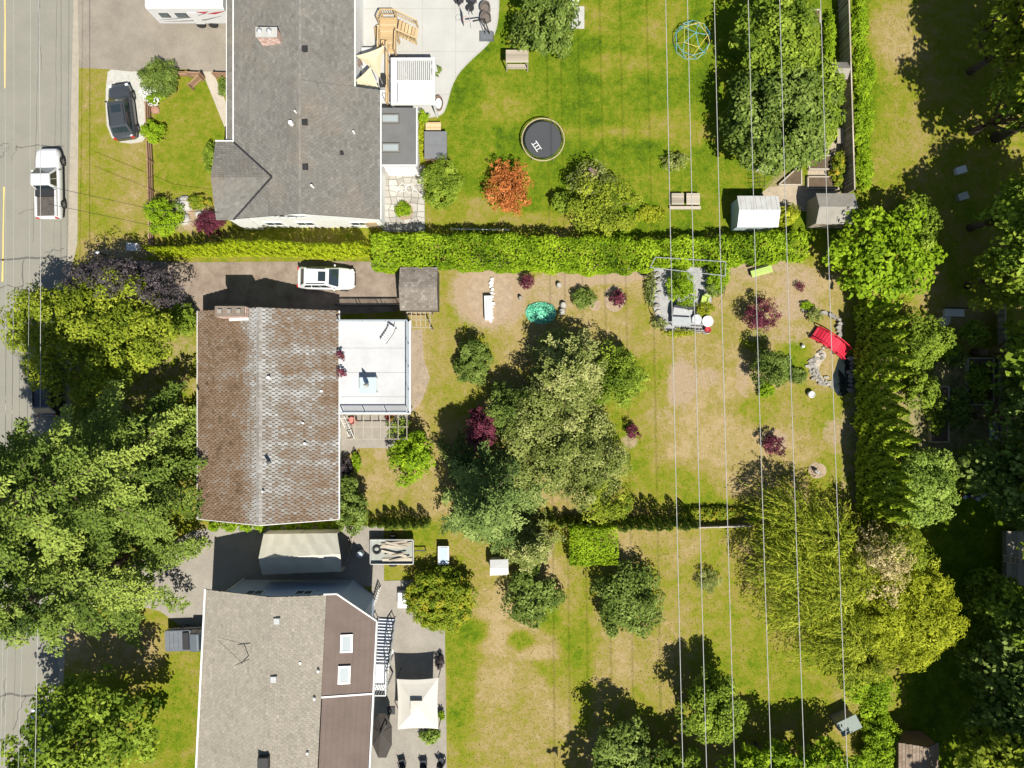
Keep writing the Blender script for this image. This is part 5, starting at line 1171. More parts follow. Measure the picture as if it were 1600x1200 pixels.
sheet('patio', [(531, 645), (640, 648), (636, 700), (560, 700), (538, 715), (530, 720)], .012, M_CONCD)
ldr = thing('white_ladder', 'white ladder propped at the house corner below the balcony', 'ladder', P(548, 670)); a, b = P(534, 650, 2.6), P(550, 684, .05); 
for s in (-.18, .18): MB().bar(a+Vector((s, 0, 0)), b+Vector((s, 0, 0)), .05).obj('rail', M_TRIM, ldr)
for k in range(1, 9): q = a.lerp(b, k/9); MB().bar(q+Vector((-.18, 0, 0)), q+Vector((.18, 0, 0)), .035).obj('rung', M_TRIM, ldr)
# long white planter box
pb = thing('planter_box', 'long white planter box in the bare soil bed', 'planter', P(767, 470)); a = W(757, 500, .6); b = W(769, 462, .6); cx, cy = (a[0]+b[0])/2, (a[1]+b[1])/2
MB().box((cx, cy, .3), (b[0]-a[0], b[1]-a[1], .6), .03).obj('trough', M_TRIM, pb)
for k in (-.13, .13): MB().box((cx+k, cy, .61), (.07, b[1]-a[1]-.3, .03), .03).obj('lid_strip', pm('grey_strip', (.4, .4, .4), None, 5, .6, 0), pb)
for i, (px_, py_) in enumerate([(766+U(-1, 5), 437+k*5.4) for k in range(13)]):
    o = tag(MB().prism([(x, y) for x, y in pxpoly(blobpoly(px_+4 if k > 4 else px_, py_, U(2.6, 4.4), U(2, 3.2), 7, .3))], 0, U(.12, .3), U(.6, 1)).obj('white_stone', tintmat('white_stone_mat', [(.2, (.38, .36, .32)), (.8, (.55, .53, .50))]), None), 'pale edging stone beside the long white planter box', 'stone', 'edging stones by the white planter box')
for i, (q, r) in enumerate((((873, 446), 4), ((880, 477), 5), ((878, 487), 5), ((813, 466), 3))):
    tag(MB().lathe((*W(*q), 0), [(0, .5), (r*.04, .48), (r*.055, .3), (r*.06, 0)], 9, U(.3, .8)).obj('garden_stone', M_STONE, None), ['small rounded stone right of the little maple', 'grey stone above the fruit tree crown', 'grey stone touching the fruit tree crown', 'small stone left of the green netting'][i], 'stone')
nt_ = thing('green_netting', 'crumpled bright green netting over a small pond at the fruit tree', 'netting', P(845, 490)); mb = MB(); n_ = 26
for i in range(n_+1):
    for j in range(n_+1):
        u, v = i/n_*2-1, j/n_*2-1; rr = max(abs(u), abs(v)); x, y = W(845+24*u*(1-.25*v*v), 489+17*v*(1-.25*u*u)); mb.v.append((x+U(-.03, .03), y+U(-.03, .03), .02+.55*(1-rr**2)*(.5+.5*abs(mnoise.noise(Vector((u*5, v*5, 0)))))+U(0, .1)))
for i in range(n_):
    for j in range(n_): a = i*(n_+1)+j; mb.f.append((a, a+n_+1, a+n_+2, a+1)); mb.t.append(U(.1, .9))
mb.obj('net', tintmat('green_net', [(0, (.03, .22, .12)), (.5, (.09, .42, .25)), (1, (.34, .70, .52))], .5, spec=.4), nt_)
pot = thing('black_planter', 'black round planter at the corner of the walled patio garden', 'planter', P(1004, 424)); MB().lathe((*W(1004, 424), 0), [(0, .02), (.35, .02), (.48, .6), (.42, .6), (.36, .3), (0, .28)], 18).obj('pot', M_BLK, pot)
# framed patio garden
sheet('garden_patio', [(1023, 412), (1108, 420), (1112, 470), (1100, 505), (1105, 518), (1040, 517), (1024, 490), (1018, 470)], .02, pm('silver_paving', (.33, .33, .32), (.20, .20, .20), 1.6, .8, .3, fine=(10, (.42, .42, .41), .5)))
gh = thing('metal_enclosure', 'open metal frame around the walled patio garden', 'frame', P(1070, 460)); M_ALU = pm('aluminium_tube', (.55, .56, .56), (.4, .4, .4), 5, .35, 0, .7)
zf = 2.0; loop = [(1024, 402), (1134, 409), (1133, 431), (1016, 418)]; q = [P(*p_, zf) for p_ in loop]
for a, b in zip(q, q[1:]+q[:1]): MB().bar(a, b, .06).obj('top_rail', M_ALU, gh)
for p_ in q: MB().box((p_.x, p_.y, zf/2), (.06, .06, zf)).obj('post', M_ALU, gh)
l2 = [(1022, 418), (1017, 470), (1024, 495), (1038, 514), (1108, 519)]; q = [P(*p_, 1.0) for p_ in l2]
for a, b in zip(q[:-1], q[1:]): MB().bar(a, b, .05).obj('low_rail', M_DARKM, gh)
for p_ in q: MB().box((p_.x, p_.y, .5), (.06, .06, 1.0)).obj('post', M_DARKM, gh)
l3 = [P(1134, 420, 1.0), P(1132, 460, 1.0), P(1122, 478, 1.0)]
for a, b in zip(l3[:-1], l3[1:]): MB().bar(a, b, .03).obj('low_rail', M_DARKM, gh)
# furniture inside
tb2 = thing('patio_table', 'long grey glass table in the walled patio garden', 'table', P(1065, 500)); p = P(1065, 502, .7); MB().box((p.x, p.y, .7), (1.5, .7, .04), -.05).obj('table_top', pm('pale_table', (.36, .38, .38), None, 3, .3, 0), tb2)
for dx in (-.65, .65):
    for dy in (-.28, .28): MB().box((p.x+dx, p.y+dy, .34), (.05, .05, .68)).obj('leg', M_DARKM, tb2)
round_table('side_table', 'white round table at the lower right of the walled patio garden', 1106, 502, .45, M_TRIM)
round_table('side_table', 'small grey round table beside the white round one', 1089, 499, .4, pm('grey_top', (.45, .47, .48), None, 3, .4, 0))
patio_chair('garden_chair', 'lime green cushioned chair in the walled patio garden', 1101, 468, pm('lime_cushion', (.36, .46, .10), None, 4, .8, .1), 2.9)
sf = thing('patio_sofa', 'pale grey garden sofa in the middle of the patio garden', 'sofa', P(1066, 488)); p = P(1066, 488, .4); MB().box((p.x, p.y, .22), (1.6, .75, .4), -.15).obj('seat', pm('pale_grey_cushion', (.38, .39, .39), None, 3, .8, .1), sf); MB().box((p.x+.05, p.y+.38, .5), (1.6, .16, .6), -.15).obj('backrest', M_CUSH, sf); MB().box((p.x-.85, p.y+.1, .4), (.14, .8, .5), -.15).obj('armrest', M_CUSH, sf)
o = thing('flower_pot', 'red flower pot at the lower corner of the walled patio garden', 'pot', P(1104, 516)); MB().lathe((*W(1104, 516), 0), [(0, .02), (.2, .02), (.28, .4), (.22, .4), (.18, .3), (0, .3)], 14).obj('pot', pm('red_glaze', (.42, .05, .05), None, 4, .3, 0), o)
# rim stones of the patio garden
for i in range(22):
    f = i/21; px_, py_ = (1040+f*66+U(-2, 2), 514+f*5+U(-1.5, 1.5)) if i > 7 else (1026+U(-3, 3)+i*.5, 428+i*10)
    tag(MB().prism(pxpoly(blobpoly(px_, py_, U(3, 5), U(2, 3.5), 8, .3)), 0, U(.15, .32), U(.2, .7)).obj('wall_stone', M_STONE, None), 'low wall stone edging the framed patio garden', 'stone', 'wall stones of the patio garden')
# lime bench
lb = thing('lime_bench', 'lime green slatted bench under the laurel hedge', 'bench', P(1190, 424)); c = P(1190, 424, .45); rz = .28; R = Matrix.Rotation(rz, 3, 'Z'); M_LIME = pm('lime_paint', (.38, .50, .13), (.34, .45, .11), 4, .5, .05)
for k in range(4): q = R @ Vector((0, -.22+k*.14, 0)); MB().box((c.x+q.x, c.y+q.y, .45), (1.75, .12, .04), rz).obj('slat', M_LIME, lb)
for k in range(2): q = R @ Vector((0, .34, 0)); MB().box((c.x+q.x, c.y+q.y, .62+k*.2), (1.75, .04, .13), rz).obj('back_slat', pm('dark_bench_frame', (.05, .06, .03), None, 4, .6, 0), lb)
for s in (-.75, .75):
    q = R @ Vector((s, .05, 0)); MB().box((c.x+q.x, c.y+q.y, .21), (.07, .5, .42), rz).obj('leg', M_DARKM, lb)
# red footbridge
rb = thing('footbridge', 'bright red wooden footbridge over the dry stream bed', 'bridge', P(1296, 537)); a, b = P(1272, 519, .3), P(1322, 553, .3); M_REDW = tintmat('red_bridge_paint', [(0, (.36, .012, .03)), (.5, (.50, .02, .045)), (1, (.58, .05, .08))], .5)
d = (b-a).normalized(); s = Vector((-d.y, d.x, 0)); L = (b-a).length; n_ = 13
def arch(f): return .3+.5*math.sin(math.pi*f)
for k in range(n_):
    f = (k+.5)/n_; c = a.lerp(b, f); MB().box((c.x, c.y, arch(f)), (L/n_-.02, .95, .05), M=Matrix.Rotation(math.atan2(d.y, d.x), 3, 'Z') @ Matrix.Rotation(-math.atan(.5*math.pi/L*math.cos(math.pi*f)), 3, 'Y'), tint=U(.3, .8)).obj('plank', M_REDW, rb)
for sd in (-.5, .5):
    t_ = MB()
    for k in range(8): f0, f1 = k/8, (k+1)/8; t_.bar((*(a.lerp(b, f0)+s*sd).xy, arch(f0)+.45), (*(a.lerp(b, f1)+s*sd).xy, arch(f1)+.45), .07); t_.bar((*(a.lerp(b, f0)+s*sd).xy, arch(f0)-.06), (*(a.lerp(b, f1)+s*sd).xy, arch(f1)-.06), .06, .12)
    t_.obj('handrail', M_REDW, rb)
    for k in range(5): f = k/4; q = a.lerp(b, f)+s*sd; MB().box((q.x, q.y, arch(f)/2+.22), (.07, .07, arch(f)+.45)).obj('post', M_REDW, rb)
# dry stream bed of stones
sb = sheet('stream_bed', smoothpoly([(1285, 545), (1294, 556), (1278, 572), (1282, 588), (1298, 600), (1288, 606), (1270, 592), (1262, 575), (1268, 558)], 2), .012, pm('stream_gravel', (.42, .37, .29), (.28, .25, .2), 3, .95, .5, fine=(18, (.52, .48, .4), .6)))
path = [(1283, 550), (1272, 562), (1268, 576), (1276, 590), (1290, 600)]
for i in range(60):
    f = U(0, 3.999); k = int(f); f -= k; px_, py_ = path[k][0]+(path[k+1][0]-path[k][0])*f+random.gauss(0, 4.5), path[k][1]+(path[k+1][1]-path[k][1])*f+random.gauss(0, 3)
    MB().prism(pxpoly(blobpoly(px_, py_, U(1.8, 4), U(1.5, 3), 7, .4)), .0, U(.06, .2), U(.1, .65)).obj('stone', M_STONE, sb)
for i, q in enumerate([(1258+i*5.5+U(-2, 2), 640 if i < 0 else 484+i*1.5+U(-3, 3)) for i in range(9)]+[(1308+U(-6, 6), 500+i*6) for i in range(9)]+[(1328+U(-3, 3), 560+i*7) for i in range(8)]):
    tag(MB().prism(pxpoly(blobpoly(*q, U(3, 6), U(2.5, 4.5), 8, .35)), 0, U(.12, .4), U(.0, .5)).obj('rockery_stone', M_STONE, None), 'rough grey rockery stone around the pond and footbridge', 'stone', 'rockery stones by the footbridge')
tag(MB().lathe((*W(1265, 616), 0), [(.16, 0), (.26, .12), (.3, .42), (.24, .5), (.2, .42), (0, .4)], 12).obj('stone_urn', M_TRIM, None), 'small white urn on the lawn below the stream bed', 'urn')
tag(MB().lathe((*W(1253, 541), 0), [(.14, 0), (.14, .3), (.02, .42)], 8).obj('garden_light', M_TRIM, None), 'tiny white garden light left of the footbridge', 'garden light')
tag(MB().prism(pxpoly(blobpoly(1274, 737, 5, 3, 8, .3, .5)), 0, .5, .6).obj('standing_stone', M_STONE, None), 'dark stone in the middle of the round mulch circle', 'stone')
# ---- bottom garden
cp_ = thing('carport_tent', 'white tarpaulin carport tent in the side yard', 'tent', P(470, 865)); z0_, z1_ = 2.2, 3.1
a = W(411, 835, z0_+.1); b = W(527, 833, z0_); c_ = W(534, 893, z0_); d_ = W(410, 898, z0_); rl = W(404, 872, z1_); rm = W(430, 866, z1_); rr = W(532, 866, z1_)
n_ = 14; mb = MB()
def crow(p, q, zz, m_): return [(p[0]+(q[0]-p[0])*k/n_, p[1]+(q[1]-p[1])*k/n_, zz+.05*math.sin(k*1.9)*m_) for k in range(n_+1)]
rows = [crow(a, b, .7, 0), crow(a, b, z0_, .6), [((a[0]+rl[0])/2+((b[0]+rr[0])/2-(a[0]+rl[0])/2)*k/n_, (a[1]+rl[1])/2+((b[1]+rr[1])/2-(a[1]+rl[1])/2)*k/n_, 2.66+.05*math.sin(k*2.3)) for k in range(n_+1)], crow(rl, rr, z1_, .5), [((d_[0]+rl[0])/2+((c_[0]+rr[0])/2-(d_[0]+rl[0])/2)*k/n_, (d_[1]+rl[1])/2+((c_[1]+rr[1])/2-(d_[1]+rl[1])/2)*k/n_, 2.7+.05*math.cos(k*1.7)) for k in range(n_+1)], crow(d_, c_, z0_, .6), crow(d_, c_, .7, 0)]
for r in rows: mb.v += r
for r in range(len(rows)-1):
    for k in range(n_): i = r*(n_+1)+k; mb.f.append((i, i+1, i+n_+2, i+n_+1)); mb.t.append(.5)
mb.obj('tarpaulin', pm('pale_tarpaulin', (.54, .52, .42), (.48, .46, .37), 1.4, .6, .3), cp_, smooth=False)
for f in (0, .5, 1):
    for p_, q_ in ((a, b), (d_, c_)): x, y = p_[0]+(q_[0]-p_[0])*f, p_[1]+(q_[1]-p_[1])*f; MB().tube([(x, y, 0), (x, y, 2.15)], .035, 6).obj('pole', M_GALV, cp_)
ut = thing('utility_trailer', 'flat utility trailer loaded with lumber and a spare tyre', 'trailer', P(612, 865)); a = W(579, 881, .8); b = W(646, 843, .8); cx, cy = (a[0]+b[0])/2, (a[1]+b[1])/2; lx, ly = b[0]-a[0], b[1]-a[1]
MB().box((cx, cy, .55), (lx, ly, .08)).obj('bed', pm('trailer_floor', (.30, .32, .28), (.24, .25, .22), 2, .8, .2), ut)
for s in (-1, 1): MB().box((cx, cy+s*ly/2, .75), (lx, .05, .42)).obj('side_wall', M_GALV, ut); MB().box((cx+s*lx/2, cy, .75), (.05, ly-.06, .42)).obj('end_wall', M_GALV, ut)
for s in (-1, 1): wheel(cx, cy+s*(ly/2+.18), .32, ut)
MB().bar((cx+lx/2, cy, .45), (cx+lx/2+1.0, cy, .45), .08).obj('tongue', M_DARKM, ut); MB().tube([(cx+lx/2+.9, cy, 0), (cx+lx/2+.9, cy, .5)], .04, 6).obj('jack', M_DARKM, ut)
for k in range(12):
    y_ = cy+U(-ly*.3, ly*.4); L_ = U(1.2, 2.4); tag(MB().box((cx+U(-.2, .7), y_, .66+k*.02), (L_, U(.1, .2), .04), U(-.25, .25), U(.5, 1)).obj('lumber', M_OLDW, None), 'loose pale board lying on the utility trailer load', 'board', 'boards on the utility trailer')
tag(MB().box((cx+.4, cy-ly*.36, .66), (lx*.7, .28, .05), .02, .9).obj('plank', M_OLDW, None), 'long grey plank along the lower edge of the trailer bed', 'board')
ty = MB(); cc = Vector((cx-lx*.36, cy+.12, .7)); ty.tube([(cc.x+.28*math.cos(t), cc.y+.28*math.sin(t), .7) for t in np.linspace(0, 6.283, 21)], .09, 8, caps=False); tag(ty.obj('spare_tyre', M_TYRE, None, smooth=True), 'spare tyre lying on the left end of the trailer', 'tyre')
dr = thing('water_drum', 'pale blue drum between tent and trailer', 'drum', P(565, 863)); MB().lathe((*W(565, 863), 0), [(.24, 0), (.27, .3), (.27, .6), (.24, .85), (0, .86)], 14).obj('drum_body', pm('blue_grey_drum', (.42, .48, .52), None, 4, .5, .1), dr); MB().disc(Vector((*W(565, 863), 0)), .1, z0=.86, z1=.9, n=10).obj('cap', M_TRIM, dr)
for k in range(7): 
    q = P(543+U(-3, 6), 856+U(-10, 14), .3); tag(MB().bar(q+Vector((U(-.3, .3), -U(.4, .9), .03*k-.2)), q+Vector((U(-.3, .3), U(.4, .9), .03*k-.18)), .08, .06, U(.3, .9)).obj('scrap_timber', M_OLDW, None), 'scrap timber length piled beside the carport tent', 'timber', 'scrap timber by the tent')
wb_ = thing('white_locker', 'white storage locker on the patio beside the round clipped shrub', 'locker', P(632, 940)); p = P(631, 938, .6); MB().box((p.x, p.y, .28), (.95, 1.3, .56)).obj('locker_body', M_TRIM, wb_)
for k in range(3): MB().box((p.x, p.y-.42+k*.42, .6), (1.0, .4, .07)).obj('lid', M_TRIM, wb_)
MB().disc(p, .07, z0=.63, z1=.67, n=10).obj('handle', M_GALV, wb_)
ws = thing('white_playhouse', 'small white-roofed hut under the blue-green fir', 'hut', P(781, 888)); p = P(780, 887, 1.4); MB().box((p.x, p.y, .65), (1.3, 1.1, 1.3), .05).obj('wall', M_WHITE, ws); rf_ = MB(); rf_.add([(p.x-.75, p.y-.65, 1.3), (p.x+.75, p.y-.6, 1.3), (p.x+.75, p.y+.65, 1.3), (p.x-.75, p.y+.6, 1.3), (p.x-.72, p.y, 1.6), (p.x+.72, p.y, 1.6)], [(0, 1, 5, 4), (2, 3, 4, 5), (0, 4, 3), (1, 2, 5)]); rf_.obj('roof', M_TRIM, ws)
wm = thing('utility_cart', 'grey metal cart half hidden beneath the blue-green fir', 'cart', P(693, 868)); p = P(693, 868, .7); MB().box((p.x, p.y, .55), (.9, 1.5, .4)).obj('tub', M_GALV, wm); MB().box((p.x, p.y, .77), (.7, 1.3, .05)).obj('cover', M_BLUE, wm)
for s in (-1, 1):
    for y_ in (-.5, .5): wheel(p.x+s*.0+y_*0, p.y+y_, .2, wm, .1)
# cream gazebo
gz = thing('gazebo', 'ivory fabric gazebo with peaked top on the back patio', 'gazebo', P(652, 1085)); ze, zt = 2.2, 2.95
cs = [P(620, 1061, ze), P(685, 1059, ze), P(685, 1139, ze), P(621, 1140, ze)]; ctr = sum(cs, Vector())/4; ap = Vector((ctr.x, ctr.y, zt)); mb = MB(); n_ = 10
for a, b in zip(cs, cs[1:]+cs[:1]):
    rows = []
    for r in range(7):
        row = []
        for k in range(n_+1):
            f = k/n_; e = a.lerp(b, f); e = e.lerp(ctr, .05*4*f*(1-f)); q = e.lerp(ap, r/6); q.z = ze+(zt-ze)*(r/6)**1.25; row.append(q)
        rows.append(row)
    i0 = len(mb.v)
    for row in rows: mb.v += [tuple(q) for q in row]
    for r in range(6):
        for k in range(n_): i = i0+r*(n_+1)+k; mb.f.append((i, i+1, i+n_+2, i+n_+1)); mb.t.append(.5)
mb.obj('canopy', M_SAILW, gz)
vt = MB(); vt.box((ctr.x, ctr.y+.1, zt+.02), (.95, .95, .05), taper=.3); vt.obj('vent_cap', M_SAILW, gz); MB().bar((ctr.x-.45, ctr.y+.6, zt-.08), (ctr.x+.45, ctr.y+.6, zt-.08), .06).obj('vent_slot', M_BLK, gz)
for q in cs: MB().tube([(q.x, q.y, 0), (q.x, q.y, ze)], .035, 6).obj('pole', M_DARKM, gz)
ub = thing('closed_umbrella', 'large dark cantilever umbrella folded beside the beige-roofed house', 'umbrella', P(600, 1150)); p = P(597, 1140, 2.0); MB().tube([(p.x+.4, p.y+.6, 0), (p.x+.4, p.y+.6, 2.6), (p.x, p.y, 2.7)], .05, 8).obj('pole', M_DARKM, ub)
mb = MB(); n_ = 8; c0 = (p.x, p.y, 2.5); rp = [(p.x+1.35*math.cos(2*math.pi*(k+.5)/n_)*.62, p.y-.5+1.9*math.sin(2*math.pi*(k+.5)/n_), 1.95) for k in range(n_)]
for k in range(n_): mb.face([c0, rp[k], rp[(k+1) % n_]])
mb.obj('canopy', pm('dark_brown_canvas', (.05, .042, .036), None, 3, .8, .1), ub)
for k in range(n_): MB().bar(c0, rp[k], .03).obj('rib', M_DARKM, ub)
MB().box((p.x+.4, p.y+.6, .06), (.6, .6, .1)).obj('base', M_BLK, ub)
for i, (q, a_, l) in enumerate((((628, 1192), .3, 'left'), ((662, 1193), 0, 'middle'), ((690, 1190), -.5, 'right'))): patio_chair('patio_chair', f'dark patio chair at the bottom edge of the back patio, {l} one', *q, M_CUSH, a_)
sb_ = thing('patio_heater', 'white round disc-topped stand beside the white stairs', 'stand', P(609, 1018)); p = P(609, 1018, 1.0); MB().disc(p, .3, z0=.95, z1=1.0, n=18).obj('top', M_TRIM, sb_); MB().tube([(p.x, p.y, 0), (p.x, p.y, .96)], .04, 8).obj('pole', M_GALV, sb_)
lp = thing('white_gate', 'white gate leaf standing open near the back patio steps', 'gate', P(592, 930)); a, b = P(595, 916, 0), P(588, 940, 0); 
for zz in (.15, .9): MB().bar(a+Vector((0, 0, zz)), b+Vector((0, 0, zz)), .05, .1).obj('rail', M_TRIM, lp)
for k in range(7): q = a.lerp(b, k/6); MB().box((q.x, q.y, .52), (.09, .03, 1.0), 1.3).obj('picket', M_TRIM, lp)
# front garden bits
um_ = thing('utility_pedestal', 'white utility pedestal box on the front lawn edge', 'utility box', P(207, 386)); p = P(207, 386, .5); MB().box((p.x, p.y, .3), (.85, .55, .6)).obj('cabinet', M_TRIM, um_); MB().box((p.x, p.y, .63), (.92, .62, .06), taper=.95).obj('lid', M_TRIM, um_)
mbx = thing('mailbox', 'white mailbox with dark post at the driveway mouth', 'mailbox', P(160, 398)); p = P(153, 395, 1.1); MB().box((p.x, p.y, .5), (.1, .1, 1.0)).obj('post', M_DARKM, mbx); MB().tube([(p.x-.22, p.y, 1.12), (p.x+.22, p.y, 1.12)], .13, 10).obj('box_body', M_TRIM, mbx); MB().box((p.x+.23, p.y, 1.12), (.02, .24, .22)).obj('door', M_DARKM, mbx)
for i, (x, y, r, l) in enumerate(((290, 320, 13, 'large pale boulder beside the yellow-green shrub'), (287, 343, 11, 'flat pale boulder lower in the front rockery'), (312, 335, 7, 'small pale boulder beside the dark red shrub'), (243, 172, 7, 'rust brown boulder behind the rail fence'))):
    mb = MB(); n_ = 10; p = P(x, y); R_ = r/PXM
    for rr, z in ((1, 0), (.95, .35), (.7, .6), (.3, .72)):
        for k in range(n_): a_ = 2*math.pi*k/n_; w_ = rr*R_*(1+.25*mnoise.noise(Vector((math.cos(a_)*1.5+i*7, math.sin(a_)*1.5, z)))); mb.v.append((p.x+w_*math.cos(a_), p.y+w_*math.sin(a_), z*R_))
    for j in range(3):
        for k in range(n_): a_ = j*n_+k; b_ = j*n_+(k+1) % n_; mb.f.append((a_, b_, b_+n_, a_+n_)); mb.t.append(.9 if i < 3 else .1)
    mb.f.append(tuple(3*n_+k for k in range(n_))); mb.t.append(.9 if i < 3 else .1)
    tag(mb.obj('boulder', M_STONE if i < 3 else M_BRICK, None), l, 'boulder')
hz = thing('garden_hose', 'pale garden hose coiled on the flagstone patio', 'hose', P(620, 300)); pts = [W(612+9*math.cos(t*.9)+t*1.8, 292+7*math.sin(t*1.3)+U(-1, 1)+t*.2) for t in np.linspace(0, 22, 70)]; MB().tube([(*p_, .07) for p_ in pts], .025, 5).obj('coil', M_TRIM, hz)
ppw = thing('white_pole', 'long white pole lying along the laurel hedge', 'pole', P(750, 358)); MB().tube([P(703, 358, .6), P(797, 359, .6)], .045, 8).obj('tube', M_TRIM, ppw); MB().bar(P(797, 359, .6), P(790, 351, .9), .05).obj('hook', M_DARKM, ppw)
for x in (720, 780): MB().box((*W(x, 359), .28), (.06, .06, .56)).obj('support', M_DARKM, ppw)
# right side bits
for i, (q, l) in enumerate((((1501, 266), 'white plastic box on the shaded grass at the right'), ((1504, 307), 'grey plastic box below the white one in shade'))):
    o = thing('plastic_box', l, 'box', P(*q)); p = P(*q, .3); MB().box((p.x, p.y, .2), (.75, .5, .4), .3, taper=1.1).obj('tub', M_TRIM if i == 0 else M_GALV, o); MB().box((p.x, p.y, .42), (.84, .58, .05), .3).obj('lid', M_TRIM if i == 0 else M_GALV, o)
bt = thing('rowing_boat', 'pale upturned boat in the dark yard on the right', 'boat', P(1553, 660)); mb = MB(); c = P(1552, 660); n_ = 10
for i in range(n_+1):
    f = i/n_*2-1; hw = .42*(1-f**2)**.7 if f > -.8 else .3
    for k in range(7): a_ = math.pi*k/6; mb.v.append((c.x+hw*math.cos(a_), c.y+1.35*f, .02+.4*math.sin(a_)*(1-.5*f*f)))
for i in range(n_):
    for k in range(6): a_ = i*7+k; mb.f.append((a_, a_+1, a_+8, a_+7)); mb.t.append(.5)
mb.obj('hull', pm('pale_blue_hull', (.55, .66, .68), (.48, .58, .6), 2, .4, .05), bt); MB().bar((c.x, c.y-1.2, .43), (c.x, c.y+1.2, .43), .05, .06).obj('keel', M_GALV, bt)
bed('long raised bed in the dark yard right of the cedars', [(1450, 604), (1478, 604), (1478, 690), (1450, 690)], .4); bed('raised bed against the dark board fence', [(1508, 560), (1548, 560), (1548, 632), (1508, 632)], .4)
jn = [P(1498+k*7+U(-1, 1), 776+U(-3, 3)) for k in range(7)]
for k, (p, cn, l) in enumerate(zip(jn, [(.6, .12, .03), (.6, .65, .75), (.16, .1, .3), (.2, .1, .3), (.6, .65, .72), (.7, .7, .72), (.5, .55, .62)], ['orange', 'white', 'purple', 'dark purple', 'pale blue', 'bright white', 'grey blue'])):
    tag(MB().lathe((p.x, p.y, 0), [(.1, 0), (.17, .28), (.13, .3), (.1, .2), (0, .18)], 10).obj('flower_pot', pm('pot_'+l.replace(' ', '_'), cn, None, 4, .5, 0), None), f'{l} flower pot in the row at the dark yard', 'pot', 'flower pots in the dark yard')
# satellite-like wheel, table top and ladder deck
dkr = thing('back_deck', 'grey wooden deck with a ladder at the right edge', 'deck', P(1595, 860)); a = W(1572, 915, .6); b = W(1700, 830, .6)
for k in range(14): x_ = a[0]+(b[0]-a[0])*(k+.5)/14; MB().box((x_, (a[1]+b[1])/2, .6), ((b[0]-a[0])/14-.015, b[1]-a[1], .05), tint=U(.3, .8)).obj('board', M_OLDW, dkr)
MB().box(((a[0]+b[0])/2, (a[1]+b[1])/2, .28), (b[0]-a[0]-.2, b[1]-a[1]-.2, .55)).obj('joists', M_OLDW, dkr)
lad = thing('step_ladder', 'pale ladder lying across the grey deck at the right edge', 'ladder', (*W(1590, 880, .7), .63)); 
for s in (-.2, .2): MB().bar((*W(1567, 872+s*24, .7), .68), (*W(1630, 884+s*24, .7), .68), .05, .05, .9).obj('rail', M_WOOD, lad)
for k in range(8): x_ = 1570+k*8; MB().bar((*W(x_, 873-4.8+k*1.5, .7), .68), (*W(x_, 873+4.8+k*1.5, .7), .68), .04, .04, .9).obj('rung', M_WOOD, lad)
gw = thing('garden_bench', 'white bench beside a pale rock at the cedar row', 'bench', P(1490, 487)); p = P(1492, 488, .5); 
for k in range(4): MB().box((p.x, p.y-.25+k*.15, .45), (1.6, .13, .04), -.03).obj('slat', M_TRIM, gw)
MB().box((p.x, p.y+.35, .7), (1.9, .06, .3), -.03).obj('backrest', M_DARKM, gw)
for s in (-.7, .7): MB().box((p.x+s, p.y, .21), (.07, .5, .42)).obj('leg', M_TRIM, gw)
tag(MB().prism(pxpoly(blobpoly(1471, 502, 9, 9, 10, .25)), 0, .45, .8).obj('pale_rock', M_STONE, None), 'pale rounded rock beside the white bench', 'rock')
# ------------------------------------------------------------------ power lines
M_WIRE = pm('aluminium_wire', (.42, .41, .39), None, 5, .5, 0, .0)
Y0, Y1 = 62.0, -62.0
tops = [1040, 1074, 1116, 1169, 1218, 1282]; bots = [1067, 1104, 1148, 1205, 1257, 1324]
def zw(y): return 20.3-.0185*y+(y/62)**2*1.2
ends = []
for i, (a, b) in enumerate(zip(tops, bots)):
    ya, yb_ = W(0, 0, 19.8)[1], W(0, 1200, 20.8)[1]; xa_, xb2 = W(a, 0, zw(ya))[0], W(b, 1200, zw(yb_))[0]
    def xx(y): return xa_+(xb2-xa_)*(y-ya)/(yb_-ya)
    pts = [(xx(y), y, zw(y)) for y in np.linspace(Y0, Y1, 33)]; ends.append((pts[0], pts[-1]))
    tag(MB().tube(pts, .019, 6, caps=False).obj('power_line', M_WIRE, None, smooth=True), f'{["leftmost", "second", "third", "fourth", "fifth", "rightmost"][i]} of the six pale power lines crossing the right gardens, counted from the left', 'power line', 'six high-voltage lines')
for e, y in ((0, Y0), (1, Y1)):
    xs_ = [q[e][0] for q in ends]; zz = ends[0][e][2]; o = thing('transmission_frame', f'timber pole frame carrying the six power lines beyond the {"top" if e == 0 else "bottom"} edge', 'pylon', ((min(xs_)+max(xs_))/2, y, 0))
    for x in (xs_[1]-.6, xs_[4]+.6): MB().tube([(x, y, -.2), (x, y, zz+1.5)], [.28, .18], 10).obj('pole', BARK, o)
    MB().bar((min(xs_)-1, y, zz+.35), (max(xs_)+1, y, zz+.35), .25, .3).obj('crossarm', M_OLDW, o)
    for x in xs_: MB().tube([(x, y, zz), (x, y, zz+.3)], .08, 8).obj('insulator', M_PIPE, o)
rw = [(13, 8), (27, 20), (53, 34), (66, 56)]; rb2 = [(10, 1), (34, 27), (53, 50), (60, 56)]; ze = 9.8
rend = []
for i, (a, b) in enumerate(((12, 6), (27, 12), (53, 34), (66, 60))):
    xa_, xb2 = W(a, 0, ze)[0], W(b, 1200, ze)[0]; f = 28.0
    pts = [(xa_+(xb2-xa_)*(26-y)/52, y, ze+(y/45)**2*1.0) for y in np.linspace(45, -45, 25)]; rend.append((pts[0], pts[-1]))
    tag(MB().tube(pts, .012 if i < 3 else .02, 5, caps=False).obj('street_wire', M_WIRE, None, smooth=True), f'{["leftmost", "second", "third", "rightmost"][i]} of the four thin wires along the road, counted from the left', 'wire', 'wires along the road')
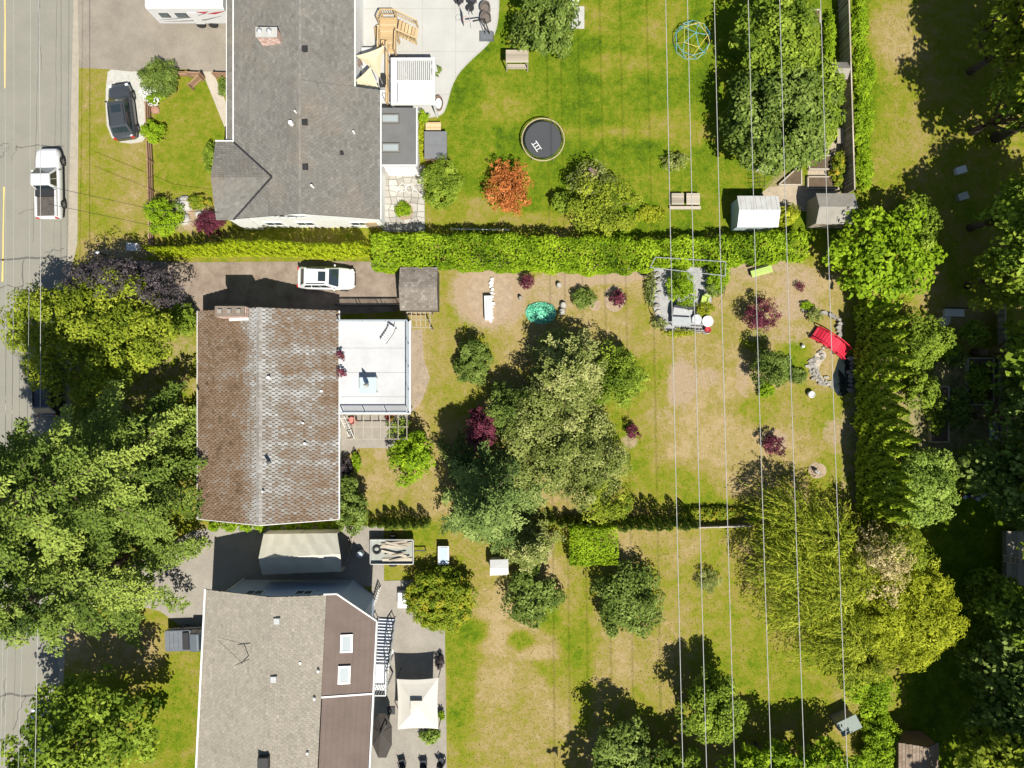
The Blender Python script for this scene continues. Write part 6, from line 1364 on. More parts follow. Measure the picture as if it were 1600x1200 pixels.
for e, y in ((0, 45), (1, -45)):
    xs_ = [q[e][0] for q in rend]; o = thing('utility_pole', f'timber utility pole beyond the {"top" if e == 0 else "bottom"} end of the road', 'utility pole', (xs_[2]+.2, y, 0)); MB().tube([(xs_[2]+.5, y, -.2), (xs_[2]+.5, y, 12.2)], [.18, .12], 10).obj('pole', BARK, o); MB().bar((min(xs_)-.3, y, rend[0][e][2]+.22), (max(xs_)+.3, y, rend[0][e][2]+.22), .12, .14).obj('crossarm', M_OLDW, o)
    for x in xs_: MB().tube([(x, y, rend[0][e][2]), (x, y, rend[0][e][2]+.16)], .05, 6).obj('insulator', M_PIPE, o)
for i, (ya_, zz) in enumerate(((10.5, 5.0), (9.3, 4.6))):
    x0_ = rend[3][0][0]; tag(MB().tube([(x0_+.2, ya_+3, 9.7), ((x0_-20)/2, ya_+2.2, 6.4), (-20.5, 12.9 if i == 0 else 12.9, zz-.3)][:3], .016, 5, caps=False).obj('service_wire', M_DARKM, None), f'thin dark service wire from the road to the top house, {["upper", "lower"][i]} one', 'wire')
# ------------------------------------------------------------------ vegetation
L_LAU = leafmat('laurel_leaf', (.05, .10, .004), (.125, .195, .007), (.21, .285, .014), .35)
L_OLI = leafmat('olive_leaf', (.042, .058, .011), (.112, .135, .028), (.235, .24, .085), .25)
L_DKG = leafmat('dark_green_leaf', (.028, .05, .008), (.072, .105, .016), (.15, .19, .045), .25)
L_MID = leafmat('mid_green_leaf', (.042, .075, .007), (.10, .145, .012), (.185, .235, .028), .3)
L_YEL = leafmat('yellow_green_leaf', (.05, .08, .006), (.132, .165, .012), (.25, .27, .028), .32)
L_FIR = leafmat('fir_needles', (.026, .048, .007), (.082, .120, .018), (.175, .215, .040), .18)
L_BFIR = leafmat('blue_fir_needles', (.026, .048, .010), (.072, .108, .024), (.15, .19, .052), .15)
L_RED = leafmat('red_maple_leaf', (.028, .008, .013), (.068, .014, .024), (.135, .034, .048), .2)
L_PLUM = leafmat('dark_plum_leaf', (.014, .012, .013), (.034, .028, .029), (.075, .062, .062), .15)
L_ORG = leafmat('orange_maple_leaf', (.11, .030, .008), (.25, .080, .020), (.38, .15, .05), .25)
L_WIL = leafmat('willow_leaf', (.045, .065, .005), (.135, .165, .010), (.29, .30, .03), .3)
L_GOLD = leafmat('golden_leaf', (.085, .105, .005), (.185, .21, .010), (.31, .32, .028), .35)
L_CEDB = leafmat('bright_cedar', (.07, .105, .003), (.165, .21, .006), (.27, .30, .014), .1)
L_CEDT = leafmat('tall_cedar', (.045, .080, .004), (.115, .165, .008), (.215, .26, .020), .1)
L_CEDD = leafmat('dark_cedar', (.02, .045, .006), (.06, .095, .012), (.13, .16, .02), .2)
L_PALE = leafmat('pale_green_leaf', (.05, .085, .010), (.12, .175, .024), (.23, .29, .065), .3)
L_WHT = leafmat('white_blossom', (.35, .33, .24), (.6, .58, .48), (.8, .79, .72), .3)
L_CRM = leafmat('cream_blossom', (.12, .11, .03), (.27, .22, .09), (.42, .35, .20), .3)
L_MIXO = leafmat('green_orange_leaf', (.048, .085, .006), (.115, .155, .010), (.27, .19, .022), .3)
L_CLIP = leafmat('clipped_leaf', (.045, .080, .005), (.115, .155, .010), (.23, .20, .018), .3)
L_PNK = leafmat('pink_blossom', (.25, .08, .15), (.4, .16, .26), (.6, .35, .45), .3)

# --- left side
conifer('fir_tree', 'huge fir beside the mossy roof, upper of the two on the left', 236, 730, 26, 7.6, L_FIR, 104, .23, dens=1.25, low=.1, power=.7)
conifer('fir_tree', 'huge fir reaching the road edge, lower of the two on the left', 200, 868, 17, 6.9, L_FIR, 82, .23, dens=1.3, low=.12, power=.7)
conifer('fir_tree', 'slimmer fir squeezed against the left edge of the picture', 168, 770, 24, 6.2, L_FIR, 84, .23, dens=1.25, low=.1, power=.7)
decid('yellow_green_tree', 'yellow-green broadleaf tree in the front garden of the mossy-roofed house', 150, 528, 118, 7.0, L_YEL, .26, 2.4, ry=92, nl=18, irr=1.1)
decid('plum_tree', 'dark purple plum tree behind the yellow-green tree at the driveway', 196, 440, 84, 6.4, L_PLUM, .18, 1.4, ry=36, nl=13, irr=.9, rot=-.2)
shrub('garden_shrub', 'bright green shrub at the front corner of the mossy-roofed house', 283, 500, 24, 2.6, L_MID, .2)
decid('maple_tree', 'large dark-leaved tree over the road at the bottom left', 130, 1148, 98, 9.5, L_MID, .34, 2.2, ry=90, nl=13, irr=.6, aspect=.7)
# --- top front garden
shrub('ornamental_grass', 'dark green grassy shrub at the corner of the gravel pad', 247, 118, 26, 1.7, L_DKG, .3, aspect=.18, nl=8, ry=27, cover=3.6)
shrub('flowering_shrub', 'white-flowered shrub beside the grassy shrub', 239, 144, 17, 1.3, L_WHT, .13, cover=1.1, nl=6)
shrub('flowering_shrub', 'green-leaved bush under the white blossoms', 241, 147, 17, 1.15, L_LAU, .15, nl=6)
shrub('garden_shrub', 'small bright green bush on the rail fence', 240, 205, 16, 1.4, L_LAU, .14)
shrub('garden_shrub', 'round yellow-green shrub at the rail fence end', 256, 342, 26, 1.9, L_LAU, .15, ry=29)
shrub('garden_shrub', 'dark red shrub in the rockery by the top house', 327, 347, 20, 1.3, L_RED, .12, ry=18)
shrub('garden_shrub', 'low green and rust shrub in the front rockery', 310, 316, 17, .9, L_MIXO, .13, ry=11)
shrub('garden_shrub', 'leafy shrub against the gable wing of the top house', 328, 245, 11, 1.6, L_MID, .14, ry=24)
shrub('garden_shrub', 'narrow leafy bed between walkway and top house', 350, 138, 8, .8, L_DKG, .13, ry=16)
# --- top back garden
decid('laurel_tree', 'dense dark green tree at the top beside the swing', 853, 40, 42, 5.2, L_DKG, .28, 3.4, ry=48, nl=10)
shrub('garden_shrub', 'round green shrub below the hot tub', 690, 287, 29, 2.2, L_MID, .16, ry=33, nl=9, cover=3.6)
decid('japanese_maple', 'orange Japanese maple on the green lawn', 797, 290, 36, 2.6, L_ORG, .16, 1.0, ry=44, nl=14, irr=1.2, clump=.4)
decid('lilac_tree', 'loose mixed-green ornamental tree by the laurel hedge', 948, 322, 54, 3.6, L_YEL, .2, 1.3, ry=46, nl=14, irr=1.2)
decid('lilac_tree', 'grey-green upper part of the ornamental trees with pink blossom', 928, 285, 38, 3.4, L_OLI, .18, 1.2, ry=28, nl=11, irr=1.1)
shrub('flowering_shrub', 'small pink-flowered cluster atop the ornamental trees', 922, 274, 8, 3.3, L_PNK, .11, cover=1.0, nl=4)
shrub('garden_shrub', 'small round green shrub left of the ornamental trees', 878, 316, 17, 1.7, L_MID, .16)
shrub('garden_shrub', 'golden patch of low plants beside the wooden benches', 1015, 335, 24, .7, L_GOLD, .14, ry=12)
shrub('garden_shrub', 'small grey-green shrub under the power lines in the top garden', 1055, 252, 19, 1.3, L_OLI, .16, ry=13, cover=1.6)
decid('laurel_tree', 'tall green laurel tree under the power lines, upper of two', 1212, 60, 56, 6.5, L_MID, .32, 3.4, ry=72, nl=12)
decid('laurel_tree', 'broad glossy laurel tree under the power lines, lower of two', 1218, 185, 74, 6.0, L_DKG, .34, 3.4, ry=78, nl=13)
decid('laurel_tree', 'smaller laurel tree leaning to the back fence', 1280, 160, 36, 5.0, L_MID, .3, 3, ry=62, nl=10)
shrub('garden_shrub', 'narrow green strip of plants inside the back fence', 1297, 55, 9, .9, L_LAU, .16, ry=40)
shrub('flowering_shrub', 'white-flowering shrub at the foot of the laurel tree', 1196, 263, 13, .9, L_WHT, .14, ry=7, cover=1.2)
shrub('garden_shrub', 'rust and green shrub beside the raised beds', 1310, 262, 11, 1.3, L_MIXO, .15, ry=26)
shrub('garden_shrub', 'yellow shrub between the white and the grey shed', 1228, 336, 18, 1.5, L_GOLD, .17, ry=16)
for i, (x, y, rx, ry, h) in enumerate(((1344, 40, 12, 40, .6), (1350, 110, 16, 42, .7), (1348, 190, 14, 42, .6), (1350, 260, 13, 36, .6))):
    shrub('ground_cover', f'{["first", "second", "third", "fourth"][i]} leafy clump from the top along the outside of the back fence', x, y, rx, h, L_LAU, .16, ry=ry, cat='plant', group='leafy clumps outside the back fence')
shrub('garden_shrub', 'small potted plant beside the white pergola', 683, 111, 7, .8, L_DKG, .13, cat='plant')
shrub('garden_shrub', 'spiky green plant between porch and patio', 661, 184, 9, .9, L_LAU, .2, aspect=.25, cat='plant')
shrub('garden_shrub', 'yellow-green shrub in the strip beside the hot tub', 657, 218, 6, .9, L_GOLD, .13, ry=28)
shrub('garden_shrub', 'round plant in the flagstone patio circle', 630, 328, 11, .6, L_LAU, .15, cat='plant')
# --- hedges
def hedge(name, label, pts, z, w, h, mat, leaf, cover=3.2, wob=.1):
    cl = [W(*p, z) for p in pts]; o = thing(name, label, 'hedge', (*cl[len(cl)//2], 0)); p, n, t = hedge_leaves(cl, w, h, leaf, cover, .12, wob)
    leaf_mesh('crown', p, n, leaf*RNG.uniform(.7, 1.3, len(p)), leaf*.55, t, mat, parent=o)
    mb = MB(); L = 0
    for a, b in zip(cl[:-1], cl[1:]):
        L_ = math.hypot(b[0]-a[0], b[1]-a[1]); n_ = max(1, int(L_/.8))
        for k in range(n_): f = (k+.5)/n_; x, y = a[0]+(b[0]-a[0])*f, a[1]+(b[1]-a[1])*f; mb.tube([(x, y, -.05), (x+U(-.1, .1), y+U(-.1, .1), h*.9)], [.05, .02], 5)
    stuff(mb.obj('stems', BARK, o)); return o
hedge('laurel_hedge', 'long bright green laurel hedge above the middle garden', [(580, 392), (640, 391), (720, 391), (800, 392), (900, 396), (990, 396)], 2.4, 2.5, 2.6, L_LAU, .22, 2.6, .15)
hedge('laurel_hedge', 'looser right end of the laurel hedge below the sheds', [(992, 396), (1060, 393), (1130, 389), (1200, 385), (1262, 383)], 1.9, 2.1, 1.9, L_LAU, .26, 3, .2)
hedge('clipped_hedge', 'square clipped bright hedge block in the bottom garden', [(890, 855), (966, 853)], 1.8, 2.9, 1.9, L_LAU, .2, 3.4, .08)
protoB = [cedar_proto(2.3, .62, L_CEDB, 760, .17, .5), cedar_proto(2.1, .56, L_CEDB, 760, .17, .55)]
protoD = [cedar_proto(2.6, .55, L_CEDD, 620, .18, .6), cedar_proto(2.2, .5, L_CEDD, 620, .18, .6)]
protoT = [cedar_proto(7.2, 1.3, L_CEDT, 2200, .28, .85), cedar_proto(6.2, 1.25, L_CEDT, 2200, .28, .8)]
_used = set()
def plant(protos, x, y, s, label, group, name='columnar_cedar', sz=1.0):
    p = random.choice(protos)
    if p.name in _used: o = copy_tree(p)
    else: o = p; _used.add(p.name)
    o.location = (x, y, 0); o.rotation_euler = (0, 0, U(0, 6.28)); o.scale = (s, s, s*sz); tag(o, label, 'cedar', group)
n_ = 34
for k in range(n_):
    f = k/(n_-1); x, y = W(248+f*324, 396+2*math.sin(f*9)+U(-1, 1)); s = .62+.4*min(1, f*2.2)
    plant(protoB, x, y+.1, s*U(.92, 1.08), 'bright yellow-green cedar in the hedge row along the driveway', 'cedars in the driveway hedge', sz=1.75)
for k in range(7): x, y = W(584+k*13.5, 815+U(-1, 1)); plant(protoD, x+U(-.1, .1), y+U(-.1, .1), U(.7, 1.15), 'dark cedar in the short row above the utility trailer', 'cedars above the trailer')
for k in range(6): x, y = W(848+k*14, 812+U(-2, 2)); plant(protoD, x, y, U(.75, .95), 'rounded dark cedar above the clipped hedge block', 'cedars above the clipped hedge')
for k in range(9): x, y = W(965+k*13.5, 813+U(-1, 1)); plant(protoD, x+U(-.12, .12), y+U(-.1, .1), U(.8, 1.2), 'slim dark cedar in the row below the yellow-green fruit tree', 'cedars below the fruit tree', sz=1.25)
for k in range(17): x, y = W(1350+U(-4, 4), 492+k*18.5); plant(protoT, x, y, U(.85, 1.1), 'tall cedar in the row behind the pond and middle lawn', 'tall cedars of the back row')
# --- middle garden
shrub('garden_shrub', 'compact dark green shrub on the dry lawn right of the balcony', 738, 563, 28, 2.7, L_DKG, .17, ry=33, nl=9, cover=3.6)
conifer('feathery_tree', 'feathery olive tree in the middle lawn, topmost of the group', 884, 590, 7.0, 4.1, L_OLI, 64, .2, dens=1.1, low=.12, power=.55, droop=.15)
decid('fruit_tree', 'dense olive fruit tree in the middle of the garden group', 872, 690, 84, 6.0, L_OLI, .22, 2.2, ry=78, nl=18, irr=1.1)
decid('fruit_tree', 'greener fruit tree on the right side of the group', 965, 592, 42, 4.2, L_MID, .2, 2.4, ry=44, nl=10, irr=.6)
decid('fruit_tree', 'fruit tree with pale leaves left of the small red maple', 920, 720, 54, 5.2, L_OLI, .2, 2.4, ry=62, nl=10, irr=.6)
decid('fruit_tree', 'yellow-green tree hanging over the slim cedar row', 945, 778, 40, 4.2, L_YEL, .19, 2.0, ry=36, nl=10, irr=.6)
decid('fruit_tree', 'ragged upper tip of the fruit tree group by the green netting', 872, 540, 34, 3.2, L_OLI, .19, 1.6, ry=22, nl=9, irr=.8)
decid('fruit_tree', 'darker green tree at the left of the fruit tree group', 800, 640, 36, 4.4, L_DKG, .2, 2.4, ry=44, nl=9, irr=.6)
conifer('blue_fir', 'blue-green fir between the middle and bottom gardens', 760, 768, 11.5, 5.0, L_BFIR, 72, .2, dens=1.2, low=.12)
conifer('blue_fir', 'smaller olive-green fir beside the blue-green one', 826, 842, 5.5, 2.4, L_OLI, 90, .18, dens=1.0)
decid('plum_tree', 'crimson plum tree left of the fruit tree group', 753, 672, 22, 3.6, L_RED, .16, 2.8, ry=32, nl=8, clump=.45)
decid('garden_tree', 'bright lime-green tree beside the lattice pergola', 644, 712, 34, 3.4, L_LAU, .24, 3, ry=38, nl=9, irr=.6)
decid('garden_tree', 'dark green shrubby tree at the lower corner of the mossy roof', 548, 790, 25, 3.2, L_DKG, .2, 3, ry=44, nl=9, irr=.6)
shrub('garden_shrub', 'dusky shrub against the house wall below the pergola', 540, 732, 11, 1.4, L_PLUM, .14, ry=18)
shrub('garden_shrub', 'spiky pale shrub along the small lawn edge', 557, 722, 6, .9, L_LAU, .16, ry=16, aspect=.3)
shrub('climbing_vine', 'loose vine over the right end of the lattice pergola', 622, 668, 20, 2.7, L_MID, .15, ry=16, cover=.9, irr=.8, cat='vine')
for i in range(9): shrub('potted_plant', 'pink-leaved potted plant along the house edge of the balcony' if i < 0 else f'{["first", "second", "third", "fourth", "fifth", "sixth", "seventh", "eighth", "ninth"][i]} low green bush from the left under the lower eave of the mossy roof', 335+i*24, 823+U(-1, 1), U(8, 12), U(.7, 1.1), L_LAU, .15, ry=7, cat='shrub', group='low bushes under the mossy roof')
for i, (x, y, l, a) in enumerate(((531, 556, 'pink-leaved potted plant on the balcony, upper one', 0), (531, 583, 'pink-leaved potted plant on the balcony, lower one', 0))):
    o = thing('potted_plant', l, 'plant', (*W(x+3, y, zd), zd)); p = P(x+3, y, zd+.3); MB().lathe((p.x, p.y, zd), [(0, .01), (.13, .01), (.18, .3), (.14, .3), (0, .26)], 12).obj('pot', M_POT, o)
    q, n_a, t_a = lobes_leaves([(p.x, p.y, zd+.5, .3, .35, .25)], .12, 2.5, .2); leaf_mesh('foliage', q, n_a, .12, .07, t_a, L_RED, parent=o)
for i, (x, y, r, h, l) in enumerate(((824, 440, 11, 1.4, 'small red maple in the bare soil beside the white planter'), (967, 466, 12, 1.5, 'small red maple in a round mulch circle'), (989, 675, 11, 1.4, 'small red maple right of the fruit trees'), (1208, 694, 17, 1.7, 'spreading red maple on the dry lawn by the mulch circle'), (1191, 493, 26, 2.6, 'largest crimson maple below the lime bench'))):
    decid('red_maple', l, x, y, r, h, L_RED, .14, 2.0, nl=8, clump=.3, irr=.8)
shrub('garden_shrub', 'dark green shrub left of the round mulch circle', 912, 466, 18, 1.3, L_DKG, .16, ry=15)
shrub('garden_shrub', 'bright plumed bush inside the walled patio garden', 1065, 449, 20, 2.2, L_LAU, .22, ry=26, aspect=.3)
shrub('garden_shrub', 'green bush at the right side of the garden frame', 1122, 432, 17, 1.7, L_LAU, .2, ry=24)
shrub('garden_shrub', 'dark green bush right of the patio paving', 1117, 452, 12, 1.0, L_DKG, .17, ry=12)
shrub('ornamental_grass', 'golden spiky grass in the walled patio garden', 1102, 484, 13, .8, L_GOLD, .3, aspect=.13, nl=5, ry=12, cat='plant')
shrub('garden_shrub', 'small dark potted bush by the lime green chair', 1077, 477, 8, .7, L_DKG, .13)
shrub('garden_shrub', 'straggly plants on the left rim of the patio garden', 1017, 450, 8, .8, L_OLI, .15, ry=30, cover=1.5)
shrub('garden_shrub', 'yellow flowering plants under the patio garden wall', 1060, 520, 26, .5, L_GOLD, .14, ry=6, cover=1.4)
shrub('garden_shrub', 'straggly plants at the lower left rim of the patio garden', 1030, 505, 13, .7, L_OLI, .15, ry=9, cover=1.6)
decid('garden_tree', 'dark conical shrub tree with deep shadow on the middle lawn', 1205, 575, 26, 3.8, L_DKG, .19, 3.2, ry=28, nl=9)
shrub('garden_shrub', 'lime green round shrub below the dark conical tree', 1197, 610, 13, .9, L_LAU, .14, ry=13)
shrub('garden_shrub', 'low dark green shrub right of the dark conical tree', 1245, 587, 15, .7, L_DKG, .16, ry=13)
shrub('garden_shrub', 'straggly brown-green bush above the footbridge', 1272, 493, 13, .9, L_OLI, .15, ry=11, cover=1.5)
shrub('garden_shrub', 'wispy red-leaved seedling in the upper bare soil', 1250, 448, 8, .5, L_RED, .1, cover=.7)
shrub('garden_shrub', 'small green tuft in the upper right bare soil', 1262, 478, 10, .4, L_LAU, .13, ry=7)
shrub('garden_shrub', 'flowering bushes along the low boundary fence', 1112, 802, 40, .9, L_MIXO, .14, ry=9, nl=12, cover=2)
shrub('garden_shrub', 'green bush at the right end of the low boundary fence', 1177, 808, 9, 1.1, L_LAU, .14, ry=10)
decid('maple_tree', 'big bright green tree at the corner behind the grey shed', 1380, 402, 80, 5.2, L_LAU, .36, 2.0, ry=74, nl=17, irr=.9, aspect=.7)
decid('garden_tree', 'green tree behind the big corner tree, towards the right lawn', 1428, 352, 34, 4.2, L_MID, .28, 2.8, ry=44, nl=9)
decid('garden_tree', 'pale green rounded tree at the lower end of the tall cedar row', 1436, 762, 48, 6.0, L_PALE, .22, 3.0, ry=54, nl=11)
decid('garden_tree', 'loose green tree between the tall cedars and white bench', 1440, 530, 34, 5.0, L_MID, .24, 2.2, ry=42, nl=10, irr=.7)
# --- bottom garden
shrub('clipped_shrub', 'large round clipped shrub of green and orange leaves on the back patio', 690, 938, 50, 2.6, L_CLIP, .2, ry=44, nl=11, cover=3.6, irr=.1)
decid('garden_tree', 'glossy dark green shrub tree below the little white hut', 832, 932, 37, 3.0, L_DKG, .26, 3.2, ry=38, nl=9)
decid('garden_tree', 'dark rounded tree right of the clipped hedge block', 982, 938, 47, 3.0, L_DKG, .24, 3.0, ry=50, nl=11, rot=.5)
shrub('garden_shrub', 'small spiky grey-green plant under the power lines in the bottom garden', 1108, 908, 18, 1.0, L_OLI, .3, aspect=.14, nl=5, cover=1.5)
decid('garden_tree', 'round bright green tree standing alone in the bottom garden', 1115, 1105, 48, 4.8, L_MID, .26, 3.2, ry=46, nl=11)
for i, (x, y, r, ry, h, m, l) in enumerate(((975, 1180, 50, 50, 4.5, L_DKG, 'dark shaded tree at the bottom edge left of the lone round tree'), (1050, 1200, 46, 36, 4, L_MID, 'green tree cut by the bottom edge below the lone round tree'), (1200, 1192, 60, 34, 5, L_LAU, 'leafy green tree at the bottom edge under the power lines'), (1290, 1196, 52, 38, 5, L_LAU, 'leafy green tree at the bottom edge beside the cold frame'))):
    decid('boundary_tree', l, x, y, r, h, m, .3, 3, ry=ry, nl=10, irr=.5)
shrub('garden_shrub', 'bright ivy-like bush between cold frame and brown shed', 1376, 1170, 26, 2.0, L_LAU, .18, ry=52, nl=11)
shrub('potted_plant', 'dark red potted plant on the back patio above the gazebo', 687, 1035, 7, .9, L_PLUM, .13, ry=10, cat='plant')
shrub('potted_plant', 'small green plant at the right side of the gazebo', 690, 1118, 5, .8, L_LAU, .13, ry=8, cat='plant')
shrub('potted_plant', 'green leafy plants at the lower edge of the gazebo', 672, 1150, 17, .8, L_PALE, .16, ry=11, cat='plant')
def willow(name, label, lobes_px, mat, nstr=900, leaf=.55, lmat2=None, sag=1.0, bias=(0, 0), step=11):
    lobes = []
    for (px_, py_, z, r, rz) in lobes_px: x, y = W(px_, py_, z); lobes.append((x, y, z, r, r, rz))
    cx = sum(l[0] for l in lobes)/len(lobes); cy = sum(l[1] for l in lobes)/len(lobes); root = thing(name, label, 'tree', (cx, cy, 0))
    PP, NN, AA, TT = [], [], [], []
    for l in lobes:
        n = int(nstr*l[3]*l[3]/6); d = sph(n, -.1); st = np.array(l[:3])+d*np.array(l[3:6])*(.55+.45*RNG.random((len(d), 1))); n = len(st)
        out = d*np.array([1, 1, .25])+RNG.normal(size=(n, 3))*.35+np.array([bias[0], bias[1], 0]); out /= np.linalg.norm(out, axis=1, keepdims=True)
        Ls = RNG.uniform(1.0, 2.6, n); tb = .5+RNG.normal(size=n)*.2
        for k in range(step):
            f = k/step; p = st+out*(Ls*f)[:, None]; p[:, 2] -= sag*Ls*f*f*.8
            tan = out.copy(); tan[:, 2] -= 1.6*sag*f
            PP.append(p+RNG.normal(size=(n, 3))*.05); AA.append(tan+RNG.normal(size=(n, 3))*.3); NN.append(np.array([0, 0, 1])+out*.5+RNG.normal(size=(n, 3))*.5); TT.append(tb+RNG.normal(size=n)*.12)
    p = np.concatenate(PP); ok = p[:, 2] > .1
    leaf_mesh('crown', p[ok], np.concatenate(NN)[ok], leaf*RNG.uniform(.7, 1.2, ok.sum()), leaf*.17, np.concatenate(TT)[ok], mat, axis=np.concatenate(AA)[ok], parent=root)
    trunk_mesh((cx, cy), lobes, 2.2, .28, BARK, root); return root
willow('willow_tree', 'weeping willow with long trailing strands under the power lines', [(1240, 810, 3.6, 1.9, 1.3), (1290, 838, 4.6, 1.8, 1.3), (1240, 880, 4.2, 2.0, 1.4), (1295, 915, 4.8, 2.0, 1.4), (1250, 948, 3.6, 1.8, 1.2), (1320, 985, 3.8, 1.9, 1.4), (1290, 1010, 3.0, 1.4, 1.1), (1335, 900, 4.6, 1.6, 1.3)], L_WIL, 420, .42, bias=(-.45, .2), sag=1.7)
decid('golden_tree', 'golden-yellow feathery tree on the right of the trailing willow', 1405, 960, 76, 6.0, L_GOLD, .3, 2.4, ry=84, nl=16, irr=.8, aspect=.3, clump=.6)
decid('golden_tree', 'yellow-green tree top between the pale tree and golden tree', 1405, 850, 44, 5.2, L_YEL, .26, 2.2, ry=40, nl=10, irr=.8, aspect=.4)
decid('golden_tree', 'olive-yellow tree at the lower right of the trailing willow', 1345, 1030, 46, 4.4, L_WIL, .3, 2.2, ry=44, nl=10, irr=.8, aspect=.25)
decid('garden_tree', 'cream-blossomed tree rising between the two willows', 1368, 882, 36, 7.6, L_CRM, .18, 1.6, ry=56, nl=9, irr=.7, clump=.5)
decid('garden_tree', 'green tree at the foot of the golden weeping tree', 1360, 1078, 40, 3.2, L_LAU, .22, 2.4, ry=34, nl=9)
# --- tall trees of the right edge (trunks stand inside or just beyond the frame)
RT = [(1545, 40, 13, 5.0, L_YEL, 'maple crown over the right edge, topmost'), (1556, 215, 14, 5.2, L_YEL, 'maple crown over the right edge, second from the top'), (1556, 410, 14, 5.4, L_MID, 'maple crown over the right edge, third from the top'), (1600, 560, 16, 5.2, L_MID, 'tall tree beyond the dark board fence'), (1540, 735, 7.0, 3.6, L_DKG, 'dark tree in the shaded right yard above the flower pots'), (1590, 800, 14, 4.8, L_YEL, 'bright-tipped tree at the right edge by the grey deck'), (1560, 1000, 9, 4.4, L_DKG, 'dark tree mass right of the golden weeping tree'), (1530, 1085, 8, 3.6, L_DKG, 'dark tree above the brown shed'), (1525, 1150, 11, 4.2, L_YEL, 'tree with sunlit tips in the bottom right corner'), (1600, 1120, 16, 5.6, L_MID, 'tall tree beyond the bottom right corner'), (1600, 960, 17, 5.6, L_MID, 'tall tree beyond the right edge beside the dark yard'), (1600, 700, 16, 5.4, L_MID, 'tall tree beyond the right edge behind the boat'), (1590, 1290, 18, 6, L_MID, 'tall tree outside the lower right of the picture'), (1150, 1330, 13, 5, L_MID, 'tall tree below the bottom edge under the power lines'), (1250, 1330, 13, 5, L_MID, 'tall tree below the bottom edge behind the cold frame'), (985, 1300, 9, 4.5, L_MID, 'tree below the bottom edge casting shade on the lawn'), (130, 1330, 12, 4, L_MID, 'tree below the bottom left corner beside the road')]
for (bx_, by_, h, R_, m, l) in RT:
    zc_ = h*.62; x, y = W(bx_, by_); kx = CAMH/(CAMH-zc_); px_, py_ = 800+(bx_-800)*kx, 600+(by_-600)*kx; rp = R_*PXM*kx
    off = px_-rp > 1640 or py_-rp > 1240
    decid('boundary_tree', l, px_, py_, rp, h, m, .42 if not off else .7, 2.8 if not off else 2.2, nl=13, zc=.62, irr=.6, aspect=.65, low=.3, clump=1.0)
for x, y, r, ry_, m, l in ((1592, 60, 52, 56, L_YEL, 'sunlit leafy tree at the upper right edge'), (1594, 165, 46, 44, L_MID, 'green tree at the right edge above the plastic boxes'), (1592, 330, 48, 46, L_MID, 'green tree at the right edge below the plastic boxes'), (1588, 430, 46, 50, L_YEL, 'sunlit leafy tree at the right edge above the board fence'), (1598, 545, 36, 46, L_MID, 'shaded tree at the right edge beside the board fence'), (1596, 655, 30, 44, L_DKG, 'shaded tree at the right edge beside the upturned boat'), (1590, 955, 44, 46, L_MID, 'shaded tree at the right edge below the grey deck'), (1580, 1060, 50, 50, L_DKG, 'shaded tree at the right edge above the corner tree')):
    decid('boundary_tree', l, x, y, r, 9.5, m, .36, 2.4, ry=ry_, nl=12, irr=.9, aspect=.65)
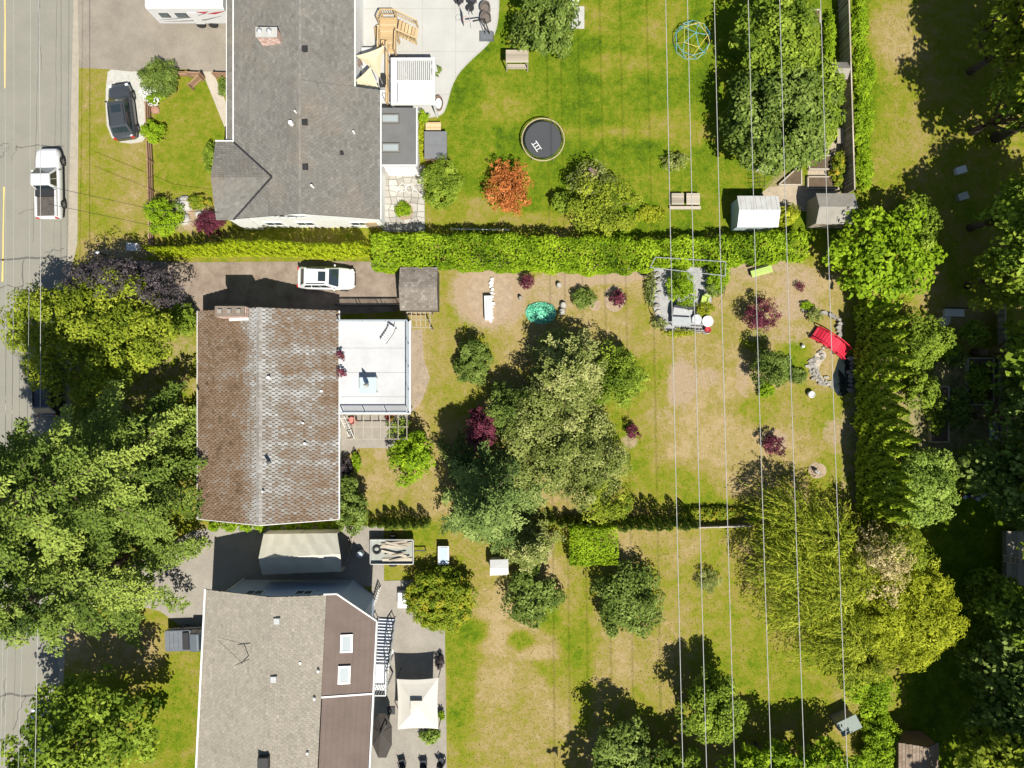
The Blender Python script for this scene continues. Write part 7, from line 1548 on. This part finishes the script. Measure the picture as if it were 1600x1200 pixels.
for i, (x, y, r, ry_, h, m, l) in enumerate(((1462, 640, 14, 36, .9, L_MID, 'leafy vegetables in the long raised bed of the dark yard'), (1528, 596, 18, 30, 1.2, L_MID, 'leafy plants in the raised bed against the dark board fence'), (1490, 560, 16, 14, 1.0, L_DKG, 'dark bush at the top of the dark yard'), (1500, 640, 20, 30, 1.4, L_DKG, 'dark leafy bush between the two raised beds'), (1498, 735, 34, 28, 2.2, L_MID, 'leafy bush above the row of flower pots'), (1570, 720, 34, 30, 2.6, L_DKG, 'dark bush below the upturned boat'), (1590, 620, 26, 40, 3.0, L_DKG, 'dark bush at the right edge behind the board fence'), (1478, 545, 20, 16, 1.6, L_LAU, 'green bush below the white bench'), (1440, 610, 20, 30, 2.5, L_MID, 'green bush at the right foot of the tall cedars'), (1520, 520, 22, 18, 1.6, L_MID, 'leafy bush in the shade right of the white bench'), (1530, 1010, 40, 40, 3.2, L_MID, 'shaded bush right of the golden feathery tree'), (1545, 930, 36, 34, 3.0, L_MID, 'shaded bush below the grey deck'))):
    shrub('garden_shrub', l, x, y, r, h, m, .24, ry=ry_, nl=9, cover=2.4, irr=.8)
# grass tufts, clover and weeds on the lawns
def lawn_tufts(N=60000):
    x = RNG.uniform(-36, 41, N*2); y = RNG.uniform(-31.5, 31.5, N*2)
    ix = np.clip(np.searchsorted(GX, x), 0, len(GX)-1); iy = np.clip(np.searchsorted(GY, y), 0, len(GY)-1); dry = GDRY[iy, ix]; soil = GSOIL[iy, ix]
    px_ = x*PXM+800; py_ = 600-y*PXM
    hard = (px_ < 125) | ((px_ < 372) & (py_ < 112)) | ((px_ < 600) & (px_ > 372) & (py_ < 365)) | ((px_ > 556) & (px_ < 705) & (py_ < 190)) | ((px_ > 596) & (px_ < 666) & (py_ < 365)) | ((px_ > 700) & (px_ < 785) & (py_ < 110)) | ((px_ < 650) & (py_ > 405) & (py_ < 500)) | ((px_ > 300) & (px_ < 645) & (py_ > 480) & (py_ < 700)) | ((px_ < 540) & (py_ > 480) & (py_ < 820)) | ((px_ < 600) & (px_ > 94) & (py_ > 820) & (py_ < 995)) | ((px_ > 330) & (px_ < 700) & (py_ > 895)) | ((px_ > 1012) & (px_ < 1112) & (py_ > 405) & (py_ < 522)) | ((px_ > 163) & (px_ < 236) & (py_ > 98) & (py_ < 228)) | ((px_ > 1298) & (px_ < 1338) & (py_ > 555) & (py_ < 620)) | ((px_ > 312) & (px_ < 374) & (py_ < 228))
    ok = (~hard) & (RNG.random(N*2) > np.clip(soil*1.1, 0, .97)); x, y, dry = x[ok][:N], y[ok][:N], dry[ok][:N]; n = len(x)
    L = RNG.uniform(.05, .13, n); p = np.column_stack([x, y, L*.28]); nr = RNG.normal(size=(n, 3))*.6+np.array([0, 0, .8])
    return leaf_mesh('lawn_grass', p, nr, L, L*.5, dry*.9+RNG.normal(size=n)*.13, tuft)
tuft = leafmat('grass_blade', (.04, .07, .006), (.12, .13, .016), (.24, .18, .09), .25, .8, .1)
stuff(tag(lawn_tufts(), 'short patchy grass over the lawns', 'grass'))
